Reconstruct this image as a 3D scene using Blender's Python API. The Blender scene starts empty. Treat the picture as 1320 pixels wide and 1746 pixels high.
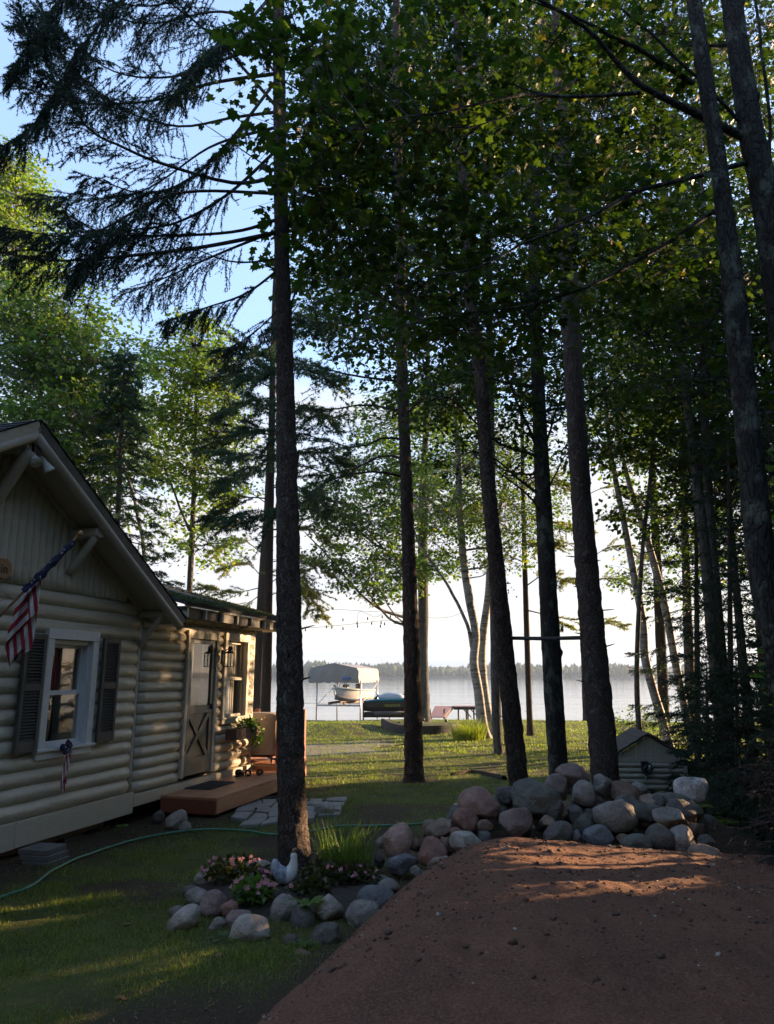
import bpy, bmesh, math, random
import numpy as np
from mathutils import Vector, Matrix

R = math.radians
scene = bpy.context.scene
col = scene.collection
RNG = np.random.default_rng(7)
random.seed(7)

# ------------------------------------------------------------------ camera
EYE = 1.65
FPX = 1250.0                                   # focal length in photo pixels (photo 1320 x 1746)
PITCH = math.atan((1152 - 873) / FPX)
CP, SP = math.cos(PITCH), math.sin(PITCH)
cam_d = bpy.data.cameras.new('camera')
cam = bpy.data.objects.new('camera', cam_d)
col.objects.link(cam)
cam.location = (0, 0, EYE)
cam.rotation_euler = (math.pi / 2 + PITCH, 0, 0)
cam_d.sensor_fit = 'VERTICAL'
cam_d.sensor_height = 36.0
cam_d.lens = FPX / 1746 * 36.0
cam_d.clip_start = 0.05
cam_d.clip_end = 9000
scene.camera = cam

# ------------------------------------------------------------------ sun, sky, exposure
SUN_AZ, SUN_EL = 60.0, 10.5                    # azimuth clockwise from +Y
SUN_DIR = np.array([math.sin(R(SUN_AZ)) * math.cos(R(SUN_EL)), math.cos(R(SUN_AZ)) * math.cos(R(SUN_EL)), math.sin(R(SUN_EL))])
sd = bpy.data.lights.new('sun', 'SUN')
sd.energy = 5.0
sd.angle = R(0.6)
sd.color = (1.0, 0.66, 0.37)
sun = bpy.data.objects.new('sun', sd)
col.objects.link(sun)
sun.location = tuple(SUN_DIR * 60)
sun.rotation_euler = Vector(SUN_DIR).to_track_quat('Z', 'Y').to_euler()

w = bpy.data.worlds.new('World')
scene.world = w
w.use_nodes = True
nt = w.node_tree
nt.nodes.clear()
N = nt.nodes.new
L = nt.links.new
out = N('ShaderNodeOutputWorld')
bg = N('ShaderNodeBackground')
bg.inputs['Strength'].default_value = 0.15
sky = N('ShaderNodeTexSky')
sky.sky_type = 'NISHITA'
sky.sun_disc = False
sky.sun_elevation = R(SUN_EL)
sky.sun_rotation = R(SUN_AZ)
sky.air_density = 1.0
sky.dust_density = 1.2
sky.ozone_density = 1.6
tc = N('ShaderNodeTexCoord')
sep = N('ShaderNodeSeparateXYZ')
L(tc.outputs['Generated'], sep.inputs[0])
mp = N('ShaderNodeMapping')
mp.inputs['Scale'].default_value = (1.0, 1.0, 5.0)
L(tc.outputs['Generated'], mp.inputs[0])
n1 = N('ShaderNodeTexNoise')
n1.inputs['Scale'].default_value = 1.7
n1.inputs['Detail'].default_value = 7
n1.inputs['Roughness'].default_value = 0.58
n1.inputs['Distortion'].default_value = 0.4
L(mp.outputs[0], n1.inputs['Vector'])
# cloud cover grows towards the horizon
cov = N('ShaderNodeMapRange')
cov.inputs['From Min'].default_value = 0.18
cov.inputs['From Max'].default_value = 0.52
cov.inputs['To Min'].default_value = 0.30
cov.inputs['To Max'].default_value = -0.22
cov.interpolation_type = 'SMOOTHSTEP'
L(sep.outputs['Z'], cov.inputs['Value'])
add = N('ShaderNodeMath')
add.operation = 'ADD'
L(n1.outputs['Fac'], add.inputs[0])
L(cov.outputs[0], add.inputs[1])
msk = N('ShaderNodeMapRange')
msk.interpolation_type = 'SMOOTHSTEP'
msk.inputs['From Min'].default_value = 0.42
msk.inputs['From Max'].default_value = 0.78
msk.inputs['To Max'].default_value = 0.93
L(add.outputs[0], msk.inputs['Value'])
# cloud colour: pale lavender above, cream band low down, blue-grey at the very horizon, faint streaks
cr = N('ShaderNodeValToRGB')
el = cr.color_ramp.elements
CLOUD = [(0.0, (0.60, 0.68, 0.80)), (0.020, (0.66, 0.72, 0.82)), (0.040, (0.90, 0.86, 0.82)), (0.075, (1.0, 0.94, 0.86)), (0.12, (0.86, 0.86, 0.90)), (0.17, (0.93, 0.91, 0.93)), (0.34, (0.88, 0.86, 0.88)), (0.6, (0.92, 0.89, 0.88))]
while len(el) < len(CLOUD):
    el.new(0.5)
for e_, (p_, c_) in zip(el, CLOUD):
    e_.position = p_
    e_.color = (*c_, 1)
mp2 = N('ShaderNodeMapping')
mp2.inputs['Scale'].default_value = (1.2, 1.2, 22.0)
L(tc.outputs['Generated'], mp2.inputs[0])
n2 = N('ShaderNodeTexNoise')
n2.inputs['Scale'].default_value = 1.6
n2.inputs['Detail'].default_value = 4
L(mp2.outputs[0], n2.inputs['Vector'])
jit = N('ShaderNodeMath')
jit.operation = 'MULTIPLY_ADD'
jit.inputs[1].default_value = 0.11
L(n2.outputs['Fac'], jit.inputs[0])
jit2 = N('ShaderNodeMath')
jit2.operation = 'ADD'
jit2.inputs[1].default_value = -0.055
L(sep.outputs['Z'], jit2.inputs[0])
L(jit2.outputs[0], jit.inputs[2])
L(jit.outputs[0], cr.inputs['Fac'])
cm = N('ShaderNodeVectorMath')
cm.operation = 'SCALE'
cm.inputs['Scale'].default_value = 2.0
L(cr.outputs['Color'], cm.inputs[0])
mix = N('ShaderNodeMix')
mix.data_type = 'RGBA'
L(msk.outputs[0], mix.inputs['Factor'])
veil = N('ShaderNodeMix')
veil.data_type = 'RGBA'
veil.inputs['Factor'].default_value = 0.5
L(sky.outputs['Color'], veil.inputs['A'])
veil.inputs['B'].default_value = (1.2, 1.75, 3.0, 1)
L(veil.outputs['Result'], mix.inputs['A'])
L(cm.outputs[0], mix.inputs['B'])
L(mix.outputs['Result'], bg.inputs['Color'])
L(bg.outputs[0], out.inputs['Surface'])

vs = scene.view_settings
vs.view_transform = 'Standard'
vs.look = 'None'
vs.gamma = 1
vs.use_curve_mapping = False
vs.exposure = 1.9
cy = scene.cycles
cy.max_bounces = 6
cy.diffuse_bounces = 3
cy.glossy_bounces = 3
cy.transmission_bounces = 4
cy.volume_bounces = 0
cy.caustics_reflective = False
cy.caustics_refractive = False
cy.sample_clamp_indirect = 4
try:
    cy.use_denoising = True
    cy.denoiser = 'OPENIMAGEDENOISE'
    cy.denoising_prefilter = 'ACCURATE'
except Exception:
    pass

# ------------------------------------------------------------------ view helpers
def ray(px, py):
    x = (px - 660) / FPX
    v = (873 - py) / FPX
    return x, CP - v * SP, SP + v * CP

def at(px, py, D):
    x, y, z = ray(px, py)
    t = D / y
    return np.array((x * t, D, EYE + z * t))

def pxm(D):                                    # photo pixels to metres at distance D (about)
    return D / (FPX * 1.04)

def hash3(ix, iy, iz, seed):
    n = (ix * 374761393 + iy * 668265263 + iz * 2147483647 + seed * 1274126177) & 0xffffffff
    n = ((n ^ (n >> 13)) * 1274126177) & 0xffffffff
    n = (n ^ (n >> 16)) & 0xffffffff
    return n / 4294967295.0

def vnoise(p, seed=0):
    p = np.asarray(p, float)
    i = np.floor(p).astype(np.int64)
    f = p - i
    f = f * f * (3 - 2 * f)
    r = 0
    for dx in (0, 1):
        wx = f[..., 0] if dx else 1 - f[..., 0]
        for dy in (0, 1):
            wy = f[..., 1] if dy else 1 - f[..., 1]
            for dz in (0, 1):
                wz = f[..., 2] if dz else 1 - f[..., 2]
                r = r + wx * wy * wz * hash3(i[..., 0] + dx, i[..., 1] + dy, i[..., 2] + dz, seed)
    return r * 2 - 1

def fbm(p, seed=0, octv=4, gain=0.5):
    p = np.asarray(p, float)
    a, s, r = 1.0, 0.0, 0
    for o in range(octv):
        r = r + a * vnoise(p * (2.03 ** o) + 17.3 * o, seed + o)
        s += a
        a *= gain
    return r / s

def fbm2(x, y, sc, seed=0, octv=4):
    return fbm(np.stack([np.asarray(x) * sc, np.asarray(y) * sc, np.zeros_like(np.asarray(x, float))], -1), seed, octv)

def sstep(a, b, x):
    t = np.clip((np.asarray(x, float) - a) / (b - a), 0, 1)
    return t * t * (3 - 2 * t)

def shore_y(x):
    x = np.asarray(x, float)
    return 43.5 + 0.6 * np.sin(x * 0.35) + 0.4 * np.sin(x * 1.1 + 1) - 0.5 * np.clip(x - 9, 0, 60) * 0.55

def ground_z(x, y):
    x = np.asarray(x, float)
    y = np.asarray(y, float)
    z = np.where(y < 14, -0.02 * np.clip(y, -60, 14), -0.28 - 0.016 * (y - 14))
    z = np.where(y < 0, 0.0, z)
    z = z + 0.05 * fbm2(x, y, 0.35, 3, 3) + 0.018 * fbm2(x, y, 1.6, 5, 3) * sstep(60, 20, y)
    # the worn bank left of the raised bed
    z = z + 0.30 * np.exp(-(((x + 1.6) / 1.6) ** 2 + ((y - 30.5) / 2.6) ** 2)) + 0.22 * np.exp(-(((x + 4.5) / 3.0) ** 2 + ((y - 33) / 3) ** 2))
    # earth heaped under the boulders
    z = z + 0.30 * np.exp(-np.clip(np.abs(y - 7.75 - 0.10 * (x - 0.5)) - 0.15, 0, 9) ** 2 / 0.16) * sstep(0.2, 0.9, x) * sstep(4.3, 3.4, x)
    sy = shore_y(x)
    return z - 1.3 * sstep(sy - 2.0, sy + 2.0, y) - 2.0 * sstep(sy + 1, sy + 12, y)

def gz(x, y):
    return float(ground_z(np.array([x]), np.array([y]))[0])

def on_ground(px, py, D0=6.0):
    x, y, z = ray(px, py)
    D = D0
    for _ in range(60):
        zz = gz(x / y * D, D)
        D = 0.5 * D + 0.5 * max(2.0, min(60.0, (zz - EYE) / z * y if z < -1e-4 else 60))
    return np.array((x / y * D, D, gz(x / y * D, D)))

# ------------------------------------------------------------------ object helpers
def link(o, parent=None):
    col.objects.link(o)
    if parent is not None:
        o.parent = parent
    return o

def tag(o, label=None, cat=None, group=None, kind=None):
    if label:
        o['label'] = label
    if cat:
        o['category'] = cat
    if group:
        o['group'] = group
    if kind:
        o['kind'] = kind
    return o

def empty(name, loc=(0, 0, 0), rz=0.0, label=None, cat=None, group=None):
    o = bpy.data.objects.new(name, None)
    o.empty_display_size = 0.2
    link(o)
    o.location = tuple(float(c) for c in loc)
    o.rotation_euler = (0, 0, rz)
    return tag(o, label, cat, group)

def copy_tree(o, parent=None):
    c = o.copy()
    link(c, parent)
    for ch in list(o.children):
        copy_tree(ch, c)
    return c

def np_mesh(name, V, F, mat=None, parent=None, smooth=False, loc=None, kind=None, mats=None, midx=None):
    """V (n,3), F (m,k) all faces with k corners -> one object"""
    V = np.ascontiguousarray(V, np.float32)
    F = np.ascontiguousarray(F, np.int32)
    me = bpy.data.meshes.new(name)
    me.vertices.add(len(V))
    me.vertices.foreach_set('co', V.ravel())
    k = F.shape[1]
    me.loops.add(F.size)
    me.loops.foreach_set('vertex_index', F.ravel())
    me.polygons.add(len(F))
    me.polygons.foreach_set('loop_start', np.arange(0, F.size, k, dtype=np.int32))
    if smooth:
        me.polygons.foreach_set('use_smooth', np.ones(len(F), bool))
    for m in (mats or ([mat] if mat else [])):
        me.materials.append(m)
    if midx is not None:
        me.polygons.foreach_set('material_index', np.ascontiguousarray(midx, np.int32))
    me.update(calc_edges=True)
    o = bpy.data.objects.new(name, me)
    link(o, parent)
    if loc is not None:
        o.location = tuple(float(c) for c in loc)
    if kind:
        o['kind'] = kind
    return o

def ribbon_geo(P0, P1, r0, r1, seed=0):
    """many far thin twigs as single narrow strips -> V, F(quads)"""
    P0, P1 = np.asarray(P0, float), np.asarray(P1, float)
    n = len(P0)
    rg = np.random.default_rng(seed)
    A = np.cross(P1 - P0, rg.normal(size=(n, 3)))
    A /= np.linalg.norm(A, axis=1)[:, None] + 1e-9
    a0 = A * np.broadcast_to(np.asarray(r0, float), (n,))[:, None]
    a1 = A * np.broadcast_to(np.asarray(r1, float), (n,))[:, None]
    return np.stack([P0 - a0, P0 + a0, P1 + a1, P1 - a1], 1).reshape(-1, 3), np.arange(4 * n).reshape(-1, 4)

class MB:
    """collects simple shapes, builds them as ONE mesh object"""
    def __init__(self):
        self.v, self.f, self.s = [], [], []
        self.n = 0
    def raw(self, V, F, smooth=False):
        V = [tuple(map(float, v)) for v in V]
        self.v += V
        for f in F:
            self.f.append(tuple(int(i) + self.n for i in f))
            self.s.append(smooth)
        self.n += len(V)
        return self
    def box(self, a, b):
        (x0, y0, z0), (x1, y1, z1) = a, b
        x0, x1 = min(x0, x1), max(x0, x1)
        y0, y1 = min(y0, y1), max(y0, y1)
        z0, z1 = min(z0, z1), max(z0, z1)
        V = [(x0, y0, z0), (x1, y0, z0), (x1, y1, z0), (x0, y1, z0), (x0, y0, z1), (x1, y0, z1), (x1, y1, z1), (x0, y1, z1)]
        return self.raw(V, [(3, 2, 1, 0), (4, 5, 6, 7), (0, 1, 5, 4), (1, 2, 6, 5), (2, 3, 7, 6), (3, 0, 4, 7)])
    def bar(self, p, q, wd, th, up=(0, 0, 1)):
        """rectangular bar from p to q"""
        p, q, up = Vector(p), Vector(q), Vector(up)
        d = (q - p).normalized()
        s = d.cross(up)
        if s.length < 1e-4:
            s = d.cross(Vector((1, 0, 0)))
        s.normalize()
        u = s.cross(d).normalized()
        V = []
        for c in (p, q):
            for a, b in ((-1, -1), (1, -1), (1, 1), (-1, 1)):
                V.append(c + s * (a * wd / 2) + u * (b * th / 2))
        return self.raw(V, [(3, 2, 1, 0), (4, 5, 6, 7), (0, 1, 5, 4), (1, 2, 6, 5), (2, 3, 7, 6), (3, 0, 4, 7)])
    def tube(self, path, rad, sides=8, caps=True, smooth=True):
        V, F = tube_geo(path, rad, sides)
        n = len(path)
        self.raw(V, F, smooth)
        if caps:
            b = self.n - len(V)
            self.f.append(tuple(b + i for i in range(sides))[::-1])
            self.s.append(False)
            self.f.append(tuple(b + (n - 1) * sides + i for i in range(sides)))
            self.s.append(False)
        return self
    def prism(self, poly, ax, h0, h1):
        """polygon (list of 2D) extruded along axis ax from h0 to h1"""
        V = []
        for h in (h0, h1):
            for a, b in poly:
                p = [a, b]
                p.insert(ax, h)
                V.append(p)
        n = len(poly)
        F = [tuple(range(n))[::-1], tuple(range(n, 2 * n))] + [(i, (i + 1) % n, n + (i + 1) % n, n + i) for i in range(n)]
        return self.raw(V, F)
    def build(self, name, mat=None, parent=None, loc=None, kind=None, bevel=0.0):
        me = bpy.data.meshes.new(name)
        me.from_pydata(self.v, [], self.f)
        me.polygons.foreach_set('use_smooth', self.s)
        if mat:
            me.materials.append(mat)
        if bevel > 0:
            bm = bmesh.new()
            bm.from_mesh(me)
            bmesh.ops.recalc_face_normals(bm, faces=bm.faces)
            bmesh.ops.bevel(bm, geom=[e for e in bm.edges if len(e.link_faces) == 2 and e.calc_face_angle(0) > 0.6], offset=bevel, segments=1, affect='EDGES')
            bm.to_mesh(me)
            bm.free()
        me.update()
        o = bpy.data.objects.new(name, me)
        link(o, parent)
        if loc is not None:
            o.location = tuple(float(c) for c in loc)
        if kind:
            o['kind'] = kind
        return o

def frames(P):
    P = np.asarray(P, float)
    T = np.gradient(P, axis=0)
    T /= np.linalg.norm(T, axis=1)[:, None] + 1e-12
    ref = np.array((1.0, 0, 0)) if abs(T[0][0]) < 0.8 else np.array((0, 1.0, 0))
    A = np.zeros_like(P)
    a = ref - T[0] * ref.dot(T[0])
    a /= np.linalg.norm(a)
    for i in range(len(P)):
        a = a - T[i] * a.dot(T[i])
        a /= np.linalg.norm(a) + 1e-12
        A[i] = a
    return T, A, np.cross(T, A)

def tube_geo(path, rad, sides=8, noise=0.0, nsc=4.0, seed=0, lobes=None):
    P = np.asarray(path, float)
    n = len(P)
    r = np.full(n, rad) if np.isscalar(rad) else np.asarray(rad, float)
    T, A, B = frames(P)
    th = np.arange(sides) / sides * 2 * math.pi
    rr = np.repeat(r[:, None], sides, 1)
    if lobes is not None:
        rr = rr * lobes(np.repeat(th[None], n, 0), np.repeat(np.arange(n)[:, None] / max(1, n - 1), sides, 1))
    V = P[:, None] + rr[..., None] * (np.cos(th)[None, :, None] * A[:, None] + np.sin(th)[None, :, None] * B[:, None])
    if noise:
        Dv = V - P[:, None]
        k = 1 + noise * fbm(V * np.array((nsc, nsc, nsc * 0.45)), seed, 4, 0.6)
        V = P[:, None] + Dv * k[..., None]
    V = V.reshape(-1, 3)
    i = np.arange(n - 1)[:, None] * sides
    j = np.arange(sides)[None]
    j2 = (j + 1) % sides
    F = np.stack([i + j, i + j2, i + sides + j2, i + sides + j], -1).reshape(-1, 4)
    return V, F

def smooth_path(P, n):
    """Catmull-Rom through the points (columns may hold more than 3 numbers)"""
    P = np.asarray(P, float)
    if len(P) == 2:
        t = np.linspace(0, 1, n)[:, None]
        return P[0] * (1 - t) + P[1] * t
    Q = np.vstack([2 * P[0] - P[1], P, 2 * P[-1] - P[-2]])
    m = len(P) - 1
    res = []
    for t in np.linspace(0, m - 1e-6, n):
        i = int(t)
        f = t - i
        p0, p1, p2, p3 = Q[i], Q[i + 1], Q[i + 2], Q[i + 3]
        res.append(0.5 * (2 * p1 + (p2 - p0) * f + (2 * p0 - 5 * p1 + 4 * p2 - p3) * f * f + (3 * p1 - p0 - 3 * p2 + p3) * f ** 3))
    return np.array(res)

def segs_geo(P0, P1, r0, r1, sides=3):
    """many straight thin sticks, vectorised -> V, F(quads)"""
    P0, P1 = np.asarray(P0, float), np.asarray(P1, float)
    n = len(P0)
    T = P1 - P0
    T /= np.linalg.norm(T, axis=1)[:, None] + 1e-9
    ref = np.where(np.abs(T[:, 2:3]) < 0.9, np.array([[0, 0, 1.0]]), np.array([[1.0, 0, 0]]))
    A = np.cross(T, ref)
    A /= np.linalg.norm(A, axis=1)[:, None] + 1e-9
    B = np.cross(T, A)
    r0 = np.broadcast_to(np.asarray(r0, float), (n,))
    r1 = np.broadcast_to(np.asarray(r1, float), (n,))
    th = np.arange(sides) / sides * 2 * math.pi
    d = np.cos(th)[None, :, None] * A[:, None] + np.sin(th)[None, :, None] * B[:, None]
    V = np.concatenate([P0[:, None] + d * r0[:, None, None], P1[:, None] + d * r1[:, None, None]], 1).reshape(-1, 3)
    b = np.arange(n)[:, None] * (2 * sides)
    j = np.arange(sides)[None]
    j2 = (j + 1) % sides
    F = np.stack([b + j, b + j2, b + sides + j2, b + sides + j], -1).reshape(-1, 4)
    return V, F

def unit(v):
    v = np.asarray(v, float)
    return v / (np.linalg.norm(v, axis=-1, keepdims=True) + 1e-12)

def stamp(tv, tf, pos, xdir, nor, size):
    """copies a small template (x forward, z up) to many places -> V, F"""
    n, k = len(pos), len(tv)
    X = unit(xdir)
    Z = nor - X * np.sum(nor * X, -1, keepdims=True)
    Z = unit(Z)
    Y = np.cross(Z, X)
    s = np.asarray(size, float)
    s = s[:, None, None] if s.ndim == 1 else s[:, None, :]
    tv = tv[None] * s
    V = pos[:, None] + tv[..., 0:1] * X[:, None] + tv[..., 1:2] * Y[:, None] + tv[..., 2:3] * Z[:, None]
    F = (np.arange(n)[:, None, None] * k + tf[None]).reshape(-1, tf.shape[1])
    return V.reshape(-1, 3), F
# ------------------------------------------------------------------ materials
def new_mat(name):
    m = bpy.data.materials.new(name)
    m.use_nodes = True
    t = m.node_tree
    t.nodes.clear()
    o = t.nodes.new('ShaderNodeOutputMaterial')
    return m, t, o

def coords(t, stretch=(1, 1, 1), kind='Object'):
    a = t.nodes.new('ShaderNodeTexCoord')
    b = t.nodes.new('ShaderNodeMapping')
    b.inputs['Scale'].default_value = stretch
    t.links.new(a.outputs[kind], b.inputs[0])
    return b.outputs[0]

def noise(t, vec, scale, detail=4, rough=0.55, dist=0.0):
    n = t.nodes.new('ShaderNodeTexNoise')
    n.inputs['Scale'].default_value = scale
    n.inputs['Detail'].default_value = detail
    n.inputs['Roughness'].default_value = rough
    n.inputs['Distortion'].default_value = dist
    t.links.new(vec, n.inputs['Vector'])
    return n.outputs['Fac']

def ramp(t, fac, stops):
    r = t.nodes.new('ShaderNodeValToRGB')
    e = r.color_ramp.elements
    while len(e) < len(stops):
        e.new(0.5)
    for k, (p, c) in zip(e, stops):
        k.position = p
        k.color = (*c, 1) if len(c) == 3 else c
    t.links.new(fac, r.inputs['Fac'])
    return r.outputs['Color']

def rng_map(t, v, a, b, c=0.0, d=1.0):
    m = t.nodes.new('ShaderNodeMapRange')
    for k, x in zip(('From Min', 'From Max', 'To Min', 'To Max'), (a, b, c, d)):
        m.inputs[k].default_value = x
    t.links.new(v, m.inputs['Value'])
    return m.outputs[0]

def cmix(t, f, a, b, mode='MIX'):
    m = t.nodes.new('ShaderNodeMix')
    m.data_type = 'RGBA'
    m.blend_type = mode
    for s, v in (('Factor', f), ('A', a), ('B', b)):
        if isinstance(v, (int, float)):
            m.inputs[s].default_value = v
        elif isinstance(v, tuple):
            m.inputs[s].default_value = (*v, 1)
        else:
            t.links.new(v, m.inputs[s])
    return m.outputs['Result']

def bump(t, h, strength, dist=0.02, prev=None):
    b = t.nodes.new('ShaderNodeBump')
    b.inputs['Strength'].default_value = strength
    b.inputs['Distance'].default_value = dist
    t.links.new(h, b.inputs['Height'])
    if prev is not None:
        t.links.new(prev, b.inputs['Normal'])
    return b.outputs[0]

def princ(t, o, color, rough=0.6, normal=None, metal=0.0, spec=0.5, **kw):
    p = t.nodes.new('ShaderNodeBsdfPrincipled')
    if isinstance(color, tuple):
        p.inputs['Base Color'].default_value = (*color, 1)
    else:
        t.links.new(color, p.inputs['Base Color'])
    if isinstance(rough, (int, float)):
        p.inputs['Roughness'].default_value = rough
    else:
        t.links.new(rough, p.inputs['Roughness'])
    p.inputs['Metallic'].default_value = metal
    p.inputs['Specular IOR Level'].default_value = spec
    for k, v in kw.items():
        p.inputs[k].default_value = v
    if normal is not None:
        t.links.new(normal, p.inputs['Normal'])
    t.links.new(p.outputs[0], o.inputs['Surface'])
    return p

def surf(name, c1, c2, scale=6.0, rough=0.6, bmp=0.2, bscale=None, stretch=(1, 1, 1), bdist=0.01, metal=0.0, spec=0.5, c3=None, detail=5):
    """general two/three tone surface with grain relief"""
    m, t, o = new_mat(name)
    v = coords(t, stretch)
    a = noise(t, v, scale, detail, 0.6)
    c = ramp(t, a, [(0.32, c1), (0.68, c2)] if c3 is None else [(0.28, c1), (0.52, c2), (0.74, c3)])
    nb = noise(t, v, bscale or scale * 5, 5, 0.6)
    c = cmix(t, rng_map(t, nb, 0.3, 0.75, 0.0, 0.35), c, tuple(x * 0.55 for x in c1))
    r = rng_map(t, nb, 0.3, 0.7, max(0.02, rough - 0.08), min(1, rough + 0.08))
    princ(t, o, c, r, bump(t, nb, bmp, bdist) if bmp else None, metal, spec)
    return m

def bark(name, dark, mid, light, lichen=None, lich=0.0, vscale=9.0, strength=0.9, dist=0.03, stretch=(1, 1, 0.32)):
    m, t, o = new_mat(name)
    v = coords(t, stretch)
    vo = t.nodes.new('ShaderNodeTexVoronoi')
    vo.feature = 'DISTANCE_TO_EDGE'
    vo.inputs['Scale'].default_value = vscale
    nz = noise(t, v, vscale * 0.8, 4, 0.6)
    wv = t.nodes.new('ShaderNodeVectorMath')
    wv.operation = 'ADD'
    sc = t.nodes.new('ShaderNodeVectorMath')
    sc.operation = 'SCALE'
    sc.inputs['Scale'].default_value = 0.18
    nv = t.nodes.new('ShaderNodeTexNoise')
    nv.inputs['Scale'].default_value = vscale * 0.9
    t.links.new(v, nv.inputs['Vector'])
    t.links.new(nv.outputs['Color'], sc.inputs[0])
    t.links.new(v, wv.inputs[0])
    t.links.new(sc.outputs[0], wv.inputs[1])
    t.links.new(wv.outputs[0], vo.inputs['Vector'])
    plate = rng_map(t, vo.outputs['Distance'], 0.0, 0.16)
    fine = noise(t, v, vscale * 6, 5, 0.65)
    c = ramp(t, nz, [(0.3, mid), (0.7, light)])
    c = cmix(t, rng_map(t, fine, 0.35, 0.7, 0.0, 0.6), c, dark)
    c = cmix(t, rng_map(t, plate, 0.0, 0.6, 0.75, 0.0), c, dark)
    if lichen:
        lz = noise(t, coords(t, (1, 1, 0.7)), 5.0, 6, 0.65)
        c = cmix(t, rng_map(t, lz, 0.62 - lich * 0.3, 0.70 - lich * 0.3), c, lichen)
    b1 = bump(t, plate, strength, dist)
    b2 = bump(t, fine, strength * 0.5, dist * 0.5, b1)
    princ(t, o, c, 0.9, b2, 0, 0.2)
    return m

def leaf_mat(name, dark, light, warm=None, trans=0.45, rough=0.5, warm_amt=0.08):
    m, t, o = new_mat(name)
    g = t.nodes.new('ShaderNodeNewGeometry')
    rnd = g.outputs['Random Per Island']
    pos = t.nodes.new('ShaderNodeTexCoord').outputs['Object']
    st = [(0.0, dark), (0.9 - warm_amt, light)]
    if warm:
        st += [(0.97 - warm_amt * 0.5, light), (1.0, warm)]
    c = ramp(t, rnd, st)
    big = noise(t, pos, 0.6, 3)
    c = cmix(t, rng_map(t, big, 0.35, 0.7, 0.0, 0.5), c, dark)
    d = t.nodes.new('ShaderNodeBsdfPrincipled')
    t.links.new(c, d.inputs['Base Color'])
    d.inputs['Roughness'].default_value = rough
    d.inputs['Specular IOR Level'].default_value = 0.3
    tr = t.nodes.new('ShaderNodeBsdfTranslucent')
    tcx = cmix(t, 1.0, c, (2.0, 2.5, 1.0), 'MULTIPLY')
    t.links.new(tcx, tr.inputs['Color'])
    ms = t.nodes.new('ShaderNodeMixShader')
    ms.inputs[0].default_value = trans
    t.links.new(d.outputs[0], ms.inputs[1])
    t.links.new(tr.outputs[0], ms.inputs[2])
    t.links.new(ms.outputs[0], o.inputs['Surface'])
    return m

M = {}
M['log_paint'] = surf('log_paint', (0.50, 0.435, 0.33), (0.60, 0.525, 0.405), 2.6, 0.40, 0.45, 11, (0.6, 1, 1), 0.012)
m, t, o = new_mat('log_paint')
v = coords(t, (0.55, 1, 1))
a = noise(t, v, 2.4, 5, 0.65)
f = noise(t, v, 26, 5, 0.65)
c = ramp(t, a, [(0.3, (0.52, 0.46, 0.36)), (0.7, (0.63, 0.565, 0.45))])
c = cmix(t, rng_map(t, f, 0.60, 0.72, 0.0, 0.35), c, (0.68, 0.63, 0.52))
c = cmix(t, rng_map(t, f, 0.40, 0.28, 0.0, 0.35), c, (0.26, 0.22, 0.165))
d1 = noise(t, v, 5.5, 4, 0.6, 0.5)
b = bump(t, d1, 0.55, 0.05)
b = bump(t, f, 0.30, 0.012, b)
princ(t, o, c, rng_map(t, a, 0.3, 0.7, 0.30, 0.48), b, 0, 0.5)
M['log_paint'] = m
M['board_paint'] = surf('board_paint', (0.54, 0.48, 0.375), (0.58, 0.52, 0.41), 1.0, 0.45, 0.12, 20, (0.4, 1, 1), 0.004)
M['pole_paint'] = surf('pole_paint', (0.50, 0.45, 0.38), (0.55, 0.50, 0.42), 2.0, 0.45, 0.15, 16, (1, 1, 1), 0.004)
M['trim_white'] = surf('trim_white', (0.70, 0.70, 0.70), (0.76, 0.76, 0.76), 3, 0.4, 0.08, 30)
M['trim_cream'] = surf('trim_cream', (0.58, 0.52, 0.42), (0.66, 0.60, 0.49), 4, 0.5, 0.2, 26, (1, 1, 0.3))
M['shutter'] = surf('shutter', (0.075, 0.07, 0.062), (0.11, 0.10, 0.09), 5, 0.6, 0.25, 30, (1, 1, 0.15))
M['door_paint'] = surf('door_paint', (0.085, 0.08, 0.072), (0.12, 0.113, 0.10), 4, 0.4, 0.2, 34, (1, 1, 0.2))
M['soffit'] = surf('soffit', (0.46, 0.40, 0.32), (0.51, 0.45, 0.36), 2, 0.6, 0.1)
M['shingle'] = surf('shingle', (0.035, 0.034, 0.036), (0.065, 0.062, 0.06), 9, 0.9, 0.5, 60)
M['shed_shingle'] = surf('shed_shingle', (0.06, 0.05, 0.045), (0.10, 0.085, 0.075), 9, 0.9, 0.5, 60)
M['shed_paint'] = surf('shed_paint', (0.40, 0.37, 0.29), (0.45, 0.42, 0.34), 2, 0.5, 0.12, 20)
M['black_metal'] = surf('black_metal', (0.012, 0.012, 0.013), (0.03, 0.03, 0.032), 8, 0.4, 0.1)
M['void_shade'] = surf('void_shade', (0.010, 0.009, 0.008), (0.016, 0.014, 0.012), 4, 0.95, 0.1)  # near-black, shade put into the colour
M['deck_wood'] = surf('deck_wood', (0.46, 0.19, 0.092), (0.57, 0.27, 0.135), 3.5, 0.5, 0.3, 30, (0.25, 1, 1), 0.004)
M['deck_shaded'] = surf('deck_shaded', (0.20, 0.055, 0.025), (0.28, 0.085, 0.04), 3.5, 0.5, 0.3, 30, (0.25, 1, 1), 0.004)  # same deck wood, shade painted in for faces turned from the light
M['rail_wood'] = surf('rail_wood', (0.22, 0.06, 0.03), (0.30, 0.09, 0.045), 3.5, 0.5, 0.3, 30, (1, 1, 0.2), 0.004)
M['mat_rubber'] = surf('mat_rubber', (0.03, 0.03, 0.03), (0.07, 0.07, 0.065), 30, 0.9, 0.8, 60)
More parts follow.
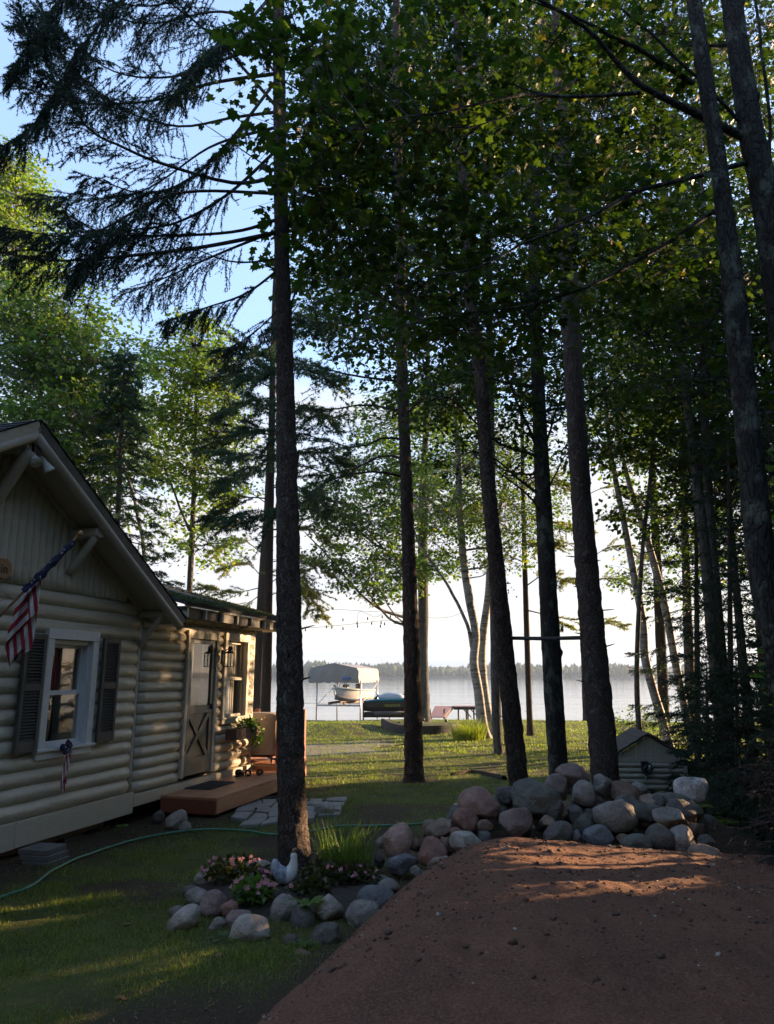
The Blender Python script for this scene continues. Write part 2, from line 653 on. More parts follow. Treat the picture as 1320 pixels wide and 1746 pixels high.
M['tan_cloth'] = surf('tan_cloth', (0.36, 0.28, 0.19), (0.43, 0.34, 0.24), 4, 0.75, 0.2, 50)
M['grey_rubber'] = surf('grey_rubber', (0.06, 0.055, 0.05), (0.09, 0.08, 0.075), 5, 0.7, 0.1)
M['concrete'] = surf('concrete', (0.11, 0.10, 0.092), (0.17, 0.16, 0.145), 7, 0.9, 0.5, 50)
M['old_wood'] = surf('old_wood', (0.16, 0.11, 0.075), (0.27, 0.20, 0.14), 5, 0.85, 0.6, 40, (0.2, 1, 1))
M['sign_wood'] = surf('sign_wood', (0.36, 0.19, 0.09), (0.44, 0.25, 0.12), 6, 0.6, 0.2, 30, (0.3, 1, 1))
M['planter'] = surf('planter', (0.12, 0.06, 0.045), (0.17, 0.09, 0.065), 6, 0.7, 0.3, 30)
M['lamp_white'] = surf('lamp_white', (0.62, 0.60, 0.55), (0.70, 0.68, 0.63), 5, 0.35, 0.05)
M['hose'] = surf('hose', (0.06, 0.21, 0.13), (0.09, 0.28, 0.18), 3, 0.4, 0.1)
M['flagstone'] = surf('flagstone', (0.19, 0.175, 0.15), (0.31, 0.285, 0.245), 5, 0.85, 0.5, 40, c3=(0.25, 0.225, 0.185))
M['red_cloth'] = surf('red_cloth', (0.36, 0.018, 0.035), (0.43, 0.025, 0.045), 6, 0.7, 0.1, 60)
M['white_cloth'] = surf('white_cloth', (0.66, 0.64, 0.62), (0.74, 0.72, 0.70), 6, 0.7, 0.1, 60)
M['blue_cloth'] = surf('blue_cloth', (0.012, 0.018, 0.06), (0.022, 0.03, 0.09), 6, 0.7, 0.1, 60)
M['pole_wood'] = surf('pole_wood', (0.28, 0.16, 0.07), (0.36, 0.21, 0.10), 6, 0.45, 0.1, 30, (1, 1, 0.2))
M['brass'] = surf('brass', (0.50, 0.24, 0.08), (0.58, 0.30, 0.11), 6, 0.35, 0.05, metal=0.5)
M['ceramic'] = surf('ceramic', (0.62, 0.60, 0.56), (0.74, 0.72, 0.68), 6, 0.3, 0.1, 25)
M['ceramic_blue'] = surf('ceramic_blue', (0.10, 0.13, 0.24), (0.60, 0.60, 0.60), 22, 0.3, 0.1, 25)
M['ceramic_red'] = surf('ceramic_red', (0.22, 0.12, 0.06), (0.30, 0.18, 0.09), 12, 0.4, 0.1)
M['canvas_grey'] = surf('canvas_grey', (0.30, 0.285, 0.265), (0.35, 0.335, 0.31), 2, 0.7, 0.15, 30)
M['aluminium'] = surf('aluminium', (0.42, 0.42, 0.43), (0.50, 0.50, 0.51), 6, 0.4, 0.05, metal=0.7)
M['boat_white'] = surf('boat_white', (0.60, 0.58, 0.55), (0.68, 0.66, 0.62), 2, 0.3, 0.03)
M['boat_grey'] = surf('boat_grey', (0.25, 0.24, 0.24), (0.32, 0.30, 0.29), 2, 0.35, 0.03)
M['boat_teal'] = surf('boat_teal', (0.30, 0.44, 0.44), (0.38, 0.50, 0.50), 2, 0.3, 0.03)
M['teal'] = surf('teal', (0.03, 0.25, 0.36), (0.05, 0.31, 0.43), 3, 0.35, 0.05)
M['black_hull'] = surf('black_hull', (0.012, 0.013, 0.015), (0.025, 0.026, 0.03), 4, 0.35, 0.03)
M['sheet_grey'] = surf('sheet_grey', (0.42, 0.46, 0.52), (0.50, 0.54, 0.60), 3, 0.6, 0.1)
M['lime_mark'] = surf('lime_mark', (0.42, 0.50, 0.06), (0.50, 0.58, 0.10), 6, 0.5, 0.0)
M['logo_blue'] = surf('logo_blue', (0.08, 0.13, 0.40), (0.12, 0.18, 0.48), 6, 0.5, 0.0)
M['dock_wood'] = surf('dock_wood', (0.30, 0.15, 0.12), (0.40, 0.21, 0.17), 3, 0.7, 0.3, 20)
M['timber_dark'] = surf('timber_dark', (0.030, 0.026, 0.022), (0.06, 0.05, 0.042), 4, 0.85, 0.6, 30, (0.3, 0.3, 2))
M['wire'] = surf('wire', (0.03, 0.03, 0.03), (0.05, 0.05, 0.05), 5, 0.6, 0.0)
M['pipe_dark'] = surf('pipe_dark', (0.03, 0.024, 0.02), (0.055, 0.045, 0.04), 6, 0.7, 0.3, 30)
M['curtain'] = surf('curtain', (0.30, 0.035, 0.05), (0.38, 0.05, 0.065), 6, 0.8, 0.2, 40)
M['curtain_pale_reflection'] = surf('curtain_pale_reflection', (0.72, 0.64, 0.60), (0.80, 0.73, 0.69), 6, 0.8, 0.2, 40)  # pale curtain cloth, whitened to carry the lake and sky reflection
M['room_dark'] = surf('room_dark', (0.03, 0.026, 0.022), (0.05, 0.044, 0.04), 2, 0.9, 0.0)
M['soil'] = surf('soil', (0.035, 0.024, 0.016), (0.075, 0.052, 0.034), 7, 0.95, 0.9, 45, bdist=0.02)
M['far_land'] = surf('far_land', (0.05, 0.06, 0.03), (0.08, 0.09, 0.05), 0.02, 0.9, 0.0)

m, t, o = new_mat('window_glass')
p = princ(t, o, (0.9, 0.93, 0.92), 0.02, None, 0.0, 0.8)
gl = t.nodes.new('ShaderNodeBsdfGlossy')
gl.inputs['Roughness'].default_value = 0.015
gl.inputs['Color'].default_value = (0.95, 0.95, 0.95, 1)
tp = t.nodes.new('ShaderNodeBsdfTransparent')
tp.inputs['Color'].default_value = (0.92, 0.94, 0.93, 1)
fr = t.nodes.new('ShaderNodeFresnel')
fr.inputs['IOR'].default_value = 1.6
ms = t.nodes.new('ShaderNodeMixShader')
bf = t.nodes.new('ShaderNodeNewGeometry')
inv = t.nodes.new('ShaderNodeMath')
inv.operation = 'SUBTRACT'
inv.inputs[0].default_value = 1.0
t.links.new(bf.outputs['Backfacing'], inv.inputs[1])
fm = t.nodes.new('ShaderNodeMath')
fm.operation = 'MULTIPLY'
t.links.new(fr.outputs[0], fm.inputs[0])
t.links.new(inv.outputs[0], fm.inputs[1])
t.links.new(fm.outputs[0], ms.inputs[0])
t.links.new(tp.outputs[0], ms.inputs[1])
t.links.new(gl.outputs[0], ms.inputs[2])
t.links.new(ms.outputs[0], o.inputs['Surface'])
M['glass'] = m

M['bark_spruce'] = bark('bark_spruce', (0.036, 0.026, 0.022), (0.125, 0.090, 0.074), (0.20, 0.152, 0.128), (0.14, 0.135, 0.11), 0.15, 26, 1.0, 0.03, (1, 1, 0.55))
M['bark_pine'] = bark('bark_pine', (0.025, 0.018, 0.014), (0.085, 0.058, 0.045), (0.14, 0.10, 0.08), None, 0, 20, 1.0, 0.03, (1, 1, 0.4))
M['bark_maple'] = bark('bark_maple', (0.014, 0.012, 0.011), (0.036, 0.032, 0.028), (0.060, 0.055, 0.048), (0.095, 0.105, 0.083), 0.34, 14, 0.8, 0.02, (1, 1, 0.3))
M['bark_grey'] = bark('bark_grey', (0.030, 0.027, 0.024), (0.10, 0.09, 0.08), (0.17, 0.155, 0.14), None, 0, 10, 0.6, 0.02)

m, t, o = new_mat('bark_birch')
v = coords(t, (1, 1, 6))
a = noise(t, v, 2.2, 5, 0.7)
c = ramp(t, a, [(0.36, (0.035, 0.030, 0.027)), (0.46, (0.26, 0.24, 0.22)), (0.65, (0.42, 0.39, 0.36))])
b_ = noise(t, coords(t, (1, 1, 1)), 1.6, 4, 0.6)
c = cmix(t, rng_map(t, b_, 0.60, 0.68), c, (0.05, 0.042, 0.038))
princ(t, o, c, 0.7, bump(t, a, 0.3, 0.02), 0, 0.3)
M['bark_birch'] = m

M['leaf_maple'] = leaf_mat('leaf_maple', (0.014, 0.029, 0.006), (0.038, 0.057, 0.011), (0.16, 0.14, 0.02), 0.5, 0.5, 0.01)
M['leaf_near'] = leaf_mat('leaf_near', (0.013, 0.026, 0.006), (0.037, 0.053, 0.010), (0.16, 0.10, 0.02), 0.5, 0.45, 0.01)
M['leaf_birch'] = leaf_mat('leaf_birch', (0.042, 0.078, 0.016), (0.112, 0.150, 0.030), (0.24, 0.18, 0.03), 0.45, 0.5, 0.05)
M['leaf_aspen'] = leaf_mat('leaf_aspen', (0.095, 0.150, 0.030), (0.200, 0.235, 0.050), (0.28, 0.20, 0.03), 0.45, 0.5, 0.08)
M['leaf_green'] = leaf_mat('leaf_green', (0.052, 0.092, 0.026), (0.130, 0.178, 0.048), (0.15, 0.13, 0.03), 0.45, 0.5, 0.03)
M['needle_spruce'] = leaf_mat('needle_spruce', (0.011, 0.027, 0.018), (0.029, 0.055, 0.039), None, 0.15, 0.5)
M['needle_pine'] = leaf_mat('needle_pine', (0.020, 0.046, 0.026), (0.048, 0.085, 0.040), None, 0.2, 0.5)
M['needle_gold'] = leaf_mat('needle_gold', (0.11, 0.12, 0.03), (0.24, 0.21, 0.06), (0.30, 0.18, 0.06), 0.3, 0.5, 0.1)
M['needle_fir'] = leaf_mat('needle_fir', (0.012, 0.030, 0.018), (0.034, 0.062, 0.034), None, 0.15, 0.5)
M['needle_far'] = leaf_mat('needle_far', (0.020, 0.050, 0.026), (0.050, 0.085, 0.040), None, 0.2, 0.6)
M['grass'] = leaf_mat('grass', (0.090, 0.115, 0.024), (0.235, 0.250, 0.056), (0.32, 0.26, 0.12), 0.35, 0.5, 0.10)
M['grass_tall'] = leaf_mat('grass_tall', (0.045, 0.085, 0.018), (0.11, 0.16, 0.035), (0.24, 0.22, 0.07), 0.4, 0.4, 0.06)
M['leaf_bronze'] = leaf_mat('leaf_bronze', (0.030, 0.030, 0.012), (0.075, 0.075, 0.022), (0.12, 0.05, 0.03), 0.3, 0.4, 0.1)
M['leaf_bed'] = leaf_mat('leaf_bed', (0.05, 0.10, 0.018), (0.12, 0.19, 0.035), None, 0.4, 0.4)
M['leaf_weed'] = leaf_mat('leaf_weed', (0.07, 0.14, 0.02), (0.14, 0.22, 0.04), None, 0.45, 0.4)
M['leaf_fern'] = leaf_mat('leaf_fern', (0.07, 0.11, 0.015), (0.16, 0.20, 0.03), (0.25, 0.20, 0.04), 0.45, 0.5, 0.1)
M['leaf_sapling'] = leaf_mat('leaf_sapling', (0.13, 0.15, 0.02), (0.26, 0.25, 0.04), None, 0.45, 0.5)
M['moss'] = leaf_mat('moss', (0.030, 0.042, 0.010), (0.070, 0.085, 0.020), None, 0.2, 0.9)
M['petal'] = leaf_mat('petal', (0.50, 0.16, 0.22), (0.66, 0.30, 0.36), (0.75, 0.5, 0.5), 0.3, 0.5, 0.1)
M['petal_white'] = leaf_mat('petal_white', (0.6, 0.45, 0.45), (0.72, 0.66, 0.62), None, 0.3, 0.5)
M['dead_leaf'] = leaf_mat('dead_leaf', (0.16, 0.09, 0.04), (0.30, 0.20, 0.09), None, 0.2, 0.7)
M['far_leaf'] = leaf_mat('far_leaf', (0.035, 0.06, 0.020), (0.07, 0.10, 0.03), None, 0.2, 0.8)

def rock_mat(name, base, speck=0.35, spsc=60):
    m, t, o = new_mat(name)
    v = coords(t, (1, 1, 1))
    inf = t.nodes.new('ShaderNodeObjectInfo')
    av = t.nodes.new('ShaderNodeVectorMath')
    av.operation = 'MULTIPLY_ADD'
    av.inputs[1].default_value = (37, 37, 37)
    cb = t.nodes.new('ShaderNodeCombineXYZ')
    for k in range(3):
        t.links.new(inf.outputs['Random'], cb.inputs[k])
    t.links.new(cb.outputs[0], av.inputs[0])
    t.links.new(v, av.inputs[2])
    v = av.outputs[0]
    a = noise(t, v, 7.0, 5, 0.65, 0.6)
    base = (base[0] * 1.04, base[1] * 0.98, base[2] * 0.92)
    lo = tuple(x * 0.6 for x in base)
    hi = tuple(min(0.7, x * 1.35) for x in base)
    c = ramp(t, a, [(0.3, lo), (0.7, hi)])
    f = noise(t, v, spsc, 4, 0.7)
    c = cmix(t, rng_map(t, f, 0.52, 0.70, 0.0, speck), c, tuple(x * 0.35 for x in base))
    f2 = noise(t, v, spsc * 1.7, 3, 0.6)
    c = cmix(t, rng_map(t, f2, 0.58, 0.72, 0.0, speck), c, tuple(min(0.75, x * 1.9 + 0.05) for x in base))
    dn = noise(t, v, 3.2, 5, 0.7)
    c = cmix(t, rng_map(t, dn, 0.54, 0.70, 0.0, 0.55), c, (0.085, 0.062, 0.042))
    ln_ = noise(t, v, 11.0, 4, 0.7)
    c = cmix(t, rng_map(t, ln_, 0.63, 0.68, 0.0, 0.45), c, (0.19, 0.19, 0.15))
    vo = t.nodes.new('ShaderNodeTexVoronoi')
    vo.feature = 'DISTANCE_TO_EDGE'
    vo.inputs['Scale'].default_value = 6.0
    t.links.new(v, vo.inputs['Vector'])
    crk = rng_map(t, vo.outputs['Distance'], 0.0, 0.03)
    b = bump(t, noise(t, v, 14, 6, 0.65), 0.9, 0.035)
    b = bump(t, crk, 0.25, 0.02, b)
    b = bump(t, f, 0.25, 0.006, b)
    princ(t, o, c, 0.78, b, 0, 0.35)
    return m
ROCK = {
    'pink': rock_mat('rock_pink', (0.36, 0.235, 0.195)),
    'red': rock_mat('rock_red', (0.27, 0.15, 0.12)),
    'tan': rock_mat('rock_tan', (0.27, 0.205, 0.155)),
    'brown': rock_mat('rock_brown', (0.19, 0.125, 0.09)),
    'grey': rock_mat('rock_grey', (0.25, 0.228, 0.205)),
    'pale': rock_mat('rock_pale', (0.36, 0.325, 0.29), 0.5),
    'dark': rock_mat('rock_dark', (0.12, 0.113, 0.105)),
    'blue': rock_mat('rock_blue', (0.165, 0.17, 0.178)),
    'green': rock_mat('rock_green', (0.14, 0.145, 0.125)),
    'granite': rock_mat('rock_granite', (0.46, 0.43, 0.41), 1.0, 17),
    'dull': rock_mat('rock_dull', (0.24, 0.175, 0.16)),
}

# lawn: grass colour, bare brown soil, worn sandy patch (painted in the mesh as the place's own wear)
m, t, o = new_mat('lawn')
v = coords(t, (1, 1, 1))
at_ = t.nodes.new('ShaderNodeAttribute')
at_.attribute_name = 'wear'
sx = t.nodes.new('ShaderNodeSeparateColor')
t.links.new(at_.outputs['Color'], sx.inputs[0])
a = noise(t, v, 1.3, 6, 0.65)
f = noise(t, v, 55, 5, 0.7)
c = ramp(t, a, [(0.30, (0.060, 0.070, 0.020)), (0.52, (0.105, 0.115, 0.030)), (0.72, (0.165, 0.150, 0.055))])
s_ = ramp(t, f, [(0.3, (0.030, 0.020, 0.013)), (0.55, (0.066, 0.045, 0.029)), (0.8, (0.13, 0.095, 0.06))])
g_ = ramp(t, f, [(0.3, (0.20, 0.185, 0.14)), (0.7, (0.36, 0.335, 0.27))])
c = cmix(t, rng_map(t, f, 0.35, 0.7, 0.0, 0.6), c, (0.016, 0.022, 0.007))
c = cmix(t, sx.outputs[0], c, s_)
c = cmix(t, sx.outputs[1], c, g_)
b = bump(t, f, 0.7, 0.02)
b = bump(t, noise(t, v, 9, 5, 0.6), 0.5, 0.05, b)
princ(t, o, c, 0.95, b, 0, 0.15)
M['lawn'] = m

m, t, o = new_mat('sand')
v = coords(t, (1, 1, 1))
a = noise(t, v, 2.2, 6, 0.65)
f = noise(t, v, 75, 6, 0.8)
g = noise(t, v, 24, 5, 0.75)
c = ramp(t, a, [(0.30, (0.200, 0.096, 0.060)), (0.7, (0.330, 0.155, 0.092))])
c = cmix(t, rng_map(t, f, 0.52, 0.66, 0.0, 0.75), c, (0.46, 0.30, 0.20))
c = cmix(t, rng_map(t, f, 0.48, 0.34, 0.0, 0.8), c, (0.075, 0.040, 0.027))
c = cmix(t, rng_map(t, g, 0.62, 0.74, 0.0, 0.6), c, (0.075, 0.038, 0.025))
at_ = t.nodes.new('ShaderNodeAttribute')
at_.attribute_name = 'wear'
sx = t.nodes.new('ShaderNodeSeparateColor')
t.links.new(at_.outputs['Color'], sx.inputs[0])
c = cmix(t, sx.outputs[0], c, (0.060, 0.034, 0.024))
b = bump(t, f, 1.0, 0.022)
b = bump(t, g, 0.8, 0.03, b)
princ(t, o, c, 0.95, b, 0, 0.2)
M['sand'] = m

m, t, o = new_mat('lake_water')
v = coords(t, (0.5, 1.6, 1), 'Object')
n1_ = noise(t, v, 1.1, 6, 0.6, 0.8)
n2_ = noise(t, coords(t, (0.06, 0.22, 1), 'Object'), 1.0, 4, 0.55, 0.6)
n3_ = noise(t, coords(t, (0.012, 0.07, 1), 'Object'), 1.0, 5, 0.6, 0.4)
b = bump(t, n1_, 0.13, 0.03)
b = bump(t, n2_, 0.14, 0.16, b)
b = bump(t, n3_, 0.16, 0.7, b)
princ(t, o, (0.05, 0.065, 0.08), 0.07, b, 0, 0.5, IOR=1.33)
M['water'] = m
# ------------------------------------------------------------------ ground, water, far shore
def set_wear(o, rgb):
    a = o.data.color_attributes.new('wear', 'FLOAT_COLOR', 'POINT')
    buf = np.ones((len(rgb), 4), np.float32)
    buf[:, :3] = rgb
    a.data.foreach_set('color', buf.ravel())

def grow(a, step, end, k=1.12):
    r = [a]
    s = step
    while abs(r[-1]) < abs(end):
        s *= k
        r.append(r[-1] + s)
    return r[1:]

def wear_soil(x, y):
    """0..1 bare soil / pine litter on the lawn"""
    n = fbm2(x, y, 0.9, 11, 5)
    n2 = fbm2(x, y, 0.28, 12, 3)
    s = sstep(0.10, 0.48, n + 0.35 * n2 - 0.16 * sstep(10, 14, y))
    hx = (x + 3.34) * 0.966 - (y - 9.93) * 0.257            # distance out from the cabin wall
    s = np.maximum(s, sstep(1.5, 0.5, hx + 0.5 * n) * sstep(14.5, 12, y))
    s = np.maximum(s, 0.95 * np.exp(-(((x - 1.9) / 1.5) ** 2 + ((y - 16.2) / 0.9) ** 2)) * (0.7 + n))
    s = np.maximum(s, 0.9 * np.exp(-(((x + 0.9) / 1.1) ** 2 + ((y - 30.2) / 1.6) ** 2)) * (0.8 + n))
    s = np.maximum(s, np.exp(-(((x - 0.67) / 0.6) ** 2 + ((y - 14.4) / 0.5) ** 2)))
    s = np.maximum(s, np.exp(-(((x + 0.7) / 1.0) ** 2 + ((y - 6.8) / 0.75) ** 2)) * 1.2)
    s = np.maximum(s, sstep(0.55, 0.1, np.abs((x + 0.2) * 0.95 - (y - 5.3) * 0.312)) * sstep(3, 4, y) * sstep(8, 7, y))
    s = np.maximum(s, sstep(3.0, 5.5, x + 0.4 * n) * sstep(16, 13, y))
    s = np.maximum(s, np.exp(-np.clip(np.abs(y - 7.75) - 0.45, 0, 9) ** 2 / 0.05) * sstep(0.1, 0.5, x))
    return np.clip(s, 0, 1)

def wear_gravel(x, y):
    n = fbm2(x, y, 1.3, 21, 4)
    g = np.exp(-(((x + 1.5) / 1.9) ** 2 + ((y - 21.8) / 1.9) ** 2)) + 0.6 * np.exp(-(((x + 0.6) / 1.3) ** 2 + ((y - 24.6) / 1.3) ** 2))
    return np.clip(sstep(0.30, 0.75, g + 0.5 * n), 0, 1) * 0.75

xs = sorted(set([-v_ for v_ in grow(6, 0.1, 420)] + list(np.arange(-6, 6.01, 0.125)) + grow(6, 0.1, 420)))
ys = sorted(set([v_ for v_ in [2 - a_ for a_ in grow(0, 0.2, 80, 1.2)]] + list(np.arange(2, 15, 0.125)) + list(np.arange(15, 62, 0.45))))
GX, GY = np.meshgrid(np.array(xs), np.array(ys))
nx, ny = len(xs), len(ys)
gV = np.stack([GX, GY, ground_z(GX, GY)], -1).reshape(-1, 3)
ii = (np.arange(ny - 1)[:, None] * nx + np.arange(nx - 1)[None])
gF = np.stack([ii, ii + 1, ii + nx + 1, ii + nx], -1).reshape(-1, 4)
lawn = np_mesh('lawn', gV, gF, M['lawn'], smooth=True, kind='structure')
lawn['label'] = 'worn green lawn with bare soil patches sloping down to the lake'
set_wear(lawn, np.stack([wear_soil(gV[:, 0], gV[:, 1]), wear_gravel(gV[:, 0], gV[:, 1]), np.zeros(len(gV))], -1))

LAKE_Z = -1.0
wv = np.array([(-1600, 30, LAKE_Z), (1600, 30, LAKE_Z), (1600, 760, LAKE_Z), (-1600, 760, LAKE_Z)], float)
lake = np_mesh('lake', wv, np.array([[0, 1, 2, 3]]), M['water'], kind='structure')
lake['label'] = 'wide pale lake with small ripples beyond the lawn'

# far shore: a low land strip with a wood that reads as one mass
FY = 700.0
fx = np.linspace(-1500, 1500, 121)
prof = [(-8, -1.6), (2, -0.2), (25, 3.0), (90, 6.5), (200, 9), (420, 4)]
fV = []
for k_, (dy, dz) in enumerate(prof):
    fV.append(np.stack([fx, FY + dy + 14 * np.sin(fx / 170.0) + 6 * np.sin(fx / 47.0) + 0 * fx, dz * (1 + 0.35 * np.sin(fx / 260.0 + 1)) * (1 if dz > 0 else 1) + 0 * fx], -1))
fV = np.array(fV)
a_ = (np.arange(len(prof) - 1)[:, None] * 121 + np.arange(120)[None])
fF = np.stack([a_, a_ + 1, a_ + 122, a_ + 121], -1).reshape(-1, 4)
np_mesh('far_shore', fV.reshape(-1, 3), fF, M['far_land'], smooth=True, kind='structure')['label'] = 'low wooded shore on the far side of the lake'

def ico(sub):
    bm = bmesh.new()
    bmesh.ops.create_icosphere(bm, subdivisions=sub, radius=1.0)
    V = np.array([v_.co[:] for v_ in bm.verts])
    F = np.array([[v_.index for v_ in f_.verts] for f_ in bm.faces])
    bm.free()
    return V, F
ICO1, ICO2, ICO3, ICO4 = ico(1), ico(2), ico(3), ico(4)

nt_ = 3000
px_ = RNG.uniform(-620, 620, nt_)
row = RNG.random(nt_) ** 1.5
py_ = FY + 4 + row * 110 + 14 * np.sin(px_ / 170.0) + 6 * np.sin(px_ / 47.0)
pz_ = 0.2 + row * 5.0
hh = RNG.uniform(6, 10.5, nt_) * (1 + 0.35 * np.sin(px_ / 60.0) * np.sin(px_ / 23.0 + 2)) * (1 + 0.25 * fbm2(px_, py_ * 0, 0.02, 77, 3))
con = RNG.random(nt_) < 0.10
rr_ = np.where(con, hh * 0.16, hh * 0.27)
hh = np.where(con, hh * 1.12, hh)
tv, tf = ICO1
V = tv[None] * np.stack([rr_, rr_, hh * 0.55], -1)[:, None]
taper = np.where(con[:, None], 1.25 - 0.75 * (tv[None, :, 2] + 1), 1.0)
V[..., :2] *= np.clip(taper, 0.12, 1.4)[..., None]
V = V * (1 + 0.30 * vnoise(tv[None] * 2.6 + (np.arange(nt_) * 7.1)[:, None, None], 31))[..., None]
V += np.stack([px_, py_, pz_ + hh * 0.5], -1)[:, None]
F = (np.arange(nt_)[:, None, None] * len(tv) + tf[None]).reshape(-1, 3)
o = np_mesh('far_wood', V.reshape(-1, 3), F, M['far_leaf'], kind='stuff')
o['label'] = 'hazy line of woods along the far shore of the lake'

# ------------------------------------------------------------------ the cabin (local axes: x along the wall away from the camera, -y out of the wall, z up)
D_ = np.array((0.257, 0.966)); D_ /= np.linalg.norm(D_)
N_ = np.array((D_[1], -D_[0]))
C_ = np.array((-3.34, 9.93))
CABIN_RZ = math.atan2(D_[1], D_[0])
def wpt(u, w_, z=0.0):
    p_ = C_ + D_ * u + N_ * w_
    return np.array((p_[0], p_[1], z))
cabin = empty('log_cabin', (C_[0], C_[1], 0), CABIN_RZ, 'taupe painted log cabin with a steep gable, low mossy-roofed wing and dark shuttered window', 'cabin')

def lb(mb, u0, u1, w0, w1, z0, z1):
    return mb.box((u0, -w1, z0), (u1, -w0, z1))

def cpart(name, mat_, *boxes, bevel=0.0, parent=None):
    mb = MB()
    for b_ in boxes:
        lb(mb, *b_)
    return mb.build(name, mat_, parent or cabin, bevel=bevel)

def log_bar(name, p, q, rad, seed, mat_=None, sides=14, seg=14, flat=1.0, nz=0.05, parent=None):
    p, q = np.array(p, float), np.array(q, float)
    n_ = max(3, int(np.linalg.norm(q - p) / 0.16)) if seg is None else seg
    t_ = np.linspace(0, 1, n_)[:, None]
    P_ = p * (1 - t_) + q * t_
    r_ = rad * (1 + nz * fbm(P_ * 1.7 + seed, seed, 3))
    P_ = P_ + 0.006 * np.stack([fbm(P_ * 1.1 + 5, seed + 1, 2), fbm(P_ * 1.1 + 9, seed + 2, 2), fbm(P_ * 1.1 + 3, seed + 3, 2)], -1)
    mb = MB()
    mb.tube(P_, r_, sides)
    return mb.build(name, mat_ or M['log_paint'], parent or cabin)

# main gable block: u from -5.46 to 0, back to w = -6
cpart('wall', M['log_paint'], (-5.42, -1.76, -6.0, -0.11, 0.17, 2.62), (-0.90, -0.02, -6.0, -0.11, 0.17, 2.62), (-1.76, -0.90, -6.0, -0.11, 0.17, 0.79), (-1.76, -0.90, -6.0, -0.11, 2.15, 2.62), (-1.76, -0.90, -6.0, -1.3, 0.79, 2.15))
ZB, NLOG = 0.19, 15
pitch_ = (2.585 - ZB) / NLOG
for k in range(NLOG):
    zc = ZB + pitch_ * (k + 0.5)
    r_ = pitch_ * 0.60
    spans = [(-5.42, -0.02)]
    if 0.80 < zc < 2.18:
        spans = [(-5.42, -1.77), (-0.89, -0.02)]
    for a_, b_ in spans:
        log_bar('log', (a_, 0.048, zc), (b_, 0.048, zc), r_, 100 + k, seg=None, nz=0.085)
# gable of upright half-round poles
RS = (4.10 - 2.36) / (0.267 + 2.73)          # roof slope
def roof_z(u):                                # underside of roof at u
    return 4.10 - RS * abs(u + 2.73) + 0.02
k = 0
u = -5.30
while u < -0.10:
    zt = roof_z(u) - 0.03
    if zt > 2.66:
        log_bar('upright_log', (u, 0.03, 2.59), (u, 0.03, zt), 0.066, 300 + k, sides=12, seg=8, nz=0.10)
    u += 0.112
    k += 1
gp_ = MB()
gp_.prism([(-5.42, 2.57), (-0.04, 2.57), (-2.73, roof_z(-2.73) - 0.02)], 1, 0.075, 0.13)
gp_.build('gable_board', M['log_paint'], cabin)
# skirting board below the logs, in two lengths
cpart('base_board', M['board_paint'], (-1.96, 0.10, -0.04, 0.055, -0.07, 0.185), bevel=0.004)
cpart('base_board', M['board_paint'], (-5.42, -1.964, -0.04, 0.053, -0.075, 0.185), bevel=0.004)
cpart('floor_beam', M['old_wood'], (-5.3, -0.3, -0.5, -0.08, -0.16, -0.075))
cpart('underfloor_shade', M['void_shade'], (-5.35, -0.05, -5.5, -0.9, -0.5, -0.08))  # near-black block painted as the shade under the floor
# round corner pole
log_bar('corner_pole', (0.035, 0.01, 0.18), (0.035, 0.01, 2.50), 0.042, 41, M['pole_paint'], 10, 10, nz=0.03)
# roof: two slopes with overhang, rake poles, soffit, dark shingle edge
OH = 0.47
UR, UE = -2.73, 0.32
def slope_pt(u, off, side=1):
    """point on roof plane, off = height above underside; side mirrored about the ridge"""
    uu = UR + side * (u - UR)
    return uu, roof_z(UR) - RS * (u - UR) + off
for side in (1, -1):
    mb = MB()
    a0, z0 = slope_pt(UR, 0.0, side)
    a1, z1 = slope_pt(UE, 0.0, side)
    mb.prism([(a0, z0 - 0.012), (a1, z1 - 0.012), (a1, z1 + 0.02), (a0, z0 + 0.02)], 1, 6.3, -OH + 0.02)
    mb.build('soffit', M['soffit'], cabin)
    mb = MB()
    a1, z1 = slope_pt(UE + 0.05, 0.0, side)
    mb.prism([(a0, z0 + 0.022), (a1, z1 + 0.022), (a1, z1 + 0.10), (a0, z0 + 0.10)], 1, 6.32, -OH - 0.015)
    mb.build('roof_deck', M['shingle'], cabin)
    # shingle courses
    nC = 22
    slen = UE + 0.07 - UR
    for c in range(nC):
        f0, f1 = UR + slen * c / nC, UR + slen * (c + 1.12) / nC
        b0, y0 = slope_pt(f0, 0.102, side)
        b1, y1 = slope_pt(min(f1, UE + 0.08), 0.118, side)
        mb = MB()
        mb.prism([(b0, y0), (b1, y1), (b1, y1 + 0.009), (b0, y0 + 0.006)], 1, 6.33, -OH - 0.03 - 0.006 * (c % 2))
        mb.build('shingle_course', M['shingle'], cabin)
    p0 = slope_pt(UR + 0.0, -0.06, side)
    p1 = slope_pt(UE - 0.03, -0.06, side)
    log_bar('rake_pole', (p0[0], -OH + 0.02, p0[1]), (p1[0], -OH + 0.02, p1[1]), 0.055, 61 + side, M['pole_paint'], 12, 16, nz=0.02)
    p0 = slope_pt(UR, 0.035, side)
    p1 = slope_pt(UE + 0.02, 0.035, side)
    mb = MB()
    mb.bar((p0[0], -OH - 0.012, p0[1]), (p1[0], -OH - 0.012, p1[1]), 0.022, 0.10)
    mb.build('barge_board', M['board_paint' if side == -1 else 'shutter'], cabin)
# cornice strip where the poles meet the soffit
for side in (1, -1):
    mb = MB()
    a0, z0 = slope_pt(UR + 0.05, -0.045, side)
    a1, z1 = slope_pt(-0.02, -0.045, side)
    mb.bar((a0, -0.045, z0), (a1, -0.045, z1), 0.05, 0.05)
    mb.build('gable_trim', M['soffit'], cabin)
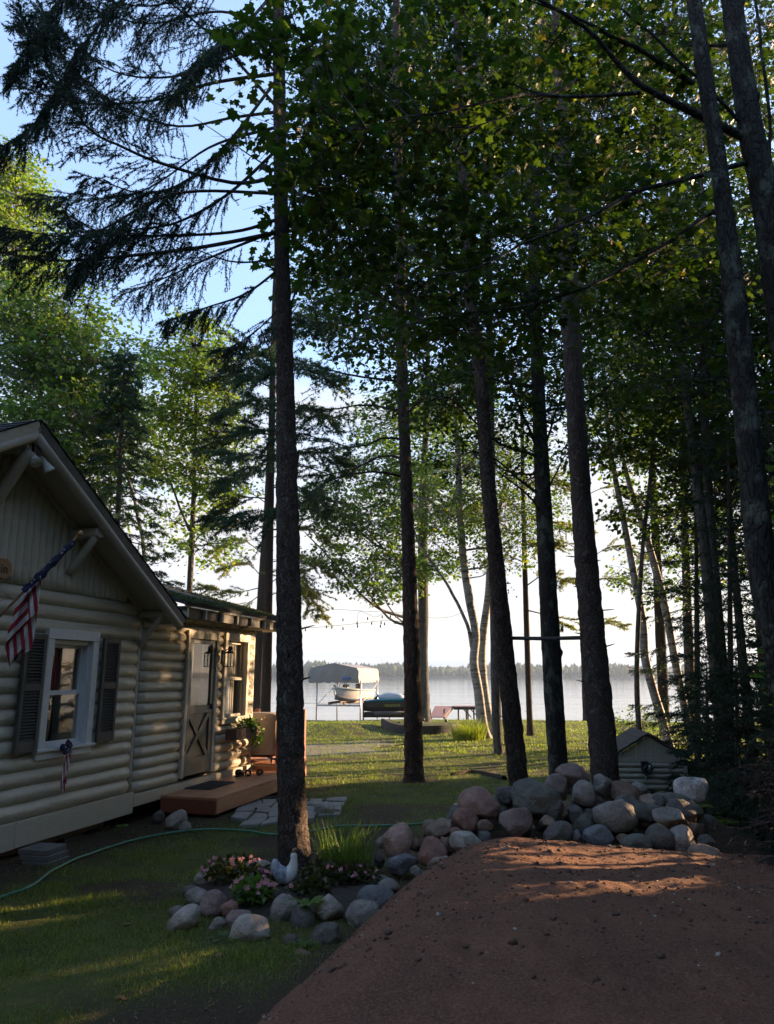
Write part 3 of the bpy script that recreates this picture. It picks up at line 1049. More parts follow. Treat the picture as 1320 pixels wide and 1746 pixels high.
# log brackets: ridge, middle, eave
def bracket(u, z, reach, drop, r_):
    log_bar('bracket_log', (u, 0.02, z), (u, -reach, z + 0.01), r_, int(u * 10) % 50 + 70, M['pole_paint'], 14, 6, nz=0.02)
    log_bar('bracket_brace', (u, -0.02, z - drop), (u, -reach + 0.07, z - r_ * 0.6), r_ * 0.72, int(u * 10) % 50 + 80, M['pole_paint'], 12, 6, nz=0.02)
bracket(-1.50, 3.27, 0.42, 0.46, 0.065)
bracket(0.02, 2.45, 0.40, 0.42, 0.048)
log_bar('bracket_log', (-2.73, 0.02, 3.93), (-2.73, -0.40, 3.95), 0.05, 93, M['pole_paint'], 12, 6, nz=0.02)
log_bar('bracket_brace', (-2.73, 0.0, 3.30), (-2.73, -0.40, 3.90), 0.062, 94, M['pole_paint'], 12, 6, nz=0.02)

# twin floodlight under the peak
fl = MB()
fl.box((-2.71, -0.44, 3.80), (-2.61, -0.36, 3.97))
flo = fl.build('floodlight', M['black_metal'], cabin, bevel=0.006)
def lamp_head(p, d, r_, parent):
    p, d = Vector(p), Vector(d).normalized()
    mb = MB()
    prof_ = [(0.0, 0.022), (0.05, 0.026), (0.06, 0.034), (0.10, 0.045), (0.135, r_), (0.145, r_ * 1.02), (0.142, r_ * 0.9)]
    mb.tube([tuple(p + d * a) for a, _ in prof_], [b for _, b in prof_], 16)
    mb.build('lamp_head', M['lamp_white'], parent)
lamp_head((-2.70, -0.42, 3.86), (-0.35, -0.65, -0.75), 0.062, flo)
lamp_head((-2.56, -0.42, 3.86), (0.45, -0.35, -0.9), 0.060, flo)
mb = MB()
mb.tube([(-2.66, -0.42, 3.88), (-2.60, -0.43, 3.86), (-2.56, -0.42, 3.87)], 0.012, 6)
mb.build('lamp_arm', M['lamp_white'], flo)

# ---- gable window: white casing, double hung sashes, glass, curtain
win = cpart('window', M['trim_white'],
            (-1.78, -0.88, -0.06, 0.075, 2.05, 2.165), (-1.78, -1.675, -0.06, 0.072, 0.86, 2.047), (-0.985, -0.88, -0.06, 0.072, 0.86, 2.047), bevel=0.004)
cpart('window_sill', M['trim_white'], (-1.82, -0.84, -0.06, 0.10, 0.845, 0.875), (-1.79, -0.87, -0.06, 0.07, 0.765, 0.842), parent=win, bevel=0.004)
cpart('jamb', M['trim_white'], (-1.672, -1.64, -0.11, 0.02, 0.88, 2.045), (-1.02, -0.988, -0.11, 0.02, 0.88, 2.045), (-1.638, -1.022, -0.11, 0.018, 2.0, 2.045), (-1.638, -1.022, -0.11, 0.02, 0.878, 0.90), parent=win)
def sash(u0, u1, z0, z1, w_, parent, mat_=None, bar_=0.038):
    cpart('sash', mat_ or M['trim_white'], (u0, u0 + bar_, w_ - 0.016, w_ + 0.016, z0, z1), (u1 - bar_, u1, w_ - 0.016, w_ + 0.016, z0, z1),
          (u0 + bar_ + .001, u1 - bar_ - .001, w_ - 0.015, w_ + 0.015, z0, z0 + bar_), (u0 + bar_ + .001, u1 - bar_ - .001, w_ - 0.015, w_ + 0.015, z1 - bar_, z1), parent=parent)
    cpart('pane', M['glass'], (u0 + bar_, u1 - bar_, w_ - 0.003, w_ + 0.003, z0 + bar_, z1 - bar_), parent=parent)
sash(-1.637, -1.023, 1.45, 1.998, -0.065, win)
sash(-1.637, -1.023, 0.902, 1.475, -0.03, win)
cpart('room', M['room_dark'], (-1.70, -0.95, -1.2, -0.45, 0.75, 2.1), parent=win)
def curtain(name, u0, u1, z0, z1, w_, mat_, parent, folds=9):
    nU, nZ = folds * 6, 6
    uu = np.linspace(u0, u1, nU)
    zz = np.linspace(z0, z1, nZ)
    U, Z = np.meshgrid(uu, zz)
    W = w_ + 0.018 * np.sin((U - u0) / (u1 - u0) * folds * 2 * math.pi)
    V = np.stack([U, -W, Z], -1).reshape(-1, 3)
    a_ = np.arange(nZ - 1)[:, None] * nU + np.arange(nU - 1)[None]
    np_mesh(name, V, np.stack([a_, a_ + 1, a_ + nU + 1, a_ + nU], -1).reshape(-1, 4), mat_, parent, smooth=True)
curtain('curtain', -1.66, -1.33, 1.50, 2.03, -0.13, M['curtain'], win, 6)

# ---- louvred shutters
def shutter(u0, u1, z0, z1):
    st = 0.045
    sh = cpart('shutter', M['shutter'], (u0, u0 + st, 0.072, 0.112, z0, z1), (u1 - st, u1, 0.072, 0.112, z0, z1),
               (u0 + st + .001, u1 - st - .001, 0.073, 0.110, z0, z0 + 0.115), (u0 + st + .001, u1 - st - .001, 0.073, 0.110, z1 - 0.06, z1),
               (u0 + st + .001, u1 - st - .001, 0.073, 0.110, z0 + 0.62, z0 + 0.70), (u0 + st, u1 - st, 0.07, 0.078, z0 + 0.1, z1 - 0.05), bevel=0.003)
    me = None
    for za, zb in ((z0 + 0.115, z0 + 0.62), (z0 + 0.70, z1 - 0.06)):
        nS = int((zb - za) / 0.031)
        for k in range(nS):
            zc = za + (k + 0.5) * (zb - za) / nS
            if me is None:
                mb = MB()
                mb.bar((u0 + st + 0.002, 0, 0), (u1 - st - 0.002, 0, 0), 0.030, 0.007, up=(0, -0.62, 0.78))
                s_ = mb.build('slat', M['shutter'], sh)
                me = s_.data
            else:
                s_ = bpy.data.objects.new('slat', me)
                link(s_, sh)
            s_.location = (0, -0.094, zc)
    return sh
shutter(-2.16, -1.84, 0.87, 2.09)
shutter(-0.83, -0.50, 0.87, 2.10)

# ---- wing (annexe): wall, logs, door, window, eave with rafters, mossy roof
U1 = 3.64
cpart('wall', M['log_paint'], (0.09, 1.25, -2.6, -0.10, 0.03, 2.6), (1.25, 2.2, -2.6, -0.5, 0.03, 2.6), (2.2, U1, -2.6, -0.5, 0.03, 2.6), (2.2, 2.43, -0.5, -0.1, .03, 2.6), (3.35, U1, -0.5, -0.1, .03, 2.6))
NL2 = 17
pz2 = (2.56 - 0.16) / NL2
for k in range(NL2):
    zc = 0.16 + pz2 * (k + 0.5)
    r_ = pz2 * 0.56
    spans = [(0.085, U1 - 0.03)]
    if zc < 0.86:
        spans = [(0.085, 1.235), (2.215, U1 - 0.03)] if zc > 0.2 else spans
    elif zc < 2.345:
        spans = [(0.085, 1.235), (2.215, 2.42), (3.36, U1 - 0.03)]
    for a_, b_ in spans:
        log_bar('log', (a_, 0.045, zc), (b_, 0.045, zc), r_, 200 + k, seg=None, nz=0.05)
cpart('base_board', M['board_paint'], (0.105, U1 + 0.04, -0.04, 0.055, 0.0, 0.145), bevel=0.004)
log_bar('corner_pole', (U1 + 0.0, 0.02, 0.14), (U1 + 0.0, 0.02, 2.52), 0.04, 42, M['trim_cream'], 10, 10, nz=0.03)
cpart('underfloor_shade', M['void_shade'], (0.2, U1 - .1, -2.4, -0.5, -0.4, 0.0))  # black block again, for the shade under the wing floor
# door frame + screen door
dr = cpart('door', M['trim_cream'], (1.24, 1.31, -0.09, 0.062, 0.2, 2.325), (2.135, 2.205, -0.09, 0.062, 0.2, 2.325), (1.312, 2.133, -0.09, 0.06, 2.20, 2.323), bevel=0.004)
dl = cpart('door_leaf', M['door_paint'], (1.325, 1.42, 0.0, 0.04, 0.215, 2.19), (2.03, 2.12, 0.0, 0.04, 0.215, 2.19), (1.422, 2.028, 0.0, 0.039, 2.13, 2.19),
           (1.422, 2.028, 0.0, 0.039, 1.09, 1.205), (1.422, 2.028, 0.0, 0.039, 0.215, 0.46), (1.42, 2.03, 0.0, 0.012, 0.4, 1.12), parent=dr, bevel=0.003)
for pa, pb in (((1.43, 0.47), (2.02, 1.08)), ((1.43, 1.08), (2.02, 0.47))):
    mb = MB()
    mb.bar((pa[0], -0.024 - (0.001 if pa[1] < .6 else 0), pa[1]), (pb[0], -0.024 - (0.001 if pa[1] < .6 else 0), pb[1]), 0.022, 0.075, up=(0.7, 0, 0.7))
    mb.build('cross_board', M['door_paint'], dr)
cpart('pane', M['glass'], (1.424, 2.026, 0.012, 0.018, 1.207, 2.128), parent=dr)
cpart('inner_door', M['trim_white'], (1.33, 1.62, -0.085, -0.06, 0.22, 2.19), (1.9, 2.12, -0.085, -0.06, 0.22, 2.19), (1.625, 1.895, -0.085, -0.06, .22, 1.1), parent=dr)
cpart('room', M['room_dark'], (1.33, 2.12, -0.45, -0.40, 0.22, 2.19), parent=dr)
cpart('handle', M['black_metal'], (2.055, 2.085, 0.04, 0.075, 1.14, 1.22), parent=dr, bevel=0.004)
for zc in (0.62, 1.95):
    cpart('hinge', M['black_metal'], (1.295, 1.335, 0.041, 0.066, zc - 0.05, zc + 0.05), parent=dr)
# wing window
w2 = cpart('window', M['trim_cream'], (2.43, 3.36, -0.06, 0.066, 2.22, 2.345), (2.43, 2.52, -0.06, 0.064, 0.98, 2.217), (3.27, 3.36, -0.06, 0.064, 0.98, 2.217), bevel=0.004)
cpart('window_sill', M['trim_cream'], (2.40, 3.39, -0.06, 0.085, 0.955, 0.985), (2.42, 3.37, -0.06, 0.066, 0.885, 0.952), parent=w2, bevel=0.004)
sash(2.525, 3.265, 1.59, 2.215, -0.05, w2, M['trim_cream'])
sash(2.525, 3.265, 0.988, 1.615, -0.02, w2, M['trim_cream'])
cpart('room', M['room_dark'], (2.44, 3.35, -0.49, -0.45, 0.9, 2.3), parent=w2)
curtain('curtain', 2.54, 3.25, 1.62, 2.2, -0.095, M['curtain_pale_reflection'], w2, 11)
curtain('curtain', 2.54, 3.05, 1.0, 1.6, -0.07, M['curtain_pale_reflection'], w2, 7)  # pinkish white here also stands for the reflection in the panes
# eave: boarded soffit, rafters, fascia strip, mossy low roof
cpart('soffit', M['soffit'], (0.36, 4.15, -0.1, 0.47, 2.575, 2.59))
for k in range(8):
    uu = 0.42 + k * 0.515
    cpart('rafter', M['trim_cream'], (uu, uu + 0.045, -0.02, 0.485, 2.44, 2.573))
for k in range(7):
    uu = 0.42 + k * 0.515
    cpart('eave_shade_board', M['shutter'], (uu + 0.047, uu + 0.513, 0.30, 0.44, 2.445, 2.572))  # dark tone painted on for the shade set back under the eave
cpart('fascia', M['trim_cream'], (0.36, 4.17, 0.47, 0.50, 2.592, 2.622))
mb = MB()
mb.prism([(-0.52, 2.60), (-0.53, 2.645), (2.9, 3.62), (2.9, 3.57)], 0, 0.30, 4.22)
wr = mb.build('wing_roof', M['shingle'], cabin)
# moss on the wing roof edge: tufts
nm = 5200
mu = RNG.uniform(0.32, 4.2, nm)
mw = 0.53 - np.abs(RNG.normal(0, 0.8, nm)) * (0.4 + 0.8 * (fbm2(mu, mu * 0, 1.3, 5, 3) > -0.1))
mz = 2.650 + (0.53 - mw) * 0.284
mpos = np.stack([mu, -mw, mz], -1)
mV, mF = stamp(np.array([(-1, 0, 0), (0, -0.6, 0.0), (0, 0.6, 0), (0.3, 0, 1.0)], float), np.array([[0, 1, 3], [1, 2, 3], [2, 0, 3]]), mpos, RNG.normal(size=(nm, 3)) * np.array((1, 1, 0.2)), np.tile((0, -0.2, 1.0), (nm, 1)) + RNG.normal(0, 0.3, (nm, 3)), RNG.uniform(0.012, 0.03, nm))
np_mesh('moss', mV, mF, M['moss'], cabin, kind='stuff')
# footing piers under the gable wall: stacks of blocks (their own objects)
cpart('pier', M['concrete'], (-0.35, -0.16, -0.5, -0.08, -0.4, -0.165))
cpart('pier', M['concrete'], (-1.05, -0.72, -0.5, -0.05, -0.4, -0.165))
cpart('pier', M['old_wood'], (-1.55, -1.2, -0.45, -0.04, -0.4, -0.165))
# ------------------------------------------------------------------ trees
MAPLE_T = np.array([(0, 0, 0), (-0.10, 0.22, -.03), (0.22, 0.50, -.06), (0.30, 0.26, .0), (0.62, 0.40, -.06), (0.66, 0.16, .0), (1.0, 0.0, -.08),
                    (0.66, -0.16, .0), (0.62, -0.40, -.06), (0.30, -0.26, .0), (0.22, -0.50, -.06), (-0.10, -0.22, -.03), (0.36, 0, 0.02)], float)
MAPLE_F = np.array([[12, i, i + 1] for i in range(0, 11)] + [[12, 11, 0]])
MAPLE_F = MAPLE_F[:, ::-1]
MID_T = np.array([(0, 0, 0), (0.15, 0.42, -.04), (0.45, 0.26, 0), (1, 0, -.07), (0.45, -0.26, 0), (0.15, -0.42, -.04)], float)
MID_F = np.array([[0, 2, 1], [0, 3, 2], [0, 4, 3], [0, 5, 4]])
OVAL_T = np.array([(0, 0, 0), (0.45, 0.42, 0.05), (1, 0, -.06), (0.45, -0.42, 0.05)], float)
OVAL_F = np.array([[0, 2, 1], [0, 3, 2]])

GAPS = []          # sunbeam lanes left open in the foliage: (point, radius)
def in_gap(P, margin=0.0):
    k = np.zeros(len(P), bool)
    rg = np.random.default_rng(3).random(len(P))
    for p0, r_, *pr in GAPS:
        d = P - p0
        s = d @ SUN_DIR
        q = d - s[:, None] * SUN_DIR
        k |= (rg < (pr[0] if pr else 1.0)) & (s > 0.3) & (np.linalg.norm(q, axis=1) < r_ * (1 + 0.3 * np.sin(s * 3.1 + p0[0])) + margin * min(1.0, r_ / 0.2))
    return k

def make_trunk(name, pts, mat_, parent, sides=20, step=0.07, nz=0.10, nsc=5.0, seed=1, flare=0.0, lobes_n=5, knots=0):
    """pts rows: x, y, z, radius"""
    pts = np.asarray(pts, float)
    if pts[-1, 3] > 0.03:                           # the stem goes on tapering above the view
        dv = unit(pts[-1, :3] - pts[-2, :3])
        pts = np.vstack([pts, [*(pts[-1, :3] + dv * 2.2), pts[-1, 3] * 0.45], [*(pts[-1, :3] + dv * 3.6), 0.006]])
    Ln = np.sum(np.linalg.norm(np.diff(pts[:, :3], axis=0), axis=1))
    n_ = max(6, int(Ln / step))
    P_ = smooth_path(pts, n_)
    kn = [(RNG.uniform(0.05, 0.85), RNG.uniform(0, 6.28), RNG.uniform(0.12, 0.3)) for _ in range(knots)]
    def lob(th, t_):
        h_ = t_ * Ln
        k = 1 + flare * np.exp(-h_ / 0.30) * (0.55 + 0.45 * np.cos(lobes_n * th + seed)) + 0.05 * np.sin(th * 2 + h_ * 0.7 + seed)
        for a_, b_, c_ in kn:
            k = k + c_ * np.exp(-((h_ - a_ * Ln) / 0.07) ** 2) * np.clip(np.cos(th - b_), 0, 1) ** 6
        return k
    V, F = tube_geo(P_[:, :3], P_[:, 3], sides, nz, nsc, seed, lob)
    return np_mesh(name, V, F, mat_, parent, smooth=True), P_

def px_trunk(rows, D, base=None):
    """rows of (px, py, radius px[, D]) -> x,y,z,r"""
    r = []
    for q in rows:
        d_ = q[3] if len(q) > 3 else D
        p_ = at(q[0], q[1], d_)
        r.append((*p_, q[2] * pxm(d_)))
    return r

def limb_geo(path, r0, r1, n_=14, sides=6, wob=0.05, seed=0):
    P_ = smooth_path(path, n_)
    t_ = np.linspace(0, 1, n_)
    w_ = wob * np.sin(t_ * math.pi)[:, None]
    P_ = P_ + w_ * np.stack([fbm(P_ * 1.3 + k * 7, seed + k, 3) for k in range(3)], -1)
    return tube_geo(P_, r0 + (r1 - r0) * t_ ** 0.8, sides), P_

def join_geo(parts):
    V, F, n_ = [], [], 0
    for v_, f_ in parts:
        V.append(v_)
        F.append(f_ + n_)
        n_ += len(v_)
    return np.vstack(V), np.vstack(F)

def sprays(rng, cen, rad, n_, size, leaves=14, length=0.6, up=0.35, spread=0.07, shell=0.0):
    """leafy twigs in an ellipsoid: returns leaf arrays and twig sticks"""
    d = unit(rng.normal(size=(n_, 3)))
    rr = rng.random((n_, 1)) ** (1 / 3.0)
    rr = shell + (1 - shell) * rr
    p0 = np.asarray(cen) + d * rr * np.asarray(rad)
    out = unit(d * np.array((1, 1, 0.25)) + rng.normal(0, 0.5, (n_, 3)) * np.array((1, 1, 0.35)))
    ln = length * rng.uniform(0.6, 1.3, n_)
    p1 = p0 + out * ln[:, None] + np.array((0, 0, -0.10)) * ln[:, None]
    t_ = (np.arange(leaves) + rng.random((n_, leaves))) / leaves
    side = np.where(np.arange(leaves) % 2 == 0, 1.0, -1.0)[None] * np.ones((n_, 1))
    sv = unit(np.cross(out, np.array((0, 0, 1.0))))
    pos = p0[:, None] * (1 - t_[..., None]) + p1[:, None] * t_[..., None]
    off = sv[:, None] * side[..., None] * rng.uniform(0.2, 1.0, (n_, leaves, 1)) * spread * 1.6 + rng.normal(0, spread * 0.6, (n_, leaves, 3))
    pos = pos + off
    ld = unit(out[:, None] * 0.7 + sv[:, None] * side[..., None] * 0.8 + rng.normal(0, 0.45, (n_, leaves, 3)) + np.array((0, 0, -0.35)))
    nr = unit(np.array((0, 0, 1.0)) + rng.normal(0, up, (n_, leaves, 3)))
    sz = size * rng.uniform(0.45, 1.25, (n_, leaves))
    return pos.reshape(-1, 3), ld.reshape(-1, 3), nr.reshape(-1, 3), sz.reshape(-1), p0, p1

def leafy_tree(name, label, cat, trunk_pts, clumps, leaf_m, bark_m, size, tmpl=(MID_T, MID_F), group=None, limb_r=0.35, seed=1, sides=14,
               step=0.12, nz=0.08, flare=0.35, leaves=14, length=0.6, spread=0.07, up=0.35, extra_limbs=(), stick=0.005, knots=0, draw_limbs=True, nsc=5.0, split_near=0):
    """clumps: (px, py, D, rx, ry, rz, sprays) ; extra_limbs: list of (path xyz list, r0, r1)"""
    rng = np.random.default_rng(seed)
    tp = np.asarray(trunk_pts, float)
    root = empty(name, tp[0][:3], 0, label, cat, group)
    org = tp[0][:3].copy()
    tp[:, :3] -= org
    tr, TP = make_trunk('trunk', tp, bark_m, root, sides, step, nz, nsc, seed, flare, 5, knots)
    XL = [TP[:, :3]]
    for path, r0, r1 in extra_limbs:
        g_, xl_ = limb_geo([np.asarray(q) - org for q in path], r0, r1, 22, 7, 0.06, seed)
        np_mesh('limb', g_[0], g_[1], bark_m, root, smooth=True)
        XL.append(xl_[3:])
    XL = np.vstack(XL[1:] or XL)
    LP, LD, LN, LS, sticks0, sticks1, sr0, sr1 = [], [], [], [], [], [], [], []
    for ci, (px, py, D, rx, ry, rz, n_) in enumerate(clumps):
        c = at(px, py, D) - org
        pos, ld, nr, sz, p0, p1 = sprays(rng, c, (rx, ry, rz), n_, size, leaves, length, up, spread)
        LP.append(pos); LD.append(ld); LN.append(nr); LS.append(sz)
        # limb from the trunk up to the clump, twigs from the limb to the sprays
        hor = np.linalg.norm(TP[:, :2] - c[:2], axis=1)
        want = c[2] - 0.45 * hor
        k = int(np.argmin(np.abs(TP[:, 2] - want) + 0.15 * hor))
        a_ = TP[k, :3]
        mid = a_ * 0.45 + c * 0.55 + np.array((0, 0, -0.12 * np.linalg.norm(c - a_)))
        far = c + (c - mid) * 0.5
        if not draw_limbs:                              # side branch from the nearest big limb
            a_ = XL[np.argmin(np.linalg.norm(XL - c, axis=1))]
            mid = a_ * 0.5 + c * 0.5 + np.array((0, 0, 0.08)) + rng.normal(0, 0.06, 3)
            far = c + unit(c - a_ + rng.normal(0, 0.2, 3)) * rx * 0.75
        lr = min(TP[k, 3] * limb_r, 0.012 * np.linalg.norm(c - a_) + 0.012)
        (lv, lf), LPth = limb_geo([a_, mid, c, far], lr, lr * 0.25, 16, 6, 0.10, seed * 31 + ci)
        if not draw_limbs:
            lr = 0.012
            (lv, lf), LPth = limb_geo([a_, mid, c, far], lr, lr * 0.25, 18, 5, 0.12, seed * 31 + ci)
            np_mesh('branch', lv, lf, bark_m, root, smooth=True)
        elif np.linalg.norm(c - a_) > 0.3:
            np_mesh('limb', lv, lf, bark_m, root, smooth=True)
        q = LPth[4:] if draw_limbs else LPth[3:]
        dd = np.linalg.norm(p0[:, None] - q[None], axis=2) + rng.uniform(0, 0.35 * rx, (len(p0), len(q)))
        b_ = q[np.argmin(dd, 1)]
        m_ = b_ * 0.5 + p0 * 0.5 + rng.normal(0, 0.05, p0.shape)
        sticks0 += [b_, m_, p0]
        sticks1 += [m_, p0, p1]
        sr0 += [np.full(n_, stick * 1.6), np.full(n_, stick * 1.2), np.full(n_, stick * 0.8)]
        sr1 += [np.full(n_, stick * 1.2), np.full(n_, stick * 0.8), np.full(n_, stick * 0.3)]
    if LP:
        LP, LD, LN, LS = np.vstack(LP), np.vstack(LD), np.vstack(LN), np.concatenate(LS)
        keep = ~in_gap(LP + org)
        LP, LD, LN, LS = LP[keep], LD[keep], LN[keep], LS[keep]
        if split_near:
            W = LP + org
            dist = np.linalg.norm(W - np.array((0, 0, EYE)), axis=1)
            yc = W[:, 1] * CP + (W[:, 2] - EYE) * SP
            xi = W[:, 0] / yc * FPX + 660
            yi = 873 - FPX * ((W[:, 2] - EYE) * CP - W[:, 1] * SP) / yc
            vis = (xi > -20) & (xi < 1340) & (yi > -20) & (yi < 1760) & (yc > 0.5)
            order = np.argsort(np.where(vis, dist / LS, 1e9))[:split_near]
            order = order[vis[order]]
            tv, tf = MAPLE_T, MAPLE_F
            protos = []
            for k in range(6):                          # six differently curled leaves share their mesh data
                q = tv.copy()
                q[:, 2] += 0.10 * rng.normal() * q[:, 1] ** 2 * 4 - 0.14 * rng.random() * q[:, 0] ** 2
                q[:, 1] *= rng.uniform(0.85, 1.1)
                protos.append(q)
            mesh_cache = {}
            for i in order:
                k = int(rng.integers(0, 6))
                if k not in mesh_cache:
                    o = np_mesh('leaf', protos[k], tf, M['leaf_near_var'][k % 3], root)
                    mesh_cache[k] = o.data
                else:
                    o = bpy.data.objects.new('leaf', mesh_cache[k])
                    link(o, root)
                X = unit(LD[i]); Z = unit(LN[i] - X * (LN[i] @ X)); Y = np.cross(Z, X)
                mt = Matrix(((X[0], Y[0], Z[0]), (X[1], Y[1], Z[1]), (X[2], Y[2], Z[2]))).to_4x4()
                o.matrix_local = Matrix.Translation(Vector(LP[i])) @ mt @ Matrix.Scale(float(LS[i]), 4)
            mk = np.ones(len(LP), bool)
            mk[order] = False
            LP, LD, LN, LS = LP[mk], LD[mk], LN[mk], LS[mk]
        V, F = stamp(tmpl[0], tmpl[1], LP, LD, LN, LS)
        np_mesh('crown', V, F, leaf_m, root, kind='stuff')
        V, F = (segs_geo if tp[0][1] + org[1] < 9 else ribbon_geo)(np.vstack(sticks0), np.vstack(sticks1), np.concatenate(sr0), np.concatenate(sr1), 3)
        np_mesh('twigs', V, F, bark_m, root, kind='stuff')
    return root
M['leaf_near_var'] = [leaf_mat('leaf_near_a', (0.016, 0.034, 0.007), (0.016, 0.034, 0.007), None, 0.5, 0.45), leaf_mat('leaf_near_b', (0.028, 0.048, 0.009), (0.028, 0.048, 0.009), None, 0.5, 0.45), leaf_mat('leaf_near_c', (0.042, 0.060, 0.011), (0.042, 0.060, 0.011), None, 0.5, 0.45)]

def needle_geo(P0, P1, rng, per, ln, wd, spread=0.9, jitter=0.0):
    """needles along many sticks (one triangle each)"""
    n_ = len(P0)
    T = unit(P1 - P0)
    t_ = rng.random((n_, per, 1))
    base = P0[:, None] * (1 - t_) + P1[:, None] * t_
    rv = unit(rng.normal(size=(n_, per, 3)))
    d = unit(T[:, None] * (1.1 - 0.4 * spread) + rv * spread)
    l_ = ln * rng.uniform(0.6, 1.15, (n_, per, 1))
    tip = base + d * l_
    s = unit(np.cross(d, rng.normal(size=(n_, per, 3)))) * wd * 0.5
    V = np.stack([base + s, base - s, tip], 2).reshape(-1, 3)
    return V, np.arange(len(V)).reshape(-1, 3)

def bough(rng, path, spacing=0.10, blen=0.55, twl=0.14, droop=0.25, start=0.2, hang=0.3, tip_bias=1.0, flat=0.35):
    """one conifer bough: returns wood sticks and needle-bearing sticks"""
    P_ = smooth_path(path, 24)
    seg = np.linalg.norm(np.diff(P_, axis=0), axis=1)
    cum = np.concatenate([[0], np.cumsum(seg)])
    Ln = cum[-1]
    w0, w1, wr = [P_[:-1]], [P_[1:]], []
    n0, n1 = [], []
    k = max(4, int(Ln / spacing))
    ts = np.sort(np.clip(np.linspace(start, 1, k) + rng.normal(0, 0.35 / k, k), start, 1))
    ph_ = rng.uniform(0, 50)
    for i, t_ in enumerate(ts):
        s = t_ * Ln
        j = min(len(seg) - 1, int(np.searchsorted(cum, s) - 1))
        f = (s - cum[j]) / max(seg[j], 1e-6)
        b = P_[j] * (1 - f) + P_[j + 1] * f
        T = unit(P_[j + 1] - P_[j])
        S = unit(np.cross(T, (0, 0, 1.0)))
        for side in (1, -1):
            env = math.sin(math.pi * min(1, 0.22 + 0.78 * (t_ - start) / (1 - start + 1e-6)) ** 0.9) ** 0.7
            L_ = blen * (0.30 + 0.8 * env) * rng.uniform(0.35, 1.35)
            d = unit(T * rng.uniform(0.55, 0.95) + S * side * rng.uniform(0.55, 1.0) + np.array((0, 0, rng.normal(0, flat * 0.5) - droop)))
            m_ = 5
            q = [b]
            dd = d.copy()
            for _ in range(m_):
                dd = unit(dd + np.array((0, 0, -hang * 0.22)) + rng.normal(0, 0.10, 3))
                q.append(q[-1] + dd * L_ / m_)
            q = np.array(q)
            w0.append(q[:-1]); w1.append(q[1:])
            dens = (0.30 + 0.85 * min(1.0, max(0.0, (t_ - start) / max(0.05, (0.75 - start)))) ** tip_bias) * (0.72 + 0.5 * math.sin(ph_ + s * 5.1) * math.sin(ph_ * 2 + s * 2.3 + side))
            n0.append(q[1:-1]); n1.append(q[2:])
            for a_ in range(1, m_ + 1):
                for sd_ in (1, -1):
                    if rng.random() > dens:
                        continue
                    tv = unit(dd * 0.75 + np.cross(dd, (0, 0, 1.0)) * sd_ * rng.uniform(0.5, 0.9) + np.array((0, 0, -hang * rng.uniform(0.2, 1.3))) + rng.normal(0, 0.15, 3))
                    n0.append(q[a_][None]); n1.append((q[a_] + tv * twl * rng.uniform(0.5, 1.25) * (1.15 - 0.12 * a_))[None])
    n0.append(P_[-5:-1]); n1.append(P_[-4:])
    return P_, np.vstack(w0), np.vstack(w1), np.vstack(n0), np.vstack(n1)

def conifer(name, label, cat, trunk_pts, boughs, needle_m, bark_m, group=None, seed=1, per=26, ln=0.022, wd=0.004, spread=0.9, sides=16, step=0.10, nz=0.1,
            flare=0.5, br=0.018, twig_r=0.003, knots=0, nsc=8.0, dead=(), stubs=0, **bk):
    """boughs: list of (path xyz list, dict of bough options)"""
    rng = np.random.default_rng(seed)
    tp = np.asarray(trunk_pts, float)
    org = tp[0][:3].copy()
    root = empty(name, org, 0, label, cat, group)
    tp[:, :3] -= org
    _, TP = make_trunk('trunk', tp, bark_m, root, sides, step, nz, nsc, seed, flare, 5, knots)
    W0, W1, N0, N1 = [], [], [], []
    for bi, (path, opt) in enumerate(boughs):
        o_ = dict(bk)
        o_.update(opt)
        r_ = o_.pop('r', br)
        path = [np.asarray(q, float) - org for q in path]
        P_, w0, w1, n0, n1 = bough(rng, path, **o_)
        m_ = 23
        V, F = tube_geo(P_, np.linspace(r_, r_ * 0.2, len(P_)), 6) if org[1] < 12 else tube_geo(P_[::3], np.linspace(r_, r_ * 0.2, len(P_[::3])), 5)
        np_mesh('bough', V, F, bark_m, root, smooth=True)
        W0.append(w0[m_:]); W1.append(w1[m_:]); N0.append(n0); N1.append(n1)
    for path, r_ in dead:
        (V, F), _ = limb_geo([np.asarray(q, float) - org for q in path], r_, r_ * 0.3, 12, 5, 0.05, seed)
        np_mesh('dead_branch', V, F, bark_m, root, smooth=True)
    for k in range(stubs):
        i = int(rng.integers(int(len(TP) * 0.1), int(len(TP) * 0.9)))
        a_ = rng.uniform(0, 6.28)
        d = np.array((math.cos(a_), math.sin(a_), rng.uniform(-0.2, 0.3)))
        L_ = rng.uniform(0.06, 0.22)
        V, F = tube_geo([TP[i, :3], TP[i, :3] + d * (TP[i, 3] + L_ * 0.5), TP[i, :3] + d * (TP[i, 3] + L_)], [0.012, 0.009, 0.004], 5)
        np_mesh('dead_branch', V, F, bark_m, root, smooth=True)
    if N0:
        W0, W1, N0, N1 = map(np.vstack, (W0, W1, N0, N1))
        V1, F1 = (segs_geo if org[1] < 8 else ribbon_geo)(W0, W1, twig_r, twig_r * 0.7, 3)
        np_mesh('twigs', V1, F1, bark_m, root, kind='stuff')
        k = ~in_gap(N0 + org)
        V, F = needle_geo(N0[k], N1[k], rng, per, ln, wd, spread)
        np_mesh('crown', V, F, needle_m, root, kind='stuff')
    return root

def px_path(rows, D):
    return [at(q[0], q[1], q[2] if len(q) > 2 else D) for q in rows]

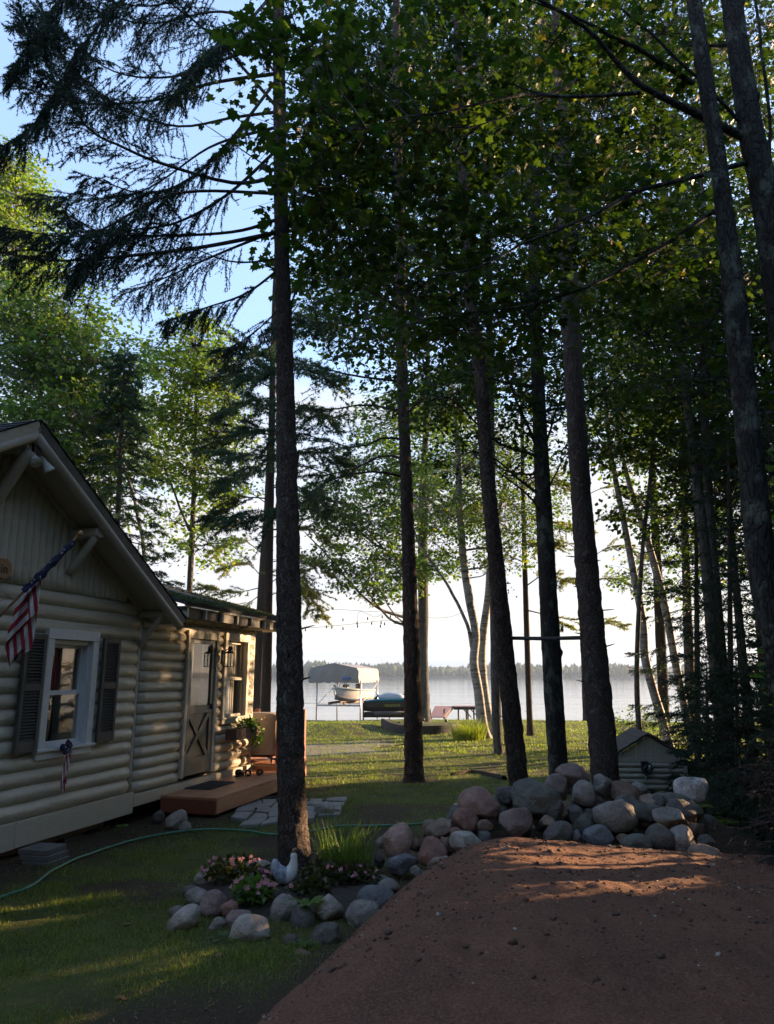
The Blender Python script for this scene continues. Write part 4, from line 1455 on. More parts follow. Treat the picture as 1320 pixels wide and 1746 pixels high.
def whorl_boughs(rng, trunk_pts, z0, z1, n_, len0, len1, dip=0.25, droop_tip=0.1, arc=(0, 6.283)):
    """boughs round a straight conifer between two heights; len0 at the bottom, len1 at the top"""
    tp = np.asarray(trunk_pts, float)
    res = []
    for k in range(n_):
        f = (k + rng.random() * 0.6) / n_
        z = z0 + (z1 - z0) * f
        i = np.argmin(np.abs(tp[:, 2] - z))
        j = min(len(tp) - 1, i + 1) if tp[i, 2] <= z else max(0, i - 1)
        den = tp[j, 2] - tp[i, 2]
        ff = 0 if abs(den) < 1e-6 else (z - tp[i, 2]) / den
        c = tp[i, :3] * (1 - ff) + tp[j, :3] * ff
        a_ = arc[0] + (arc[1] - arc[0]) * ((k * 0.381966) % 1.0) + rng.normal(0, 0.2)
        L_ = (len0 + (len1 - len0) * f) * rng.uniform(0.75, 1.15)
        d = np.array((math.cos(a_), math.sin(a_), 0))
        res.append(([c, c + d * L_ * 0.35 + np.array((0, 0, 0.02 * L_)), c + d * L_ * 0.7 + np.array((0, 0, -dip * L_ * 0.5)), c + d * L_ + np.array((0, 0, -dip * L_ + droop_tip * L_))], {}))
    return res
rng0 = np.random.default_rng(5)

# ---- lanes left open for the low sun: the crest of the sand pile, the foot of the spruce, the wing's wall head
for q, r_ in ((at(800, 1478, 6.2), 0.38), (at(850, 1500, 5.9), 0.38), (at(905, 1490, 6.1), 0.34), (at(515, 1425, 7.1), 0.36), (at(360, 1062, 11.2), 0.25), (at(420, 1075, 12.6), 0.2)):
    GAPS.append((q - np.array((0, 0, 0.12 if q[0] > 0.2 and q[1] < 6.5 else 0.0)), r_))
GAPS.append((np.array((-2.55, 12.0, 1.7)), 1.5, 0.25))
for q in ((0.55, 5.1), (0.85, 5.1), (0.50, 4.65)):
    GAPS.append((np.array((*q, 0.06)), 0.34))
GAPS.append((np.array((0.80, 5.5, 0.06)), 0.38))

# ---- big spruce by the cabin
T1 = px_trunk([(507, 1512, 30), (501, 1440, 27), (497, 1350, 24), (495, 1200, 22.5), (492, 1000, 20.5), (489, 800, 18.5), (485, 600, 16.5), (480, 400, 15), (477, 200, 13.5), (475, 0, 12), (474, -250, 11), (474, -700, 8.5)], 7.1)
T1 = [list(q) for q in T1]
T1[0][2] = gz(T1[0][0], T1[0][1]) - 0.1
def B(rows, **o):
    return (px_path(rows, 7.1), o)
spruce_b = [
    B([(474, 185, 7.1), (380, 78, 6.9), (300, 12, 6.7), (200, -60, 6.4)], r=0.020, start=0.35, blen=0.6),
    B([(474, 70, 7.1), (400, 95, 6.8), (300, 130, 6.5), (190, 120, 6.2), (90, 40, 6.0)], r=0.020, start=0.3, blen=0.55),
    B([(476, 125, 7.1), (360, 142, 6.9), (258, 172, 6.8), (133, 176, 6.6), (40, 150, 6.5)], r=0.022, start=0.3, blen=0.55),
    B([(478, 300, 7.1), (400, 312, 6.8), (280, 280, 6.4), (208, 250, 6.1), (144, 212, 5.9), (68, 91, 5.7), (36, 30, 5.6)], r=0.024, start=0.42, blen=0.42, twl=0.13, hang=0.1),
    B([(478, 190, 7.1), (400, 200, 7.4), (300, 215, 7.8), (200, 180, 8.1), (110, 100, 8.3), (75, 20, 8.4)], r=0.02, start=0.3, blen=0.5, hang=0.2),
    B([(480, 395, 7.1), (341, 422, 6.6), (189, 439, 6.1), (76, 444, 5.8), (-20, 425, 5.6)], r=0.024, start=0.30, blen=0.50, droop=0.3),
    B([(480, 372, 7.1), (400, 395, 6.9), (270, 402, 6.7), (170, 395, 6.5), (110, 360, 6.4)], r=0.02, start=0.4, blen=0.5),
    B([(480, 390, 7.1), (380, 430, 7.3), (290, 470, 7.4), (220, 500, 7.5)], r=0.018, start=0.25, blen=0.6, droop=0.4),
    B([(481, 455, 7.1), (420, 500, 7.0), (350, 525, 6.9), (290, 545, 6.8)], r=0.016, start=0.25, blen=0.45, droop=0.35),
    B([(478, 250, 7.1), (390, 330, 6.9), (300, 380, 6.7), (200, 400, 6.5), (120, 470, 6.4)], r=0.02, start=0.3, blen=0.5, droop=0.35),
    B([(476, 130, 7.1), (400, 230, 6.8), (330, 300, 6.6), (250, 330, 6.4), (150, 300, 6.2)], r=0.02, start=0.25, blen=0.5, droop=0.3),
    B([(476, 60, 7.1), (380, 20, 7.2), (250, 40, 7.3), (130, 10, 7.4)], r=0.02, start=0.3, blen=0.55),
    B([(474, -40, 7.1), (380, -30, 6.8), (260, 10, 6.6), (130, -10, 6.3)], r=0.02, start=0.3, blen=0.6),
    B([(474, -20, 7.1), (420, 40, 6.2), (360, 90, 5.6), (300, 160, 5.2)], r=0.02, start=0.3, blen=0.5),
    B([(478, 215, 7.1), (360, 250, 7.6), (230, 330, 8.0), (60, 340, 8.3)], r=0.02, start=0.35, blen=0.55),
    B([(479, 330, 7.1), (300, 330, 6.2), (150, 400, 5.7), (10, 390, 5.3)], r=0.02, start=0.45, blen=0.5, droop=0.3),
    B([(474, 100, 7.1), (520, 120, 7.3), (570, 200, 7.4)], r=0.014, start=0.3, blen=0.35),
    B([(484, 520, 7.1), (430, 570, 7.6), (380, 600, 8.0)], r=0.012, start=0.2, blen=0.4, droop=0.35),
    B([(474, -120, 7.1), (330, -80, 6.6), (180, 30, 6.2), (60, 210, 5.9), (-20, 260, 5.8)], r=0.022, start=0.5, blen=0.5),
    B([(474, -150, 7.1), (300, -160, 6.6), (150, -60, 6.2), (20, 120, 5.9)], r=0.022, start=0.5, blen=0.55),
]
conifer('spruce_tree', 'tall bare-trunked spruce with drooping boughs rising from the flower bed beside the cabin', 'tree', T1, spruce_b, M['needle_spruce'], M['bark_spruce'], seed=3,
        per=29, ln=0.028, wd=0.0080, spread=0.85, sides=40, step=0.035, nz=0.16, flare=0.6, spacing=0.085, blen=0.5, twl=0.17, droop=0.25, hang=0.45, twig_r=0.0028, nsc=20.0, knots=14, stubs=26,
        dead=[(px_path([(484, 540, 7.1), (520, 480, 7.3), (545, 560, 7.5), (580, 640, 7.6)], 7), 0.012), (px_path([(480, 300, 7.1), (420, 260, 7.0), (330, 200, 6.9)], 7), 0.012), (px_path([(481, 440, 7.1), (400, 450, 7.0), (320, 420, 6.9), (240, 380, 6.8)], 7), 0.013)])

# ---- second trunk: a pine standing on the lawn, boughs sweeping left
T2 = px_trunk([(708, 1345, 26), (706, 1318, 18), (705, 1250, 15), (703, 1150, 14), (697, 950, 12.5), (692, 800, 11.5), (686, 640, 10.5), (682, 450, 9.5), (678, 200, 8.5), (675, -100, 7)], 14.3)
T2[0] = (T2[0][0], T2[0][1], gz(T2[0][0], T2[0][1]) - 0.12, T2[0][3])
def B2(rows, **o):
    o = {**dict(r=0.030, start=0.30, blen=1.1), **o}
    return (px_path(rows, 14.3), o)
pine2 = [
    B2([(683, 812, 14.3), (637, 804, 14), (565, 817, 13.6), (500, 860, 13.2), (400, 880, 12.8)]),
    B2([(683, 781, 14.3), (648, 778, 14.6), (569, 810, 15), (480, 780, 15.4), (380, 770, 15.8)]),
    B2([(683, 749, 14.3), (652, 747, 14), (603, 764, 13.6), (520, 740, 13.2), (420, 730, 12.9)]),
    B2([(682, 700, 14.3), (620, 690, 14.6), (540, 700, 15), (440, 680, 15.4)]),
    B2([(682, 650, 14.3), (600, 640, 14), (510, 620, 13.6), (420, 640, 13.3)]),
    B2([(682, 600, 14.3), (620, 560, 14.6), (540, 550, 15), (470, 560, 15.3)]),
    B2([(682, 540, 14.3), (600, 500, 14), (520, 480, 13.6)]),
    B2([(700, 700, 14.3), (760, 640, 14.8), (820, 640, 15.2)], blen=0.6),
]
conifer('pine_tree', 'straight dark pine trunk on the lawn left of the rock pile, boughs sweeping left', 'tree', T2, pine2, M['needle_pine'], M['bark_pine'], seed=4,
        per=20, ln=0.085, wd=0.017, spread=0.9, sides=28, step=0.06, nz=0.14, flare=0.95, spacing=0.17, twl=0.22, droop=0.12, hang=0.25, twig_r=0.004, nsc=14.0, knots=8, stubs=14, group='dark trunks on the lawn')

# ---- leaning dark trunk, and the big one joined to it by the pole
T3 = px_trunk([(893, 1420, 20), (886, 1350, 17.5), (877, 1260, 16), (860, 1100, 15), (845, 950, 14), (832, 820, 13.5), (820, 650, 12.5), (806, 540, 12), (795, 400, 10.5), (788, 250, 9.5), (780, 50, 8.5), (770, -200, 7)], 11.5)
def B3(rows, **o):
    o = {**dict(r=0.02, start=0.4, blen=0.5), **o}
    return (px_path(rows, 11.5), o)
conifer('spruce_tree', 'leaning reddish dark trunk left of the mossy maple, foot behind the boulders', 'tree', T3,
        [B3([(800, 470, 11.5), (760, 430, 12), (700, 420, 12.4)]), B3([(790, 300, 11.5), (860, 280, 12), (920, 300, 12.5)]), B3([(785, 150, 11.5), (700, 120, 12), (620, 160, 12.4)]), B3([(780, 60, 11.5), (850, 20, 12), (920, 60, 12.4)])],
        M['needle_spruce'], M['bark_pine'], seed=5, per=18, ln=0.035, wd=0.007, sides=28, step=0.055, nz=0.15, flare=0.25, spacing=0.14, twl=0.18, droop=0.2, hang=0.4, nsc=15.0, knots=10, stubs=22, group='dark trunks on the lawn')
T5 = px_trunk([(1042, 1430, 26), (1034, 1350, 23), (1027, 1260, 22), (1012, 1100, 21), (999, 950, 20), (990, 830, 19), (979, 650, 18), (971, 500, 17), (966, 400, 16), (960, 250, 14), (952, 50, 12), (945, -200, 10)], 10.6)
def B5(rows, **o):
    o = {**dict(r=0.02, start=0.45, blen=0.5), **o}
    return (px_path(rows, 10.6), o)
conifer('spruce_tree', 'thickest straight dark trunk, beside the small shed behind the boulders', 'tree', T5,
        [B5([(962, 220, 10.6), (1030, 180, 11), (1100, 210, 11.4)]), B5([(955, 120, 10.6), (880, 90, 11), (800, 130, 11.4)]), B5([(962, 300, 10.6), (900, 280, 10), (830, 300, 9.5)])],
        M['needle_spruce'], M['bark_spruce'], seed=6, per=18, ln=0.03, wd=0.006, sides=34, step=0.05, nz=0.15, flare=0.2, spacing=0.12, twl=0.16, droop=0.2, hang=0.4, nsc=17.0, knots=12, stubs=20, group='dark trunks on the lawn')

# ---- mossy maple between them
T4 = px_trunk([(956, 1350, 19), (951, 1290, 17), (944, 1180, 16), (937, 1050, 15.5), (929, 900, 14.5), (922, 760, 14), (917, 640, 12.5), (913, 540, 11.5), (911, 400, 10), (918, 250, 9), (925, 50, 7), (930, -150, 5)], 13.0)
def lim(rows, r0, r1):
    return (px_path(rows, 13), r0, r1)
leafy_tree('maple_tree', 'maple with pale lichen patches on a wavy grey trunk, between two dark trunks', 'tree', T4,
           [(*c_[:6], int(c_[6] * 2.0)) for c_ in [(880, 640, 12.2, 1.3, 1.0, 0.5, 34), (790, 700, 12.5, 1.2, 1.2, 0.5, 32), (830, 780, 13.5, 1.0, 1.2, 0.35, 22), (960, 700, 14, 1.2, 1.2, 0.5, 28), (1010, 560, 12.5, 1.3, 1.2, 0.7, 36),
            (880, 470, 12, 1.5, 1.3, 0.8, 46), (960, 400, 14, 1.6, 1.3, 0.8, 46), (800, 380, 13.5, 1.6, 1.3, 0.9, 50), (880, 260, 13, 1.6, 1.3, 0.9, 46), (990, 220, 13.5, 1.5, 1.3, 0.9, 44), (820, 120, 13, 1.6, 1.3, 0.9, 44), (930, 60, 13.5, 1.6, 1.3, 0.9, 44), (740, 580, 12.8, 1.2, 1.0, 0.6, 34), (1060, 640, 13, 1.0, 1.0, 0.5, 24)]],
           M['leaf_maple'], M['bark_maple'], 0.105, (MID_T, MID_F), seed=11, sides=28, step=0.06, nz=0.10, flare=0.25, knots=8, nsc=10,
           extra_limbs=[lim([(918, 770, 13), (890, 700, 12.7), (850, 620, 12.4), (815, 590, 12.2)], 0.035, 0.010), lim([(922, 845, 13), (880, 815, 12.8), (840, 780, 12.6), (790, 765, 12.4)], 0.03, 0.008), lim([(924, 880, 13), (905, 850, 12.8), (870, 820, 12.6), (845, 800, 12.4)], 0.028, 0.008), lim([(922, 780, 13), (950, 700, 13.1), (968, 640, 13.2)], 0.03, 0.01), lim([(932, 840, 13), (955, 790, 13.4), (985, 740, 13.6)], 0.022, 0.007)])

# ---- two near maples at the right edge, limbs reaching across the top of the view
T6 = px_trunk([(1385, 1300, 30), (1338, 1150, 27), (1302, 980, 24.5), (1284, 820, 22), (1266, 640, 21), (1256, 540, 21.5), (1240, 400, 18), (1224, 270, 17), (1210, 180, 16.5), (1195, 80, 15.5), (1183, 0, 14.5), (1160, -150, 13), (1130, -400, 10)], 6.7)
T6[0] = (*T6[0][:2], gz(T6[0][0], T6[0][1]) - 0.1, T6[0][3] * 1.1)
D6 = 7.6
leafy_tree('maple_tree', 'grey-barked maple leaning left at the right edge of the view, the nearer of its pair', 'tree', T6,
           [(c_[0], c_[1], c_[2] + 0.5, *c_[3:6], int(c_[6] * 1.15)) for c_ in [(1060, 455, 7.0, 0.75, 0.7, 0.28, 24), (900, 525, 6.8, 0.8, 0.7, 0.26, 26), (700, 500, 6.8, 0.7, 0.6, 0.26, 24), (610, 420, 6.9, 0.6, 0.6, 0.28, 22), (790, 560, 7.1, 0.7, 0.6, 0.26, 20), (1140, 420, 7.6, 0.7, 0.8, 0.4, 24), (1100, 560, 8.2, 0.9, 0.8, 0.5, 26), (1220, 560, 8.5, 0.8, 0.8, 0.5, 22), (1190, 640, 9.5, 0.9, 0.8, 0.5, 22), (1290, 700, 8.6, 0.6, 0.7, 0.5, 18),
            (640, 590, 8.4, 0.5, 0.6, 0.2, 12), (520, 470, 8.0, 0.5, 0.6, 0.3, 12)]],
           M['leaf_near'], M['bark_maple'], 0.105, (MAPLE_T, MAPLE_F), seed=12, sides=36, step=0.045, nz=0.08, flare=0.3, leaves=12, length=0.5, knots=8, nsc=14, split_near=120, stick=0.004, draw_limbs=False,
           extra_limbs=[(px_path([(1218, 360, 7.6), (1131, 418, 7.2), (1073, 453, 7.0), (996, 493, 6.8), (900, 518, 6.7), (840, 529, 6.7), (720, 545, 6.7)], 7), 0.030, 0.006),
                        (px_path([(1250, 480, 7.6), (1200, 560, 7.9), (1120, 600, 8.2)], 7), 0.018, 0.005), (px_path([(1262, 600, 7.6), (1220, 640, 8.2), (1180, 650, 8.8)], 7), 0.016, 0.005)])
T7 = px_trunk([(1420, 1300, 34), (1392, 1000, 31), (1360, 700, 29), (1328, 480, 28), (1306, 340, 27), (1280, 220, 25), (1262, 100, 22), (1248, 0, 20), (1235, -150, 17), (1220, -400, 13)], 7.0)
T7[0] = (*T7[0][:2], gz(T7[0][0], T7[0][1]) - 0.1, T7[0][3] * 1.1)
leafy_tree('maple_tree', 'rough-barked maple in the top right corner sending long dark limbs across to the left', 'tree', T7,
           [(c_[0], c_[1], c_[2] + 0.9, *c_[3:6], int(c_[6] * 1.15)) for c_ in [(930, 70, 6.0, 0.7, 0.6, 0.35, 30), (830, 180, 5.9, 0.8, 0.6, 0.3, 34), (715, 235, 5.7, 0.65, 0.6, 0.3, 32), (620, 150, 5.3, 0.55, 0.5, 0.3, 26), (550, 270, 5.6, 0.42, 0.5, 0.3, 22), (545, 90, 5.2, 0.35, 0.4, 0.25, 15), (505, 20, 4.4, 0.3, 0.3, 0.18, 13), (512, 225, 4.6, 0.26, 0.3, 0.16, 11), (470, 120, 4.6, 0.2, 0.25, 0.14, 6), (530, 330, 5.0, 0.3, 0.3, 0.18, 9), (730, 60, 5.4, 0.7, 0.6, 0.3, 26),
            (1010, 375, 6.5, 0.75, 0.7, 0.28, 28), (870, 415, 6.3, 0.75, 0.7, 0.28, 28), (730, 350, 6.2, 0.7, 0.6, 0.3, 28), (600, 340, 6.2, 0.45, 0.5, 0.28, 20), (560, 400, 6.6, 0.4, 0.5, 0.3, 18),
            (1110, 260, 7.2, 0.9, 0.8, 0.4, 34), (1040, 170, 6.6, 0.8, 0.7, 0.4, 30), (1120, 60, 7.2, 0.8, 0.8, 0.5, 30), (1000, -20, 6.5, 0.9, 0.8, 0.4, 26), (1290, 120, 7.6, 0.6, 0.6, 0.5, 20), (960, 250, 7.0, 0.9, 0.8, 0.4, 28), (820, 280, 7.4, 0.9, 0.8, 0.4, 28), (680, -20, 5.6, 0.8, 0.7, 0.3, 22), (1200, 300, 8.5, 0.8, 0.8, 0.5, 24)]],
           M['leaf_near'], M['bark_maple'], 0.11, (MAPLE_T, MAPLE_F), seed=13, sides=36, step=0.045, nz=0.11, flare=0.3, leaves=12, length=0.5, knots=8, nsc=14, split_near=175, stick=0.004, draw_limbs=False,
           extra_limbs=[(px_path([(1272, 236, 7.0), (1193, 196, 6.8), (1131, 164, 6.6), (1091, 138, 6.5), (1047, 98, 6.4), (993, 47, 6.2), (920, 0, 6.0), (820, -60, 5.8)], 7), 0.050, 0.012),
                        (px_path([(1182, 142, 7.2), (1124, 105, 6.9), (1044, 62, 6.6), (978, 29, 6.4), (900, 0, 6.2)], 7), 0.035, 0.010),
                        (px_path([(1265, 211, 7.0), (1211, 153, 6.8), (1131, 76, 6.6), (1058, 15, 6.5), (1030, -20, 6.4)], 7), 0.022, 0.010),
                        (px_path([(1091, 158, 6.5), (985, 164, 6.3), (895, 160, 6.1), (876, 163, 6.0), (773, 186, 5.8), (686, 201, 5.6), (600, 230, 5.5)], 7), 0.024, 0.006),
                        (px_path([(985, 135, 6.4), (930, 165, 6.2), (860, 200, 6.1), (785, 222, 5.9)], 7), 0.016, 0.005),
                        (px_path([(1275, 276, 7.0), (1204, 296, 6.8), (1102, 324, 6.6), (1044, 349, 6.5), (967, 385, 6.4), (898, 414, 6.3), (819, 456, 6.2), (740, 470, 6.2)], 7), 0.032, 0.007),
                        (px_path([(1258, 75, 7.0), (1200, 78, 7.2), (1150, 84, 7.3), (1110, 100, 7.4)], 7), 0.025, 0.01),
                        (px_path([(1310, 380, 7.0), (1314, 200, 6.9), (1300, 90, 6.8), (1285, -20, 6.7)], 7), 0.020, 0.015)])

# ---- trees of the middle distance
# slim birches by the lake
def birch(label, rows, D, clumps, seed, extra=(), nsp=None):
    T = px_trunk(rows, D)
    T[0] = (*T[0][:2], gz(T[0][0], T[0][1]) - 0.15, T[0][3])
    clumps = [(*c_[:6], int(c_[6] * 2.8)) for c_ in clumps]
    return leafy_tree('birch_tree', label, 'tree', T, clumps, M['leaf_birch'], M['bark_birch'], 0.13, (OVAL_T, OVAL_F), seed=seed, sides=14, step=0.15, nz=0.06, flare=0.35, leaves=14, length=0.8, spread=0.12, stick=0.007, up=0.6, extra_limbs=extra, group='white birches by the water')
birch('slender curving white birch in front of the lake, its foot beside the yellow shrub', [(828, 1262, 13), (822, 1235, 9.5), (816, 1180, 8.5), (808, 1130, 8), (811, 1080, 7.5), (800, 1020, 7), (790, 950, 6.5), (784, 860, 6), (781, 770, 5), (775, 700, 3.5)], 26.5,
      [(790, 800, 26.5, 1.8, 1.6, 1.2, 44), (850, 870, 26, 1.7, 1.5, 1.0, 36), (830, 760, 27.5, 2.0, 1.5, 1.2, 40), (740, 860, 26, 1.5, 1.5, 1.2, 34), (760, 700, 27, 1.8, 1.5, 1.2, 36), (900, 820, 28, 1.6, 1.5, 1.0, 30), (880, 930, 27, 1.2, 1.2, 0.5, 18), (745, 930, 26, 0.9, 1.0, 0.5, 12), (850, 960, 26.5, 0.9, 1.0, 0.4, 10), (920, 880, 27, 1.2, 1.2, 0.6, 18)], 21,
      [(px_path([(806, 1110, 26.5), (795, 1062, 26.4), (770, 1010, 26.2), (745, 970, 26), (716, 930, 25.8), (700, 880, 25.6)], 26), 0.075, 0.03)])
birch('second white birch of the pair by the lake, short and dark at the foot', [(840, 1250, 12), (833, 1225, 9), (826, 1180, 8), (822, 1130, 7.5), (824, 1080, 7), (832, 1020, 6), (836, 960, 5), (850, 880, 4), (866, 800, 3)], 28.5,
      [(850, 890, 28.5, 1.5, 1.5, 0.9, 26), (870, 780, 29, 1.8, 1.6, 1.2, 32)], 22)
birch('leaning white birch standing behind the small shed', [(1146, 1278, 9.4), (1128, 1225, 8.2), (1112, 1170, 7.8), (1100, 1120, 7.4), (1096, 1060, 6.6), (1083, 990, 6.2), (1066, 900, 5.5), (1052, 830, 5.1), (1040, 760, 4.7), (1030, 640, 3.9), (1020, 500, 3.1)], 20.0,
      [(1060, 760, 20, 1.6, 1.5, 0.8, 26), (1000, 640, 20, 1.6, 1.5, 1.0, 34), (1080, 600, 20.5, 1.8, 1.6, 1.0, 38), (1020, 480, 20, 2.0, 1.6, 1.2, 44), (1100, 480, 21, 1.8, 1.6, 1.2, 40)], 23)
birch('white birch leaning left, just right of the one behind the shed', [(1182, 1262, 7.0), (1168, 1210, 6.6), (1152, 1130, 6.6), (1135, 1040, 6.4), (1115, 960, 6.1), (1094, 890, 5.5), (1072, 820, 4.8), (1055, 740, 4.3), (1050, 640, 3.9), (1046, 520, 3.1)], 21.5,
      [(1110, 700, 21.5, 1.5, 1.5, 0.8, 24), (1150, 560, 22, 1.8, 1.6, 1.2, 40), (1080, 540, 22, 1.8, 1.6, 1.0, 36)], 24)

def mid_tree(name, label, rows, D, clumps, leafm, barkm, seed, size=0.11, group=None, cat='tree', extra=(), up=0.5, leaves=14):
    T = px_trunk(rows, D)
    T[0] = (*T[0][:2], gz(T[0][0], T[0][1]) - 0.2, T[0][3])
    clumps = [(*c_[:6], int(c_[6] * 3.4)) for c_ in clumps]
    return leafy_tree(name, label, cat, T, clumps, leafm, barkm, size * (1.35 if D > 17 else 1.15), (OVAL_T, OVAL_F) if D > 17 else (MID_T, MID_F), seed=seed, sides=14, step=0.18, nz=0.08, flare=0.3, leaves=leaves, length=0.8, spread=0.12, stick=0.008, up=up, extra_limbs=extra, group=group)

mid_tree('maple_tree', 'leafy dark-trunked tree at the lake edge directly behind the pine on the lawn', [(724, 1226, 12), (722, 1200, 10), (721, 1120, 9), (722, 1060, 9.5), (721, 950, 8.5), (722, 850, 7.5), (726, 740, 6), (730, 600, 4)], 39,
         [(620, 900, 37, 2.4, 2.0, 1.3, 60), (570, 860, 36, 1.8, 1.8, 1.2, 40), (670, 960, 37, 1.5, 1.5, 0.8, 26), (700, 850, 38, 2.2, 2.0, 1.5, 55), (640, 800, 38, 2.4, 2.0, 1.5, 55), (740, 790, 39, 2.4, 2.0, 1.5, 55), (770, 880, 39, 2.0, 2.0, 1.2, 40), (680, 720, 39, 2.8, 2.2, 1.6, 60), (760, 680, 39, 2.8, 2.2, 1.6, 60), (610, 985, 35, 1.2, 1.2, 0.6, 20), (560, 950, 35, 1.2, 1.2, 0.6, 16), (650, 1010, 36, 0.9, 1.0, 0.4, 10), (700, 980, 38, 1.3, 1.3, 0.6, 18), (745, 960, 38.5, 1.2, 1.3, 0.7, 20)],
         M['leaf_birch'], M['bark_grey'], 31, 0.15)
# slim red-brown pine, and another thicker one near the water
def slim_pine(label, rows, D, bs, seed, nm='needle_gold', **kw):
    T = px_trunk(rows, D)
    T[0] = (*T[0][:2], gz(T[0][0], T[0][1]) - 0.2, T[0][3])
    o = dict(per=18, ln=0.11, wd=0.028, spread=0.95, sides=12, step=0.2, nz=0.08, flare=0.5, spacing=0.26, blen=1.0, twl=0.3, droop=0.05, hang=0.1, twig_r=0.006, br=0.03, nsc=6.0, start=0.3, stubs=8)
    o.update(kw)
    return conifer('pine_tree', label, 'tree', T, [(px_path(b_, D), {}) for b_ in bs], M[nm], M['bark_pine'], seed=seed, **o)
slim_pine('slim reddish pine between the leaning trunk and the mossy maple', [(905, 1252, 8), (903, 1220, 5.5), (899, 1100, 5), (896, 1000, 4.5), (892, 850, 4), (890, 700, 3.5)], 28,
          [[(896, 1000, 28), (930, 980, 28.5), (965, 990, 29)], [(895, 960, 28), (860, 945, 28), (835, 955, 28)], [(897, 1040, 28), (935, 1050, 27.6), (960, 1065, 27)], [(894, 900, 28), (940, 890, 28.5), (985, 900, 29)], [(893, 870, 28), (850, 850, 28), (815, 860, 28)], [(893, 930, 28), (920, 925, 26.8), (950, 930, 26)], [(892, 820, 28), (930, 810, 28), (970, 830, 28)]], 41)
slim_pine('thin pine at the waterline, half hidden by the thickest trunk', [(1001, 1230, 8), (1000, 1200, 7), (996, 1080, 6), (992, 950, 5.5), (988, 800, 4.5), (985, 650, 3.5)], 41,
          [[(996, 1080, 41), (1030, 1060, 41), (1065, 1065, 41)], [(994, 1000, 41), (1040, 985, 41), (1085, 1000, 41)], [(992, 940, 41), (950, 920, 41), (920, 935, 41)], [(991, 900, 41), (1040, 880, 42), (1080, 890, 42)], [(989, 850, 41), (1040, 830, 41), (1095, 850, 41)], [(989, 830, 41), (950, 810, 41), (900, 830, 41)], [(994, 960, 41), (1050, 930, 40), (1105, 950, 40)], [(988, 790, 41), (1040, 760, 41), (1100, 790, 41)]], 42)
# woods on the right of the lawn: trunks one can tell apart
for i_, (lab, rows, D, cl, lm, bm_) in enumerate([
    ('straight brown trunk right of the leaning birches', [(1132, 1225, 9), (1128, 1120, 8.5), (1120, 950, 7.5), (1112, 800, 7), (1104, 690, 6), (1098, 560, 5)], 27,
     [(1110, 780, 27, 2.0, 1.8, 1.0, 34), (1060, 700, 28, 2.0, 1.8, 1.0, 36), (1150, 700, 27, 2.0, 1.8, 1.0, 36), (1140, 880, 27, 1.4, 1.4, 0.7, 20), (1090, 620, 27, 2.2, 1.8, 1.2, 40), (1160, 950, 27, 1.3, 1.2, 0.7, 16), (1090, 980, 28, 1.0, 1.2, .5, 10)], 'leaf_birch', 'bark_pine'),
    ('dark double-stemmed tree in the woods, its left stem', [(1228, 1215, 13), (1222, 1150, 11), (1212, 1050, 10), (1200, 920, 9.5), (1186, 800, 9), (1172, 690, 8), (1160, 600, 7), (1150, 480, 6)], 16,
     [(1180, 560, 16, 1.4, 1.3, 0.8, 34), (1240, 640, 16.5, 1.4, 1.3, 0.8, 34), (1150, 640, 16, 1.3, 1.2, 0.7, 30), (1120, 520, 17, 1.5, 1.3, 0.8, 34), (1200, 760, 16.5, 1.2, 1.2, 0.6, 24), (1230, 500, 16, 1.5, 1.3, 0.9, 36)], 'leaf_maple', 'bark_grey'),
    ('dark double-stemmed tree in the woods, its right stem', [(1236, 1215, 12), (1232, 1150, 10), (1224, 1040, 8.5), (1213, 900, 8), (1206, 800, 7.5), (1202, 700, 7), (1200, 560, 6), (1198, 400, 5)], 16.3,
     [(1250, 780, 16.3, 1.3, 1.2, 0.7, 26), (1290, 600, 16.5, 1.4, 1.3, 0.9, 34), (1200, 420, 16, 1.6, 1.3, 1.0, 40), (1280, 480, 16, 1.5, 1.3, 1.0, 36)], 'leaf_maple', 'bark_grey'),
    ('thin dark trunk near the right edge of the woods', [(1272, 1190, 9), (1266, 1120, 7.5), (1256, 1010, 7), (1246, 900, 6), (1238, 800, 5.5), (1230, 680, 5)], 17.5,
     [(1270, 840, 17.5, 1.2, 1.2, 0.6, 20), (1230, 720, 18, 1.3, 1.2, 0.8, 26), (1300, 900, 18, 1.2, 1.2, 0.6, 18)], 'leaf_maple', 'bark_grey'),
    ('pale trunk deep in the woods between thinner stems', [(1302, 1180, 8), (1296, 1080, 7), (1290, 980, 6.5), (1280, 860, 6), (1272, 740, 5)], 23,
     [(1290, 760, 23, 1.8, 1.5, 1.0, 26), (1310, 860, 23, 1.4, 1.3, 0.7, 18), (1230, 960, 23, 1.3, 1.3, 0.7, 14)], 'leaf_birch', 'bark_grey'),
]):
    mid_tree('forest_tree', lab, rows, D, cl, M[lm], M[bm_], 50 + i_, 0.11, group='trees in the woods on the right')
mid_tree('forest_tree', 'leafy understory tree whose low boughs hang before the lake on the right', [(1090, 1245, 5), (1086, 1150, 4.5), (1095, 950, 4), (1110, 800, 3), (1120, 650, 2)], 19,
         [(1075, 690, 19, 1.0, 1.0, 0.6, 24), (1140, 760, 18.5, 1.1, 1.0, 0.5, 26), (1220, 800, 19, 1.1, 1.0, 0.5, 26), (1100, 860, 19, 0.8, 0.9, 0.35, 14), (1190, 900, 18.5, 1.0, 0.9, 0.35, 18), (1280, 760, 19, 1.0, 1.0, 0.6, 24), (1250, 940, 18, 0.9, 0.9, 0.35, 14), (1150, 1000, 18.5, 0.6, 0.8, 0.25, 8), (1020, 760, 19.5, 0.8, 0.9, 0.5, 14), (1180, 660, 19, 1.2, 1.0, 0.6, 28)], M['leaf_maple'], M['bark_grey'], 59, 0.11, group='trees in the woods on the right')
